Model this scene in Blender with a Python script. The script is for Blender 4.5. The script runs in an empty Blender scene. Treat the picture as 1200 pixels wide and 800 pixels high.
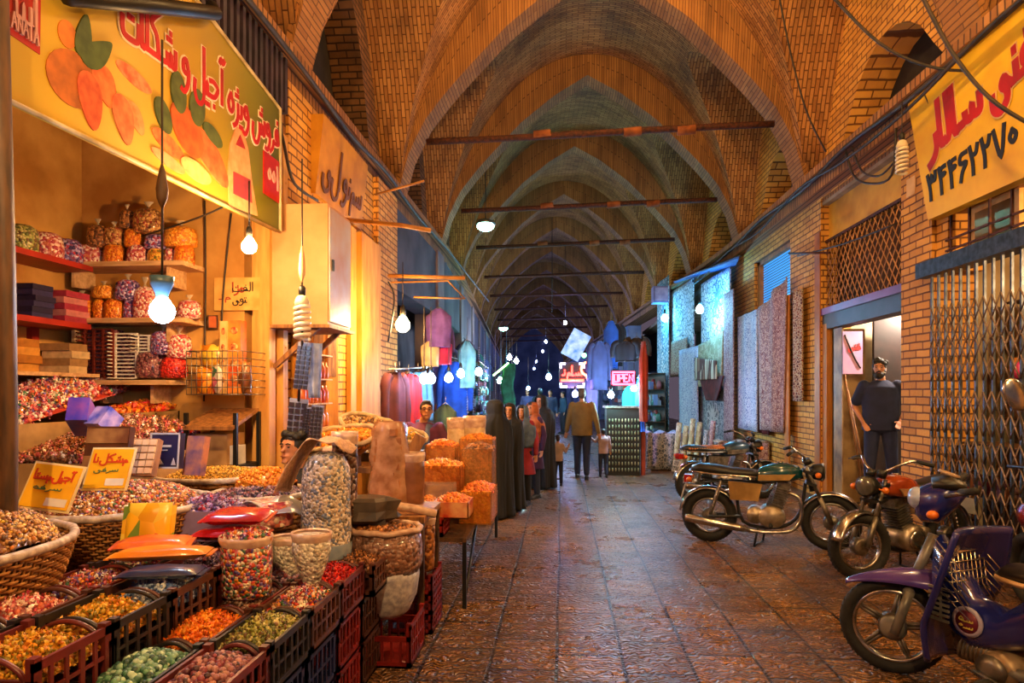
import bpy, math, random
import numpy as np
from mathutils import Vector, Matrix, Euler
random.seed(7)
PI = math.pi
SC = bpy.context.scene
COL = SC.collection
# ---------------------------------------------------------------- camera model
H = 1.62; F = 750.0; VX, HY = 657.0, 460.0
TH = math.atan((VX - 600) / F); CT, ST = math.cos(TH), math.sin(TH)
def P(px, py, d):
    xc = (px - 600) / F * d
    return Vector((xc * CT - d * ST, xc * ST + d * CT, H - (py - HY) / F * d))
def dX(px, X): return X / ((px - 600) / F * CT - ST)
def YX(px, X): return P(px, HY, dX(px, X)).y
def dY(px, Y): return Y / ((px - 600) / F * ST + CT)
def PX(px, py, X): return P(px, py, dX(px, X))
def PY(px, py, Y): return P(px, py, dY(px, Y))
def PZ(px, py, Z): return P(px, py, (H - Z) * F / (py - HY))
cam = bpy.data.cameras.new('camera'); camo = bpy.data.objects.new('camera', cam); COL.objects.link(camo)
camo.location = (0, 0, H); camo.rotation_euler = (PI / 2, 0, TH)
cam.sensor_width = 36; cam.lens = 36 * F / 1200; cam.shift_y = (HY - 400) / 1200; cam.clip_start = .05; cam.clip_end = 300
SC.camera = camo
# ---------------------------------------------------------------- mesh builder
def _cr(pts, n):
    pts = [Vector(p) for p in pts]
    if len(pts) < 3: return pts
    out = []
    for i in range(len(pts) - 1):
        p0 = pts[max(i - 1, 0)]; p1 = pts[i]; p2 = pts[i + 1]; p3 = pts[min(i + 2, len(pts) - 1)]
        for k in range(n):
            t = k / n
            out.append(.5 * ((2 * p1) + (p2 - p0) * t + (2 * p0 - 5 * p1 + 4 * p2 - p3) * t * t + (3 * p1 - p0 - 3 * p2 + p3) * t ** 3))
    out.append(pts[-1]); return out
class MB:
    def __init__(s): s.v = []; s.f = []; s.s = []; s.c = []; s.cur = None
    def add(s, vs, fs, smooth=False):
        b = len(s.v); s.v += [tuple(p) for p in vs]; s.f += [tuple(b + i for i in f) for f in fs]; s.s += [smooth] * len(fs)
        if s.cur is not None: s.c += [s.cur] * len(vs)
        return s
    def box(s, a, b, M=None):
        (x0, y0, z0), (x1, y1, z1) = a, b
        vs = [Vector(p) for p in ((x0,y0,z0),(x1,y0,z0),(x1,y1,z0),(x0,y1,z0),(x0,y0,z1),(x1,y0,z1),(x1,y1,z1),(x0,y1,z1))]
        if M is not None: vs = [M @ p for p in vs]
        return s.add(vs, [(0,3,2,1),(4,5,6,7),(0,1,5,4),(1,2,6,5),(2,3,7,6),(3,0,4,7)])
    def cbox(s, c, d, rot=(0, 0, 0)):
        M = Matrix.Translation(Vector(c)) @ Euler(rot).to_matrix().to_4x4()
        return s.box((-d[0]/2, -d[1]/2, -d[2]/2), (d[0]/2, d[1]/2, d[2]/2), M)
    def hexa(s, vs): return s.add(vs, [(0,3,2,1),(4,5,6,7),(0,1,5,4),(1,2,6,5),(2,3,7,6),(3,0,4,7)])
    def tube(s, pts, r, n=8, smooth=0, closed=False, cap=True):
        if smooth: pts = _cr(pts, smooth)
        pts = [Vector(p) for p in pts]; m = len(pts)
        rr = r if isinstance(r, (list, tuple)) else [r] * m
        if len(rr) != m: rr = [rr[0] + (rr[-1] - rr[0]) * i / (m - 1) for i in range(m)] if len(rr) == 2 else [rr[min(int(i / (m - 1) * (len(rr) - 1) + .5), len(rr) - 1)] for i in range(m)]
        vs = []; up = None
        for i in range(m):
            if closed: t = pts[(i + 1) % m] - pts[i - 1]
            else: t = pts[min(i + 1, m - 1)] - pts[max(i - 1, 0)]
            if t.length < 1e-9: t = Vector((0, 0, 1))
            t.normalize()
            if up is None: up = Vector((0, 0, 1)) if abs(t.z) < .9 else Vector((1, 0, 0))
            a = t.cross(up)
            if a.length < 1e-6: a = t.cross(Vector((0, 1, 0)))
            a.normalize(); b = a.cross(t); up = b
            for k in range(n):
                an = 2 * PI * k / n; vs.append(pts[i] + (a * math.cos(an) + b * math.sin(an)) * rr[i])
        fs = []
        for i in range(m if closed else m - 1):
            j = (i + 1) % m
            for k in range(n): fs.append((i*n+k, i*n+(k+1) % n, j*n+(k+1) % n, j*n+k))
        if cap and not closed: fs += [tuple(range(n))[::-1], tuple((m-1)*n + k for k in range(n))]
        return s.add(vs, fs, True)
    def cone(s, p0, p1, r0, r1, n=16): return s.tube([p0, p1], [r0, r1], n)
    def lathe(s, prof, c=(0, 0, 0), n=24, sx=1, sy=1, M=None, jit=0, cap=True, rnd=None):
        c = Vector(c); vs = []; R = rnd or random
        for (r, z) in prof:
            for k in range(n):
                a = 2 * PI * k / n; q = r * (1 + (R.uniform(-jit, jit) if jit else 0))
                p = Vector((q * sx * math.cos(a), q * sy * math.sin(a), z))
                vs.append((M @ p if M is not None else p) + c)
        fs = []
        for i in range(len(prof) - 1):
            for k in range(n): fs.append((i*n+k, i*n+(k+1) % n, (i+1)*n+(k+1) % n, (i+1)*n+k))
        if cap: fs += [tuple(range(n))[::-1], tuple((len(prof)-1)*n + k for k in range(n))]
        return s.add(vs, fs, True)
    def ell(s, c, r, rot=(0, 0, 0), n=12, m=8):
        M = Euler(rot).to_matrix() if not isinstance(rot, Matrix) else rot
        if not isinstance(r, (tuple, list)): r = (r, r, r)
        c = Vector(c); vs = [c + M @ Vector((0, 0, -r[2]))]; fs = []
        for i in range(1, m):
            ph = -PI/2 + PI * i / m
            for k in range(n):
                a = 2 * PI * k / n; vs.append(c + M @ Vector((r[0]*math.cos(ph)*math.cos(a), r[1]*math.cos(ph)*math.sin(a), r[2]*math.sin(ph))))
        vs.append(c + M @ Vector((0, 0, r[2]))); L = len(vs) - 1
        for k in range(n):
            fs.append((0, 1 + (k+1) % n, 1 + k)); fs.append((L, L - n + k, L - n + (k+1) % n))
        for i in range(m - 2):
            for k in range(n): fs.append((1+i*n+k, 1+i*n+(k+1) % n, 1+(i+1)*n+(k+1) % n, 1+(i+1)*n+k))
        return s.add(vs, fs, True)
    def caps(s, p0, p1, r0, r1, n=12):
        p0, p1 = Vector(p0), Vector(p1)
        s.tube([p0, p1], [r0, r1], n); s.ell(p0, r0, n=n); s.ell(p1, r1, n=n); return s
    def grid(s, fn, nu, nv, smooth=True):
        vs = [fn(i / nu, j / nv) for j in range(nv + 1) for i in range(nu + 1)]; w = nu + 1
        fs = [(j*w+i, j*w+i+1, (j+1)*w+i+1, (j+1)*w+i) for j in range(nv) for i in range(nu)]
        return s.add(vs, fs, smooth)
    def sheet(s, fn, nu, nv, t, smooth=True):
        # a sheet with thickness t: fn gives points, offset along normals
        w = nu + 1; A = [Vector(fn(i / nu, j / nv)) for j in range(nv + 1) for i in range(nu + 1)]; Bk = []
        for j in range(nv + 1):
            for i in range(nu + 1):
                du = A[j*w+min(i+1, nu)] - A[j*w+max(i-1, 0)]; dv = A[min(j+1, nv)*w+i] - A[max(j-1, 0)*w+i]
                nn = du.cross(dv)
                if nn.length > 1e-9: nn.normalize()
                Bk.append(A[j*w+i] - nn * t)
        N = len(A); fs = []
        for j in range(nv):
            for i in range(nu):
                q = (j*w+i, j*w+i+1, (j+1)*w+i+1, (j+1)*w+i); fs.append(q); fs.append(tuple(N + x for x in q[::-1]))
        for i in range(nu): fs.append((i+1, i, N+i, N+i+1)); fs.append((nv*w+i, nv*w+i+1, N+nv*w+i+1, N+nv*w+i))
        for j in range(nv): fs.append((j*w, (j+1)*w, N+(j+1)*w, N+j*w)); fs.append(((j+1)*w+nu, j*w+nu, N+j*w+nu, N+(j+1)*w+nu))
        return s.add(A + Bk, fs, smooth)
    def prism(s, pts, O, U, V, t, smooth=False):
        # polygon pts (2D) in plane O + x*U + y*V, thickness t along U x V
        O, U, V = Vector(O), Vector(U), Vector(V); N = U.cross(V).normalized() * t; n = len(pts)
        a = [O + U * x + V * y for x, y in pts]; b = [p + N for p in a]
        fs = [tuple(range(n))[::-1], tuple(range(n, 2*n))] + [(i, (i+1) % n, n+(i+1) % n, n+i) for i in range(n)]
        return s.add(a + b, fs, smooth)
    def ribbon(s, pts, w, O, U, V, t, sm=5):
        # a pen stroke lying in plane (O,U,V), thickness t
        q = [Vector((x, y, 0)) for x, y in pts]
        q = _cr(q, sm) if len(q) > 2 else q
        O, U, V = Vector(O), Vector(U), Vector(V); N = U.cross(V).normalized()
        L = []; R_ = []
        for i, p in enumerate(q):
            d = q[min(i+1, len(q)-1)] - q[max(i-1, 0)]
            if d.length < 1e-9: d = Vector((1, 0, 0))
            d.normalize(); e = Vector((-d.y, d.x, 0)) * w / 2
            ext = -d * w * .35 if i == 0 else (d * w * .35 if i == len(q)-1 else Vector())
            L.append(p + e + ext); R_.append(p - e + ext)
        m = len(q); W = lambda p, h: O + U * p.x + V * p.y + N * h
        vs = [W(p, t + i * 6e-5) for i, p in enumerate(L)] + [W(p, t + i * 6e-5) for i, p in enumerate(R_)] + [W(p, 0) for p in L] + [W(p, 0) for p in R_]
        fs = []
        for i in range(m - 1):
            fs += [(m+i, m+i+1, i+1, i), (i, i+1, 2*m+i+1, 2*m+i), (m+i+1, m+i, 3*m+i, 3*m+i+1)]
        fs += [(0, 2*m, 3*m, m), (m-1, 2*m-1, 4*m-1, 3*m-1)]
        return s.add(vs, fs)
    def build(s, name, mat, parent=None, base=None, world=True, sharp=None):
        if not s.v: s.box((0,0,0), (.01,.01,.01))
        V = np.array([tuple(p) for p in s.v], dtype=np.float64)
        if parent is not None and world: o0 = np.array(parent['_w']) if '_w' in parent else np.array(tuple(parent.location))
        elif parent is not None: o0 = np.zeros(3)
        elif base is not None: o0 = np.array(tuple(base))
        else: o0 = np.array([(V[:,0].min()+V[:,0].max())/2, (V[:,1].min()+V[:,1].max())/2, V[:,2].min()])
        me = bpy.data.meshes.new(name); me.from_pydata((V - o0).tolist(), [], s.f)
        me.polygons.foreach_set('use_smooth', s.s)
        if s.c:
            at = me.color_attributes.new('tint', 'FLOAT_COLOR', 'POINT')
            at.data.foreach_set('color', np.array([(*c, 1) for c in s.c], dtype=np.float32).ravel())
        me.materials.append(mat); me.update()
        o = bpy.data.objects.new(name, me); COL.objects.link(o)
        if parent is not None: o.parent = parent; o['_w'] = [float(x) for x in o0]
        else: o.location = tuple(o0); o['_w'] = [float(x) for x in o0]
        return o
def tag(o, label, cat, group=None, kind=None):
    o['label'] = label; o['category'] = cat
    if group: o['group'] = group
    if kind: o['kind'] = kind
    return o
def thing(name, label, cat, loc=(0,0,0), rz=0, group=None):
    o = bpy.data.objects.new(name, None); COL.objects.link(o); o.location = tuple(loc); o.rotation_euler = (0, 0, rz); o.empty_display_size = .05
    o['_w'] = [float(x) for x in (loc if rz == 0 else (0, 0, 0))]
    return tag(o, label, cat, group)
def struct(name, b, m):
    o = b.build(name, m); o['kind'] = 'structure'; return o
def dup(root, loc, rz=None, label=None, group=None):
    def cp(o, par):
        c = o.copy(); COL.objects.link(c)
        if par is not None: c.parent = par
        for ch in list(o.children): cp(ch, c)
        return c
    r = cp(root, None); r.location = tuple(loc)
    if rz is not None: r.rotation_euler = (0, 0, rz)
    if label: r['label'] = label
    if group: r['group'] = group
    return r
def MT(loc, rz=0, rx=0, ry=0, s=1): return Matrix.Translation(Vector(loc)) @ Euler((rx, ry, rz)).to_matrix().to_4x4() @ Matrix.Scale(s, 4)
def xf(b, M):
    b.v = [tuple(M @ Vector(p)) for p in b.v]; return b
# ---------------------------------------------------------------- materials
def lin(h):
    h = h.lstrip('#'); r = [int(h[i:i+2], 16) / 255 for i in (0, 2, 4)]
    return tuple(c / 12.92 if c <= .04045 else ((c + .055) / 1.055) ** 2.4 for c in r)
MATS = {}
class NT:
    def __init__(s, name):
        s.m = bpy.data.materials.new(name); s.m.use_nodes = True; s.t = s.m.node_tree; s.n = s.t.nodes; s.l = s.t.links
        s.b = s.n['Principled BSDF']
    def node(s, ty, **k):
        x = s.n.new(ty)
        for a, v in k.items():
            if a.startswith('i_'): x.inputs[a[2:].replace('_', ' ')].default_value = v
            else: setattr(x, a, v)
        return x
    def link(s, a, b): s.l.new(a, b)
def mixc(n, fac, a, b):
    x = n.node('ShaderNodeMix', data_type='RGBA'); n.link(fac, x.inputs[0]) if not isinstance(fac, float) else None
    if isinstance(fac, float): x.inputs[0].default_value = fac
    for k, c in ((6, a), (7, b)):
        if isinstance(c, tuple): x.inputs[k].default_value = (*c, 1)
        else: n.link(c, x.inputs[k])
    return x.outputs[2]
def mat(name, c1, c2=None, rough=.6, metal=0, scale=6, bump=.15, emit=0, coat=0, alpha=1, trans=0, spec=.5, stretch=None, detail=4):
    if name in MATS: return MATS[name]
    n = NT(name); c1 = lin(c1); c2 = lin(c2) if c2 else tuple(x * .7 for x in c1)
    tc = n.node('ShaderNodeTexCoord'); src = tc.outputs['Object']
    if stretch: mp = n.node('ShaderNodeMapping'); mp.inputs['Scale'].default_value = stretch; n.link(src, mp.inputs[0]); src = mp.outputs[0]
    no = n.node('ShaderNodeTexNoise', i_Scale=scale, i_Detail=detail); n.link(src, no.inputs['Vector'])
    rp = n.node('ShaderNodeMapRange', i_From_Min=.35, i_From_Max=.65); n.link(no.outputs[0], rp.inputs[0])
    col = mixc(n, rp.outputs[0], c1, c2); n.link(col, n.b.inputs['Base Color'])
    n.b.inputs['Roughness'].default_value = rough; n.b.inputs['Metallic'].default_value = metal
    n.b.inputs['Coat Weight'].default_value = coat; n.b.inputs['Alpha'].default_value = alpha
    n.b.inputs['Transmission Weight'].default_value = trans; n.b.inputs['Specular IOR Level'].default_value = spec
    if bump: bp = n.node('ShaderNodeBump', i_Strength=bump, i_Distance=.01); n.link(no.outputs[0], bp.inputs['Height']); n.link(bp.outputs[0], n.b.inputs['Normal'])
    if emit: n.link(col, n.b.inputs['Emission Color']); n.b.inputs['Emission Strength'].default_value = emit
    MATS[name] = n.m; return n.m
def glow(name, c, strength):
    if name in MATS: return MATS[name]
    n = NT(name); n.b.inputs['Base Color'].default_value = (*lin(c), 1); n.b.inputs['Emission Color'].default_value = (*lin(c), 1); n.b.inputs['Emission Strength'].default_value = strength
    MATS[name] = n.m; return n.m
def tintmat(name, rough=.5, coat=0, bump=.2, sat=1):
    if name in MATS: return MATS[name]
    n = NT(name); a = n.node('ShaderNodeVertexColor', layer_name='tint'); n.link(a.outputs[0], n.b.inputs['Base Color'])
    n.b.inputs['Roughness'].default_value = rough; n.b.inputs['Coat Weight'].default_value = coat
    MATS[name] = n.m; return n.m
def ramp(n, fac, cols, interp='CONSTANT'):
    r = n.node('ShaderNodeValToRGB'); r.color_ramp.interpolation = interp; e = r.color_ramp.elements
    while len(e) < len(cols): e.new(.5)
    for i, c in enumerate(cols): e[i].position = i / (len(cols) if interp == 'CONSTANT' else max(len(cols)-1, 1)); e[i].color = (*lin(c), 1)
    n.link(fac, r.inputs[0]); return r.outputs[0]
def nuts(name, cols, scale=30, rough=.45, coat=.4, bump=.9):
    # bits of candy or nuts behind clear plastic: voronoi cells, each with its own colour
    if name in MATS: return MATS[name]
    n = NT(name); tc = n.node('ShaderNodeTexCoord')
    v = n.node('ShaderNodeTexVoronoi', i_Scale=scale); n.link(tc.outputs['Object'], v.inputs['Vector'])
    sp = n.node('ShaderNodeSeparateColor'); n.link(v.outputs['Color'], sp.inputs[0])
    col = ramp(n, sp.outputs[0], cols)
    n.link(col, n.b.inputs['Base Color'])
    bp = n.node('ShaderNodeBump', i_Strength=bump, i_Distance=.012, invert=True); n.link(v.outputs['Distance'], bp.inputs['Height']); n.link(bp.outputs[0], n.b.inputs['Normal'])
    n.b.inputs['Roughness'].default_value = rough; n.b.inputs['Coat Weight'].default_value = coat; n.b.inputs['Coat Roughness'].default_value = .15
    MATS[name] = n.m; return n.m
def brick(name, c1, c2, mo, bw, rh, ms=.01, mode='box', rough=.8, bump=.6, dirt=.5, dirtc='3a2412', squash=1):
    if name in MATS: return MATS[name]
    n = NT(name)
    if mode == 'uv':
        src = n.node('ShaderNodeUVMap').outputs[0]
    else:
        g = n.node('ShaderNodeNewGeometry'); sp = n.node('ShaderNodeSeparateXYZ'); n.link(g.outputs['Position'], sp.inputs[0])
        sn = n.node('ShaderNodeSeparateXYZ'); n.link(g.outputs['True Normal'], sn.inputs[0])
        ab = n.node('ShaderNodeMath', operation='ABSOLUTE'); n.link(sn.outputs[0], ab.inputs[0])
        gt = n.node('ShaderNodeMath', operation='GREATER_THAN'); n.link(ab.outputs[0], gt.inputs[0]); gt.inputs[1].default_value = .6
        mx = n.node('ShaderNodeMix', data_type='FLOAT'); n.link(gt.outputs[0], mx.inputs[0]); n.link(sp.outputs[0], mx.inputs[2]); n.link(sp.outputs[1], mx.inputs[3])
        cb = n.node('ShaderNodeCombineXYZ'); n.link(mx.outputs[0], cb.inputs[0]); n.link(sp.outputs[2], cb.inputs[1]); src = cb.outputs[0]
    nz = n.node('ShaderNodeTexNoise', i_Scale=3.0, i_Detail=3); n.link(src, nz.inputs['Vector'])
    wv = n.node('ShaderNodeVectorMath', operation='MULTIPLY_ADD'); n.link(nz.outputs[1], wv.inputs[0]); wv.inputs[1].default_value = (.025, .025, 0); n.link(src, wv.inputs[2])
    br = n.node('ShaderNodeTexBrick', squash=squash); n.link(wv.outputs[0], br.inputs['Vector'])
    for k, v in (('Color1', (*lin(c1), 1)), ('Color2', (*lin(c2), 1)), ('Mortar', (*lin(mo), 1)), ('Scale', 1), ('Mortar Size', ms), ('Mortar Smooth', .3), ('Brick Width', bw), ('Row Height', rh), ('Bias', 0)): br.inputs[k].default_value = v
    n2 = n.node('ShaderNodeTexNoise', i_Scale=1.1, i_Detail=6, i_Roughness=.65); n.link(src, n2.inputs['Vector'])
    rp = n.node('ShaderNodeMapRange', i_From_Min=.45, i_From_Max=.72, i_To_Max=dirt); n.link(n2.outputs[0], rp.inputs[0])
    col = mixc(n, rp.outputs[0], br.outputs[0], lin(dirtc)); n.link(col, n.b.inputs['Base Color'])
    n.b.inputs['Roughness'].default_value = rough
    n3 = n.node('ShaderNodeTexNoise', i_Scale=30, i_Detail=2); n.link(src, n3.inputs['Vector'])
    ad = n.node('ShaderNodeMath', operation='MULTIPLY_ADD'); n.link(n3.outputs[0], ad.inputs[0]); ad.inputs[1].default_value = .35
    iv = n.node('ShaderNodeMath', operation='SUBTRACT'); iv.inputs[0].default_value = 1; n.link(br.outputs['Fac'], iv.inputs[1]); n.link(iv.outputs[0], ad.inputs[2])
    bp = n.node('ShaderNodeBump', i_Strength=bump, i_Distance=.02); n.link(ad.outputs[0], bp.inputs['Height']); n.link(bp.outputs[0], n.b.inputs['Normal'])
    MATS[name] = n.m; return n.m
def pattern(name, cols, scale=8, kind='voronoi', rough=.9, stretch=(1, 1, 1), w=.12):
    # carpets and printed cloths: line work between cells on a ground colour
    if name in MATS: return MATS[name]
    n = NT(name); tc = n.node('ShaderNodeTexCoord'); mp = n.node('ShaderNodeMapping'); mp.inputs['Scale'].default_value = stretch; n.link(tc.outputs['Object'], mp.inputs[0])
    v = n.node('ShaderNodeTexVoronoi', i_Scale=scale, feature='DISTANCE_TO_EDGE'); n.link(mp.outputs[0], v.inputs['Vector'])
    v2 = n.node('ShaderNodeTexVoronoi', i_Scale=scale); n.link(mp.outputs[0], v2.inputs['Vector'])
    sp = n.node('ShaderNodeSeparateColor'); n.link(v2.outputs['Color'], sp.inputs[0])
    base = ramp(n, sp.outputs[0], cols[1:])
    lt = n.node('ShaderNodeMath', operation='LESS_THAN'); n.link(v.outputs['Distance'], lt.inputs[0]); lt.inputs[1].default_value = w
    col = mixc(n, lt.outputs[0], base, lin(cols[0])); n.link(col, n.b.inputs['Base Color']); n.b.inputs['Roughness'].default_value = rough
    bp = n.node('ShaderNodeBump', i_Strength=.4, i_Distance=.01); n.link(v.outputs['Distance'], bp.inputs['Height']); n.link(bp.outputs[0], n.b.inputs['Normal'])
    MATS[name] = n.m; return n.m
M = dict(
 rust=lambda: mat('rust', '5a2c18', '2e1710', .75, .3, 20, .4),
 iron=lambda: mat('iron', '4a5262', '2c3038', .45, .6, 15, .2),
 black=lambda: mat('black', '15140f', '0a0a0a', .45, 0, 10, .1),
 rubber=lambda: mat('rubber', '1c1a18', '0f0f0f', .8, 0, 40, .3),
 chrome=lambda: mat('chrome', 'c8c4bc', '8a8680', .22, .95, 12, .05),
 steel=lambda: mat('steel', '8c8478', '5d564c', .4, .8, 18, .15),
 wood=lambda: mat('wood', 'a8713a', '6f4520', .6, 0, 5, .25, stretch=(6, 6, 1)),
 dwood=lambda: mat('dwood', '5a3a1e', '33200f', .6, 0, 5, .25, stretch=(6, 6, 1)),
 cream=lambda: mat('cream', 'd9b27c', 'b98a52', .55, 0, 3, .1),
 white=lambda: mat('white', 'e6e0d4', 'c9c2b4', .5, 0, 6, .1),
 plaster=lambda: mat('plaster', 'cf9a4c', 'a06a26', .85, 0, 2.2, .3, detail=8),
 skin=lambda: mat('skin', 'b9805c', 'a66c4a', .5, 0, 12, .05),
 hair=lambda: mat('hair', '17110d', '0b0806', .6, 0, 60, .5),
 cable=lambda: mat('cable', '1d1814', '3a2c20', .6, 0, 8, .1),
 redpl=lambda: mat('red_plastic', '7e1a14', '5a100e', .4, 0, 8, .05),
 brownpl=lambda: mat('brown_plastic', '4a2a20', '32190f', .4, 0, 8, .05),
 bluepl=lambda: mat('blue_plastic', '1c2450', '12183a', .4, 0, 8, .05),
)
def mm(k): return M[k]()
# ---------------------------------------------------------------- piles of small pieces
CAND = dict(
 mixed=['c8402a','e08a2c','d9c7b0','7d2a3c','3f6a4a','c96a7a','8a5a2a','efe0c8','5c4a8c'],
 pink=['d98a86','e8c0b0','b8404a','f0dcc8','c86a4a','a03040'],
 brown=['8a5428','6b3a1a','b87a40','4f2a14','9c6432'],
 nuts=['b07a3c','8a5626','d0a060','6b4020','c08a4a','9c3c2c'],
 gold=['d8921e','e8b03a','b86c14','c8a030','7a6a1e'],
 orange=['e07a14','f09a24','c85a0c','d86c1a'],
 green=['3c6a50','7aa088','24483a','a8c0a8','5a8a6a'],
 plum=['5a2430','7a3440','3c1824','8c5a5c','a07068'],
 olive=['8a8a3a','a8a458','5e6430','c0b070','6a4a2a'],
 choc=['3c2014','5a3020','7a5a48','2a140c','9a8478'],
 red=['d01c14','a81410','e83a24','8c0e10'],
 bluewhite=['6a88c0','c8d4e8','3a5aa0','e8ecf4','90a8d0'],
 purple=['6a4a90','a890c0','3e2c60','c8b8d8','8a4a6c','b03048'],
 white=['d8d0c0','b8b0a4','ece4d4','a09888'],
 raisin=['c8942c','a87820','e0b040','8a6a24','b0842a'],
 dark=['5a3a5c','2e2440','8a6a80','3a2a28','a08898','6c2c34'],
 saffron=['e89020','f0a83c','d07810','c87020'],
 seed=['8c5a2a','c89a5c','6a3c1c','a8783c','4c2c18','d8b078'],
)
PAL = {k: [lin(c) for c in v] for k, v in CAND.items()}
def pile(name, label, cat, foot, top, pal, n, size, kind='nut', group=None, seed=1, mixp=None, parent=None):
    """foot(u,v)->(x,y) over unit square/disc; top(u,v)->z ; one object of loose pieces over a mound"""
    R = random.Random(seed); b = MB(); cols = PAL[pal]
    b.cur = tuple(x * .6 for x in cols[0])
    b.grid(lambda u, v: (*foot(u, v), top(u, v) - size * .35), 14, 14)
    for i in range(n):
        u, v = R.random(), R.random(); x, y = foot(u, v); z = top(u, v)
        c = R.choice(cols if mixp is None or R.random() > mixp[1] else PAL[mixp[0]]); k = R.uniform(.75, 1.2); b.cur = tuple(min(1, q * k) for q in c)
        s = size * R.uniform(.7, 1.15); M_ = Euler((R.uniform(0, 6), R.uniform(0, 6), R.uniform(0, 6))).to_matrix(); ce = Vector((x, y, z + R.uniform(-.3, .25) * size))
        if kind == 'nut': b.ell(ce, (s * .62, s * .42, s * .38), M_, 6, 4)
        elif kind == 'ball': b.ell(ce, s * .5, M_, 7, 5)
        elif kind == 'chip':
            q = [ce + M_ @ Vector(p) for p in ((-s*.6,-s*.35,0),(s*.6,-s*.3,.08*s),(s*.5,s*.4,0),(-s*.5,s*.35,.1*s),(0,0,s*.22))]
            b.add(q, [(0,1,4),(1,2,4),(2,3,4),(3,0,4),(3,2,1,0)])
        else:  # wrapped sweet: body with two twisted ends
            b.ell(ce, (s * .42, s * .3, s * .28), M_, 6, 4)
            for e in (-1, 1):
                q = [ce + M_ @ Vector(p) for p in ((e*s*.36,0,0),(e*s*.75,s*.26,.08*s),(e*s*.75,-s*.26,0),(e*s*.7,0,.2*s))]
                b.add(q, [(0,1,3),(0,3,2),(0,2,1)])
    m = tintmat('loose_goods', .42, .25)
    o = b.build(name, m, parent)
    if parent is None: tag(o, label, cat, group, 'stuff')
    return o
def sq(x0, y0, x1, y1): return lambda u, v: (x0 + (x1 - x0) * u, y0 + (y1 - y0) * v)
def disc(cx, cy, rx, ry, rz=0):
    def fn(u, v):
        a, b = 2 * u - 1, 2 * v - 1
        x, y = a * math.sqrt(1 - b * b / 2), b * math.sqrt(1 - a * a / 2)
        x *= rx; y *= ry; return (cx + x * math.cos(rz) - y * math.sin(rz), cy + x * math.sin(rz) + y * math.cos(rz))
    return fn
def dome(z, h, p=1): return lambda u, v: z + h * max(0, (1 - min(1, (2*u-1)**2)) * (1 - min(1, (2*v-1)**2))) ** p
def Rect(x0, y0, x1, y1): return [(x0, y0), (x1, y0), (x1, y1), (x0, y1)]
# ================================================================ THE BAZAAR HALL
XL, XR, XC, HW = -2.6, 4.0, .58, 3.2
ZS = 4.95
def bx(y): return -.065 * max(0, y - 15)
def bend(b): b.v = [(x + bx(y), y, z) for x, y, z in b.v]; return b
PROF = [(0, 8.5), (.72, 8.08), (1.44, 7.52), (1.95, 7.0), (2.4, 6.52), (2.8, 6.02), (3.05, 5.5), (3.2, 4.95)]
def prof(x):
    x = abs(x)
    if x >= 3.2: return 4.95
    for (a, za), (c, zc) in zip(PROF, PROF[1:]):
        if a <= x <= c:
            t = (x - a) / (c - a); return za + (zc - za) * t
def zb(x): x = abs(x) / HW; return 4.95 + 4.0 * max(0, 1 - x ** 2.1) ** .72   # web of the vault: rounder than the ribs
def zbi(z):
    t = (z - 4.95) / 4.0
    return 0 if t >= 1 else HW * (1 - t ** (1 / .72)) ** (1 / 2.1)
M_vault = brick('vault_brick', 'c08848', '9a642e', '643c1c', .23, .062, .008, 'uv', .85, 1.0, .75, '3a2010')
M_rib = brick('rib_brick', 'a8743c', '8c5c2c', '5c3a1c', .5, .06, .007, 'uv', .85, .5, .5, '2e1a0e')
M_wall = brick('wall_brick', 'e0a446', 'c48634', '6e4218', .27, .088, .011, 'box', .8, .7, .3, '5a3416')
M_corn = brick('cornice_brick', 'b07a42', '8c5a2e', '4a2c16', .09, .3, .012, 'box', .85, .6, .5, '2e1a0e')
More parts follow.
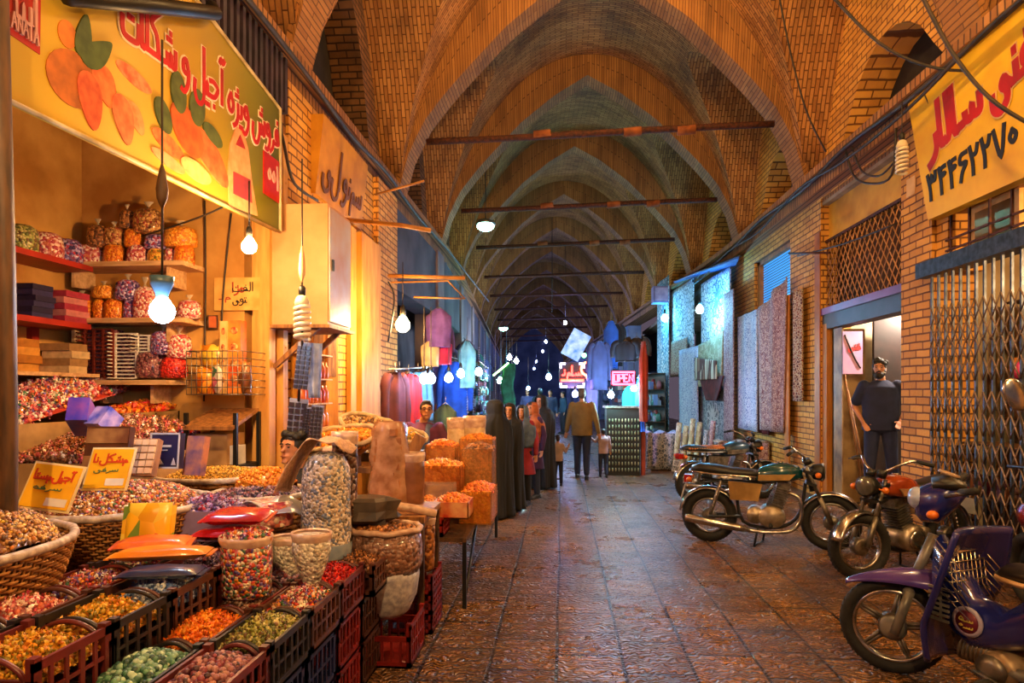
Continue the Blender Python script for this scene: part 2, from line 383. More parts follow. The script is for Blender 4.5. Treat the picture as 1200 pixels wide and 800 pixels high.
def floor_mat():
    n = NT('stone_floor'); g = n.node('ShaderNodeNewGeometry'); sp = n.node('ShaderNodeSeparateXYZ'); n.link(g.outputs['Position'], sp.inputs[0])
    cb = n.node('ShaderNodeCombineXYZ'); n.link(sp.outputs[1], cb.inputs[0]); n.link(sp.outputs[0], cb.inputs[1])
    nz = n.node('ShaderNodeTexNoise', i_Scale=.7); n.link(cb.outputs[0], nz.inputs['Vector'])
    wv = n.node('ShaderNodeVectorMath', operation='MULTIPLY_ADD'); n.link(nz.outputs[1], wv.inputs[0]); wv.inputs[1].default_value = (.05, .04, 0); n.link(cb.outputs[0], wv.inputs[2])
    br = n.node('ShaderNodeTexBrick', offset=.37, squash=.8, squash_frequency=3); n.link(wv.outputs[0], br.inputs['Vector'])
    for k, v in (('Color1', (*lin('b07c42'), 1)), ('Color2', (*lin('86582c'), 1)), ('Mortar', (*lin('1e140c'), 1)), ('Scale', 1), ('Mortar Size', .012), ('Mortar Smooth', .5), ('Brick Width', .47), ('Row Height', .4)): br.inputs[k].default_value = v
    n2 = n.node('ShaderNodeTexNoise', i_Scale=1.6, i_Detail=8, i_Roughness=.7); n.link(cb.outputs[0], n2.inputs['Vector'])
    rp = n.node('ShaderNodeMapRange', i_From_Min=.4, i_From_Max=.7); n.link(n2.outputs[0], rp.inputs[0])
    n.link(mixc(n, rp.outputs[0], br.outputs[0], lin('4c3018')), n.b.inputs['Base Color'])
    co = mixc(n, rp.outputs[0], br.outputs[0], lin('4c3018'))
    # tooled ridges that differ from slab to slab
    vo = n.node('ShaderNodeTexVoronoi', i_Scale=2.2); n.link(cb.outputs[0], vo.inputs['Vector'])
    wa = n.node('ShaderNodeTexWave', i_Scale=8, i_Distortion=16, i_Detail=2); n.link(cb.outputs[0], wa.inputs['Vector'])
    wa.inputs['Detail Scale'].default_value = 1.2
    n3 = n.node('ShaderNodeTexNoise', i_Scale=28, i_Detail=3); n.link(cb.outputs[0], n3.inputs['Vector'])
    gr = n.node('ShaderNodeMapRange', i_From_Min=.2, i_From_Max=.6, i_To_Min=.8, i_To_Max=0); n.link(wa.outputs[1], gr.inputs[0]); n.link(mixc(n, gr.outputs[0], co, lin('2a190d')), n.b.inputs['Base Color'])  # ridge shade put into the colour, along with dirt in the grooves
    a = n.node('ShaderNodeMath', operation='MULTIPLY_ADD'); n.link(wa.outputs[1], a.inputs[0]); a.inputs[1].default_value = .8; n.link(n3.outputs[0], a.inputs[2])
    iv = n.node('ShaderNodeMath', operation='MULTIPLY_ADD'); n.link(br.outputs['Fac'], iv.inputs[0]); iv.inputs[1].default_value = -1.6; n.link(a.outputs[0], iv.inputs[2])
    bp = n.node('ShaderNodeBump', i_Strength=1, i_Distance=.03); n.link(iv.outputs[0], bp.inputs['Height']); n.link(bp.outputs[0], n.b.inputs['Normal'])
    rr = n.node('ShaderNodeMapRange', i_From_Min=.35, i_From_Max=.65, i_To_Min=.2, i_To_Max=.46); n.link(n2.outputs[0], rr.inputs[0]); n.link(rr.outputs[0], n.b.inputs['Roughness'])
    n.b.inputs['Specular IOR Level'].default_value = .6
    return n.m
b = MB()
b.box((-6, -4, -.1), (7, 90, 0)); struct('floor', b, floor_mat())
RIBS = [-1.9, 2.3, 6.3, 10.5, 14.2, 18.2, 22.5, 27, 31.5, 36.2, 41, 46, 51, 56, 62, 68]
def uvmesh(name, patches, m, kind=True):
    me = bpy.data.meshes.new(name); V = []; Fc = []; UV = []
    for pts, uvs, nu, nv in patches:
        b0 = len(V); V += pts; w = nu + 1
        for j in range(nv):
            for i in range(nu):
                q = (j*w+i, j*w+i+1, (j+1)*w+i+1, (j+1)*w+i); Fc.append(tuple(b0 + k for k in q)); UV += [uvs[k] for k in q]
    me.from_pydata(V, [], Fc); l = me.uv_layers.new(name='UVMap'); l.data.foreach_set('uv', np.array(UV, dtype=np.float32).ravel())
    me.polygons.foreach_set('use_smooth', [True] * len(Fc)); me.materials.append(m)
    o = bpy.data.objects.new(name, me); COL.objects.link(o)
    if kind: o['kind'] = 'structure'
    return o
def bay(y0, y1, fine):
    ym, hb = (y0 + y1) / 2, (y1 - y0) / 2 - .22; NV = 24 if fine else 12; NU = 36 if fine else 20
    zc = lambda y: 4.95 + 3.1 * max(0, 1 - (abs(y - ym) / hb) ** 1.7) ** .8 if abs(y - ym) < hb else 4.95
    ys = [y0 + (y1 - y0) * j / NV for j in range(NV + 1)]
    pts, uvs = [], []
    for y in ys:
        xc = max(.05, zbi(zc(y))) if zc(y) > 4.951 else HW
        u = 0; pr = None
        row = []
        for i in range(NU + 1):
            x = -xc + 2 * xc * i / NU; z = zb(x); row.append((x, z))
        k0 = NU // 2; acc = [0] * (NU + 1)
        for i in range(k0 + 1, NU + 1): acc[i] = acc[i-1] + math.dist(row[i], row[i-1])
        for i in range(k0 - 1, -1, -1): acc[i] = acc[i+1] - math.dist(row[i], row[i+1])
        for i, (x, z) in enumerate(row): pts.append((XC + x + bx(y), y, z)); uvs.append((acc[i], y))
    P_ = [(pts, uvs, NU, NV)]
    for sgn in (-1, 1):
        pts, uvs = [], []; arc = 0; last = None; NK = 10
        for y in ys:
            z = zc(y); xc = max(.05, zbi(z)) if z > 4.951 else HW
            if last: arc += math.dist(last, (y, z))
            last = (y, z)
            for k in range(NK + 1):
                x = xc + (HW + .35 - xc) * k / NK; pts.append((XC + sgn * x + bx(y), y, z)); uvs.append((arc, x))
        P_.append((pts, uvs, NK, NV))
    uvmesh('ceiling', P_, M_vault)
    # the wall under each side arch, with an arched opening in it
    for sgn, nm in ((-1, 'wall_left'), (1, 'wall_right')):
        b = MB(); X = XC + sgn * (HW + .3); N = 16; hw = hb * .62; zt = lambda y: 5.15 + (2.15 if sgn < 0 else 1.0) * max(0, 1 - (abs(y - ym) / hw) ** 2) ** .7 if abs(y-ym) < hw else 5.15
        for i in range(N):
            a, c = y0 + (y1 - y0) * i / N, y0 + (y1 - y0) * (i + 1) / N
            b.add([(X, a, zt(a)), (X, c, zt(c)), (X, c, zc(c) + .1), (X, a, zc(a) + .1)], [(0, 1, 2, 3)])
            b.add([(X, a, zt(a)), (X, c, zt(c)), (X + sgn * .5, c, zt(c)), (X + sgn * .5, a, zt(a))], [(0, 1, 2, 3)])
        b.box((min(X, X + sgn*.5), y0, 4.9), (max(X, X + sgn*.5), y1, 5.15))
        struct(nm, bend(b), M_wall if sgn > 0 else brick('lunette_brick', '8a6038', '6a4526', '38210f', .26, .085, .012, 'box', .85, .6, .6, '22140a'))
        b = MB(); b.box((X + sgn*.5 - .02, y0, 5.0), (X + sgn*.5 + .02, y1, 8.2)); struct(nm, bend(b), mat('opening_shade', '2c2119', '17110c', .95, 0, 3, .2))  # dark backing paints the shade inside the arched openings
for i, (a, c) in enumerate(zip(RIBS, RIBS[1:])): bay(a, c, i < 6)
def rib(y, w=.5, prot=.3):
    N = 44; inner, outer = [], []
    for i in range(N + 1):
        x = -HW + 2 * HW * i / N; z = prof(x)
        inner.append((x, z)); outer.append((x * 1.02, max(z, zb(x)) + .12 if abs(x) < HW * .98 else z + .05))
    pa = []
    arc = [0]
    for i in range(1, N + 1): arc.append(arc[-1] + math.dist(inner[i], inner[i-1]))
    f = lambda p, yy: (XC + p[0] + bx(yy), yy, p[1])
    sh = [(p[0] * (1 - .03) , p[1] - .1) for p in inner]
    for A, yA, B_, yB, du in ((inner, y - w/2, inner, y + w/2, w), (inner, y - w/2, outer, y - w/2, .5), (inner, y + w/2, outer, y + w/2, .5)):
        pts = [f(A[i], yA) for i in range(N+1)] + [f(B_[i], yB) for i in range(N+1)]
        uv = [(0, arc[i]) for i in range(N+1)] + [(du, arc[i]) for i in range(N+1)]
        pa.append((pts, uv, N, 1))
    return pa
for k, y in enumerate(RIBS[1:]): uvmesh('trim_%d' % (k + 1), rib(y), M_rib)
# cornices that carry the vault, pilasters below each rib
for sgn, nm, X0 in ((-1, 'trim_left', XC - HW), (1, 'trim_right', XC + HW)):
    b = MB(); x0, x1 = sorted((X0 + sgn * .02, X0 + sgn * .65))
    n = 60
    for i in range(n):
        a, c = -4 + 92 * i / n, -4 + 92 * (i + 1) / n
        b.box((x0, a, 4.62), (x1, c, 4.96))
        y0, y1 = sorted((X0 - sgn * .1, X0 + sgn * .5)); b.box((y0, a, 4.8), (y1, c, 4.9))
    struct(nm, bend(b), M_corn)
# tie beams
def far(y): return y
names = ['nearest the camera, spanning under the big brick arch', 'second from the camera, in front of the green ceiling lamp', 'third from the camera', 'fourth from the camera', 'fifth from the camera']
for k, y in enumerate(RIBS[3:13]):
    R = random.Random(k); b = MB(); Z = 5.78 + R.uniform(-.06, .06); t = R.uniform(.03, .09)
    pts = [(XC - 2.78, y - .1, Z - t), (XC - .9, y - .1, Z - t * .3 - .02), (XC + .9, y - .1, Z + .01), (XC + 2.78, y - .1, Z + t * .6)]
    b.tube(pts, .055, 8, 4); b = bend(b)
    o = b.build('tie_beam', mm('rust'))
    tag(o, 'rusty iron tie beam across the vault, ' + names[k] if k < 5 else 'thin dark tie beam deep in the vault beyond the first five', 'beam', 'tie beams under the vault')
    for xx in ((-.9, .55, 1.4) if k < 3 else ()):
        c = MB(); c.tube([(XC + xx - .12 + bx(y), y - .1, Z - .02), (XC + xx + .16 + bx(y), y - .1, Z)], .075, 8); c.build('clamp', mat('rag', '9c5a2c', '6e3a1a', .9), o)
# far end of the passage
b = MB(); yE = 70; cx = XC + bx(yE)
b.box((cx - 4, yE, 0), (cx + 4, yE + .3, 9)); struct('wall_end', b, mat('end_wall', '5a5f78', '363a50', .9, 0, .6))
# ---------------------------------------------------------------- right side wall
YR = lambda px: YX(px, XR)
yg1 = YR(1092); yp = YR(1056); yd1 = YR(962); yw0 = YR(926); yw1 = YR(884); yc0 = YR(860); yc1 = YR(766)
def rwall(y0, y1, z0=0, z1=4.65, x=XR, m=None, t=.45): b = MB(); b.box((x, y0, z0), (x + t, y1, z1)); return struct('wall_right', bend(b), m or M_wall)
rwall(-4, 3.2); rwall(yg1, yp, 0, 4.65); rwall(3.2, yg1, 3.5, 4.65)
rwall(yd1, yw0, 0, 4.65); rwall(yp, yd1, 4.6, 4.65)
rwall(yw0, yw1, 0, 3.2); rwall(yw1, yc0 + .2); rwall(yw0, yw1, 4.3, 4.65)
# backs and party walls of the shops on the right
Min = mat('shop_plaster', 'b9a88a', '8d7a5c', .85, 0, 2)
b = MB(); b.box((6.6, 3, 0), (6.7, 32, 4.6)); struct('wall_right', b, Min)
for y in (3.1, yp - .3, yd1 + .1, yc0 + .1): b = MB(); b.box((XR + .45, y, 0), (6.6, y + .15, 4.6)); struct('wall_right', b, Min)
b = MB(); b.box((XR + .02, 3, 4.5), (6.6, 32, 4.62)); struct('ceiling', b, Min)
# more of the right side, from the carpet shop to the far end
bluew = mat('blue_render', '8a9ab0', '5c6a84', .8, 0, 1.5)
def pier(nm, x0, x1, y0, y1, m, z1=4.65): b = MB(); b.box((x0, y0, 0), (x1, y1, z1)); struct(nm, bend(b), m)
pier('wall_right', XR - .1, XR + .5, yc1 + 1, yc1 + 2.6, bluew)
yy = yc1 + 6.5
while yy < 68: pier('wall_right', XR, XR + .5, yy, yy + .8, bluew); yy += 4.6
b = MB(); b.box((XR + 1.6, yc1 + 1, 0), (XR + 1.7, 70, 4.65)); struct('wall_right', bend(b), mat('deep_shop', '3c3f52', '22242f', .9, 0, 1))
b = MB()
for i in range(20):
    a, c = yc1 + 2.6 + i * (67 - yc1) / 20, yc1 + 2.6 + (i + 1) * (67 - yc1) / 20; b.box((XR, a, 3.2), (XR + .4, c, 4.65))
struct('wall_right', bend(b), bluew)
# ---------------------------------------------------------------- left side wall
M_lw = mat('door_panel_yellow', 'd89a3c', 'b8741e', .7, 0, 3, .2, stretch=(3, 3, .6))
YP = PX(313, 460, XL).y  # niche partition
b = MB(); b.box((-4.34 - .15, YP, 0), (XL - .21, YP + .15, 4.9)); struct('wall_left', b, mm('plaster'))
b = MB(); b.box((-4.5, -2, 0), (-4.34, YP, 4.9)); struct('wall_left', b, mm('plaster'))
b = MB(); b.box((-4.5, -2, 4.6), (XL - .3, YP, 4.7)); struct('ceiling', b, mm('dwood'))
yl1 = YX(413, XL); yl2 = YX(437, XL); yl3 = YX(462, XL)
pier('wall_left', XL - .5, XL - .02, YP + .5, yl2 + .1, M_wall)
pier('wall_left', XL - .55, XL + .05, yl2 + .1, yl3, brick('pier_brick', 'dca048', 'c07c2c', '7a4a18', .27, .085, .012))  # left pier brick, close in tone to the wall brick
b = MB(); b.box((XL - .5, 0, 3.9), (XL - .05, yl3 + .2, 4.66)); struct('wall_left', b, M_corn)
yy = yl3 + 3.6
mw = mat('left_render', '8d7a72', '54495a', .85, 0, 1)
while yy < 68: pier('wall_left', XL - .5, XL, yy, yy + .7, mw); yy += 4.4
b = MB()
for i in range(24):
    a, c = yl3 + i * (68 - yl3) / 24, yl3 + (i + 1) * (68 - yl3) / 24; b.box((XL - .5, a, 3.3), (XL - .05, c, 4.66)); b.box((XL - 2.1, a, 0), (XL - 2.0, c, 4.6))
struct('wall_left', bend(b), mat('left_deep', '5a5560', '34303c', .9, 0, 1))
# ================================================================ LAMPS
def bulb(label, loc, W, c, r=.045, kind='bulb', cord=None, group=None, name=None):
    loc = Vector(loc)
    t = thing(name or {'bulb': 'light_bulb', 'spiral': 'spiral_lamp', 'tube': 'light_bulb'}[kind], label, 'lamp', loc, 0, group)
    A = 4 * PI * r * r; m = glow('glow_%s_%d' % (c, round(W / A)), c, W / (PI * A))
    b = MB(); b.lathe([(.001, -r), (r*.5, -r*.87), (r*.87, -r*.5), (r, 0), (r*.92, r*.4), (r*.6, r*.9), (r*.35, r*1.3)], loc, 16); b.build('glass_bulb', m, t)
    b = MB(); b.lathe([(r*.4, r*1.2), (r*.42, r*2.2), (r*.3, r*2.6), (.008, r*2.9)], loc, 12); b.build('socket', mm('black'), t)
    if cord is not None:
        b = MB(); b.tube([loc + Vector((0, 0, r*2.8)), cord], .006, 5); b.build('cord', mm('cable'), t)
    return t
def spiral(label, loc, h, r, cord=None, group=None):
    """an unlit spiral energy saving lamp hanging cap up"""
    loc = Vector(loc); t = thing('spiral_lamp', label, 'lamp', loc, 0, group)
    b = MB(); n = 90; turns = 6
    b.tube([loc + Vector((r * math.cos(2*PI*turns*i/n), r * math.sin(2*PI*turns*i/n), h * i / n)) for i in range(n + 1)], r * .3, 7); b.build('spiral_tube', mat('lamp_white', 'e8dcc4', 'cfc0a4', .3, 0, 4, 0), t)
    b = MB(); b.lathe([(r*1.05, h), (r*1.1, h*1.12), (r*.8, h*1.28), (r*.5, h*1.32)], loc, 16); b.build('ballast', mat('lamp_base', 'd8c8a8', 'b8a684', .5, 0, 4, 0), t)
    b = MB(); b.lathe([(r*.5, h*1.3), (r*.55, h*1.55), (r*.3, h*1.62)], loc, 12); b.build('socket', mm('black'), t)
    if cord is not None:
        b = MB(); b.tube([loc + Vector((0, 0, h*1.6)), cord], .006, 5); b.build('cord', mm('cable'), t)
    return t
WARM = 'ffc680'; WARM2 = 'ffca80'; COLD = 'a8d8ff'; CYAN = '66c8ff'
p = P(292, 289, 4.4); bulb('glowing warm bulb under the lower right end of the yellow almond banner', p, 42, WARM, .05, cord=p + Vector((0, 0, .45)))
p = P(190, 365, 3.3)
t = bulb('cold white lit lamp with dark cap hanging in front of the bag shelves', p, 7, 'bcd8ff', .062, cord=p + Vector((0, 0, 1.4)))
c = MB(); c.lathe([(.018, .1), (.035, .16), (.055, .2), (.06, .24)][::-1], p + Vector((0, 0, -.06)), 14); c.build('shade', mat('lamp_blue', '4a6a80', '2c4454', .3), t)
c = MB(); c.lathe([(.004, -.1), (.025, -.05), (.03, 0), (.018, .08), (.004, .14)], P(190, 222, 3.3), 10); c.build('cord_plug', mm('dwood'), t)
p = P(472, 381, 7.6); bulb('glowing warm bulb above the rack of red and brown coats', p, 60, WARM2, .085, cord=p + Vector((0, 0, .75)))
# unseen lamps added out of frame to warm the near hall
bulb('unseen warm bulb hanging over the near end of the sweet stall', (-1.9, 1.6, 2.75), 10, WARM, .05, cord=Vector((-1.9, 1.6, 3.6)))
bulb('unseen warm bulb hanging in front of the right hand shops near the viewer', (2.9, 2.2, 4.2), 90, WARM2, .05, cord=Vector((2.9, 2.2, 8.0)))
bulb('unseen warm bulb hanging from the vault behind the viewer', (.2, -2.2, 5.2), 300, WARM2, .05, cord=Vector((.2, -2.2, 8.6)))
bulb('added unseen warm bulb hung from the vault above the gate', (1.4, 4.3, 6.4), 130, WARM2, .05, cord=Vector((1.4, 4.3, 8.0)))  # added above the view for warm light on the hall
bulb('added unseen warm bulb hung close under the crown of the second vault bay', (.7, 8.6, 7.9), 60, WARM2, .05, cord=Vector((.7, 8.6, 8.7)))  # added above the view to light the vault bay
# ================================================================ PERSIAN LETTERING (pen strokes, laid out left to right)
def dots(x, y, n): return [[(x + k * .16 - (n - 1) * .08, y), (x + k * .16 - (n - 1) * .08 + .015, y)] for k in range(min(n, 2))] + ([[(x, y + .14), (x + .015, y + .14)]] if n == 3 else [])
BOWL = [(.55, .28), (.56, -.05), (.4, -.3), (.18, -.3), (.04, -.1), (.06, .12)]
GL = {
 'alef': (.22, [[(.11, .95), (.11, 0)]]), 'alef_mad': (.34, [[(.17, .8), (.17, 0)], [(.02, .95), (.1, 1.05), (.22, .97), (.32, 1.06)]]),
 'alef_f': (.22, [[(.1, .95), (.1, .03), (.24, 0)]]),
 'lam': (.66, [[(.62, .95), (.62, 0), (.5, -.3), (.22, -.34), (.05, -.15), (.07, .1)], [(.62, 0), (.68, 0)]]),
 'lam_m': (.24, [[(.12, .95), (.12, 0)], [(-.02, 0), (.26, 0)]]), 'lam_i': (.24, [[(.16, .95), (.16, .04), (-.02, 0)]]),
 'sin_i': (.72, [[(.68, .35), (.67, .04), (.56, 0), (.47, .05), (.45, .26), (.44, .04), (.34, 0), (.25, .05), (.23, .24), (.22, .03), (-.02, 0)]]),
 'shin_i': (.72, [[(.68, .35), (.67, .04), (.56, 0), (.47, .05), (.45, .26), (.44, .04), (.34, 0), (.25, .05), (.23, .24), (.22, .03), (-.02, 0)]] + dots(.42, .52, 3)),
 'shin': (1.15, [[(1.1, .35), (1.09, .04), (1.0, 0), (.9, .05), (.88, .26), (.87, .04), (.76, 0), (.66, .06), (.64, .25), (.62, -.05), (.46, -.3), (.2, -.32), (.05, -.12), (.07, .12)]] + dots(.85, .5, 3)),
 'kaf_m': (.62, [[(.56, .95), (.1, .62), (.34, .4), (.42, .05), (.3, 0), (-.02, 0)], [(.4, 0), (.64, 0)]]),
 'te': (.8, [[(.76, .3), (.74, .03), (.6, -.05), (.2, -.05), (.06, .05), (.05, .28)]] + dots(.4, .35, 2)),
 'vav': (.48, [[(.4, .2), (.3, .38), (.14, .3), (.16, .12), (.38, .1), (.42, .2), (.4, -.1), (.2, -.32), (.02, -.3)]]),
 'fe_i': (.5, [[(.4, .18), (.3, .4), (.16, .32), (.18, .14), (.42, .14), (.4, .03), (.1, 0), (-.02, 0)]] + dots(.3, .62, 1)),
 're': (.36, [[(.3, .28), (.3, 0), (.18, -.2), (.0, -.3)]]), 'zhe': (.4, [[(.32, .28), (.32, 0), (.2, -.2), (.0, -.3), ]] + dots(.3, .48, 3)),
 're_f': (.36, [[(.38, 0), (.3, .04), (.22, -.16), (.0, -.3)]]),
 'he': (.42, [[(.2, .42), (.04, .2), (.12, .02), (.3, .02), (.38, .2), (.2, .42)]]),
 'ye_m': (.3, [[(.32, 0), (.2, 0), (.16, .26), (.12, 0), (-.02, 0)]] + dots(.16, -.24, 2)), 'ye_i': (.3, [[(.2, .28), (.18, .02), (-.02, 0)]] + dots(.14, -.24, 2)),
 'jim_i': (.6, [[(.06, .34), (.3, .36), (.56, .26), (.4, .06), (.2, 0), (-.02, 0)]] + dots(.3, -.2, 1)),
 'nun_i': (.3, [[(.2, .28), (.18, .02), (-.02, 0)]] + dots(.18, .5, 1)), 'te_m': (.3, [[(.32, 0), (.2, 0), (.16, .26), (.12, 0), (-.02, 0)]] + dots(.16, .48, 2)),
 'ye': (.72, [[(.74, 0), (.6, .1), (.5, .2), (.42, .08), (.56, -.04), (.55, -.22), (.3, -.34), (.08, -.22), (.06, .02)]]),
 'mim': (.4, [[(.42, .0), (.3, .22), (.14, .16), (.18, 0), (.36, .02)], [(.16, .06), (.1, -.1), (.1, -.4)]]), 'A': (.55, [[(0, 0), (.22, .95)], [(.22, .95), (.44, 0)], [(.1, .35), (.34, .35)]]), 'N': (.55, [[(.04, 0), (.04, .95)], [(.04, .95), (.4, 0)], [(.4, 0), (.4, .95)]]), 'T': (.5, [[(.2, 0), (.2, .95)], [(0, .93), (.42, .93)]]), 'gap': (.25, []), 'thin': (.08, []),
 '3': (.6, [[(.08, .95), (.12, .7), (.26, .66), (.3, .9), (.34, .68), (.48, .68), (.52, .95)], [(.08, .95), (.16, .4), (.14, 0)]]),
 '4': (.55, [[(.46, .92), (.26, .9), (.22, .72), (.44, .66), (.22, .6)], [(.12, .95), (.18, .5), (.16, 0)]]),
 '6': (.55, [[(.45, .9), (.18, .88), (.12, .62), (.42, .55), (.2, .3), (.08, 0)]]),
 '2': (.55, [[(.08, .95), (.14, .68), (.34, .66), (.44, .92)], [(.08, .95), (.16, .4), (.14, 0)]]),
 '7': (.6, [[(.06, .95), (.28, .0), (.52, .95)]]), '0': (.45, [[(.2, .62), (.08, .42), (.2, .24), (.34, .42), (.2, .62)]]),
 '8': (.6, [[(.06, .0), (.28, .95), (.52, .0)]]), '1': (.3, [[(.12, .95), (.18, .5), (.16, 0)]]), '9': (.5, [[(.42, .7), (.24, .92), (.12, .7), (.4, .6), (.38, 0)]]), '5': (.5, [[(.22, .85), (.06, .3), (.16, .05), (.24, .2), (.32, .05), (.42, .3), (.22, .85)]]),
}
def width(word): return sum(GL[g][0] for g in word)
def write(b, word, O, U, V, size, pen=.13, t=.004, fit=None):
    """word: glyph names in visual order, left to right"""
    O, U, V = Vector(O), Vector(U).normalized(), Vector(V).normalized(); s = size; sx = size if fit is None else fit / width(word)
    x = 0
    for g in word:
        w, st = GL[g]
        for i_, q in enumerate(st): b.ribbon([((x + a) * sx, c * s) for a, c in q], pen * min(s, sx * 1.1), O, U, V, t + .0006 * (i_ % 3) + (.0003 if int(x * 7) % 2 else 0), 4 if g not in 'ANT' else 1)
        x += w
    return b
W_VIZHE = ['shin', 'vav', 're_f', 'fe_i']  # built reversed below
def rev(*a): return list(a)[::-1]
BANNER = rev('fe_i', 're_f', 'vav', 'shin', 'gap', 'vav', 'ye_i', 'zhe', 'he', 'gap', 'alef_mad', 'thin', 'jim_i', 'ye_m', 'lam', 'gap', 'vav', 'gap', 'shin_i', 'kaf_m', 'lam_m', 'alef_f', 'te')
# ---------------------------------------------------------------- the yellow banner over the sweet shop
XB = -2.42
def BP(px, py): return PX(px, py, XB)
yA, yBn = BP(327, 460).y, 1.9
zb0, zb1, zt0, zt1 = BP(327, 272).z, BP(0, 110).z, BP(327, 128).z, BP(240, 14).z
yt1 = BP(240, 14).y
tb = thing('shop_banner', 'long yellow banner with almond pictures and red Persian lettering over the sweet stall', 'banner', (XB, yA, zb0))
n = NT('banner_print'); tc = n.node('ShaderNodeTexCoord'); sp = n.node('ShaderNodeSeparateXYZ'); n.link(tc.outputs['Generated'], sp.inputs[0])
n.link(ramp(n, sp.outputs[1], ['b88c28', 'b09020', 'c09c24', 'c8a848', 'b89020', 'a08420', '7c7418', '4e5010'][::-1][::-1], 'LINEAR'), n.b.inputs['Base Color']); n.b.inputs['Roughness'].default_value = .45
b = MB(); ztn = zt1 + .18
prof_b = [(yA, zb0), (yA, zt0), (yt1, zt1), (yBn, ztn), (yBn, zb1 - .04)]
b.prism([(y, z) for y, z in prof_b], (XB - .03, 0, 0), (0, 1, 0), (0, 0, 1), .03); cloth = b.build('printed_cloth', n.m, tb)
b = MB(); q = [(XB + .01, y, z) for y, z in prof_b]; b.tube(q + [q[0]], .014, 6); b.build('frame', mat('frame_pale', 'cbb98c', '9a8350', .5), tb)
PK = [0]
def pic(name, pts, c, c2=None, t=.004, lab=None):
    PK[0] += 1; t = t + PK[0] * .00023
    """a printed shape: outline given in picture positions of the banner, turned into the banner plane"""
    w3 = [BP(*p) for p in pts]; b = MB(); b.prism([(p.y, p.z) for p in w3][::-1], (XB, 0, 0), (0, 1, 0), (0, 0, 1), t); o = b.build(name, mat('print_' + c, c, c2, .5, 0, 14, 0), cloth)
    if lab: o['label'] = lab
    return o
def oval(cx, cy, rx, ry, rot=0, n=22, tip=0, s=1.0):
    out = []
    for k in range(n):
        a = 2 * PI * k / n; x = rx * math.cos(a); y = ry * math.sin(a) * (1 + tip * math.cos(a)); y *= 1
        x2, y2 = x * math.cos(rot) - y * math.sin(rot), x * math.sin(rot) + y * math.cos(rot); out.append((cx + x2, cy + y2 + s * 0))
    return out
sh = lambda pts, k=.55: [(x, y + (x - sum(p[0] for p in pts) / len(pts)) * k) for x, y in pts]
pic('red_badge', [(4, -40), (47, -2), (46, 64), (5, 36)], 'b01814', 'a01410')
pic('almond_picture', sh(oval(84, 92, 30, 34, .5)), 'b86418', '94500f', lab='open almond husk, printed')
pic('almond_picture', sh(oval(78, 40, 11, 16)), 'd07820', 'b86418')
pic('almond_picture', sh(oval(105, 118, 33, 14, 1.45, tip=-.3)), 'a83c14', 'c8602c', .006)
pic('almond_picture', sh(oval(122, 100, 24, 13, 1.3, tip=-.3)), 'c8501c', 'e07a3c', .005)
pic('leaf_picture', sh(oval(97, 42, 27, 9, -1.45, tip=-.4)), '4a5c28', '36481e', .008); pic('leaf_picture', sh(oval(113, 62, 26, 12, -.9, tip=-.5)), '4a5c28', '36481e', .008)
pic('almond_picture', sh(oval(156, 90, 22, 9, .35)), 'b8502c', 'd89060'); pic('almond_picture', sh(oval(144, 140, 28, 12, 1.4, tip=-.3)), 'b85428', 'd07c48', .005); pic('almond_picture', sh(oval(158, 138, 18, 9, 1.1, tip=-.3)), 'd86a34', 'e8955c')
pic('almond_picture', sh(oval(196, 168, 20, 10, .4)), 'c8401c', 'e08040'); pic('almond_picture', sh(oval(196, 188, 20, 7, .2)), 'e8a070', 'd88050', .005)
pic('almond_picture', sh(oval(218, 152, 30, 17, 1.2)), 'b85c20', '9c4414', .006, lab='husk with a nut inside, printed'); pic('almond_picture', sh(oval(246, 184, 32, 14, .95, tip=-.2)), 'ac4818', 'c8703c', .005); pic('almond_picture', sh(oval(228, 200, 18, 11, .2)), 'e0b070', 'c89050', .008)
for a in ((208, 108, 24, 9, 1.5), (230, 126, 22, 9, 1.6), (190, 135, 20, 9, 1.3), (248, 158, 14, 8, .8)): pic('leaf_picture', sh(oval(*a)), '56602c', '3e4a20', .007)
pic('stupa_badge', sh([(268, 246), (266, 206), (269, 172), (276, 150), (284, 152), (290, 172), (294, 206), (301, 246)], .35), 'dca070', 'c88850')
pic('badge_print', sh([(272, 232), (272, 206), (292, 206), (294, 232)], .5), '8c3040', 'a83a3a', .007); pic('badge_print', sh([(275, 172), (280, 158), (286, 172)], .5), 'b02020', None, .007)
pic('red_badge', [(308, 176), (326, 190), (326, 238), (308, 226)], 'b01814', 'a01410', .005)
UB, VB = Vector((0, 1, 0)), Vector((0, 0, 1))
y0 = BP(142, 40).y; y1 = BP(323, 178).y
# two lines of reading follow the slope of the top edge
def wl(name, word, px0, py0, px1, py1, size, m, pen, t, par):
    a, c = BP(px0, py0), BP(px1, py1); U = (c - a); b = MB(); write(b, word, a + Vector((.001 + t * .3, 0, 0)), U, VB, size, pen, t, fit=U.length); return b.build(name, m, par)
wl('lettering_outline', BANNER, 140, 34, 326, 172, .30, mat('letter_pale', 'e8d8c0', 'd8c4a4', .5, 0, 4, 0), .27, .004, cloth)
wl('lettering', BANNER, 140, 34, 326, 172, .30, mat('letter_red', 'b81018', 'a00c14', .5, 0, 4, 0), .16, .008, cloth)
wl('badge_lettering', rev('alef', 'nun_i', 'te_m', 'alef_f'), 13, 14, 42, 38, .28, mat('letter_rose', 'd8a098', None, .5, 0, 4, 0), .1, .012, cloth)
wl('badge_lettering', list('ANATA'), 10, 31, 43, 54, .075, MATS['letter_rose'], .13, .012, cloth)
wl('badge_lettering', ['0', '0', '1'], 312, 214, 325, 224, .2, MATS['letter_rose'], .12, .012, cloth)
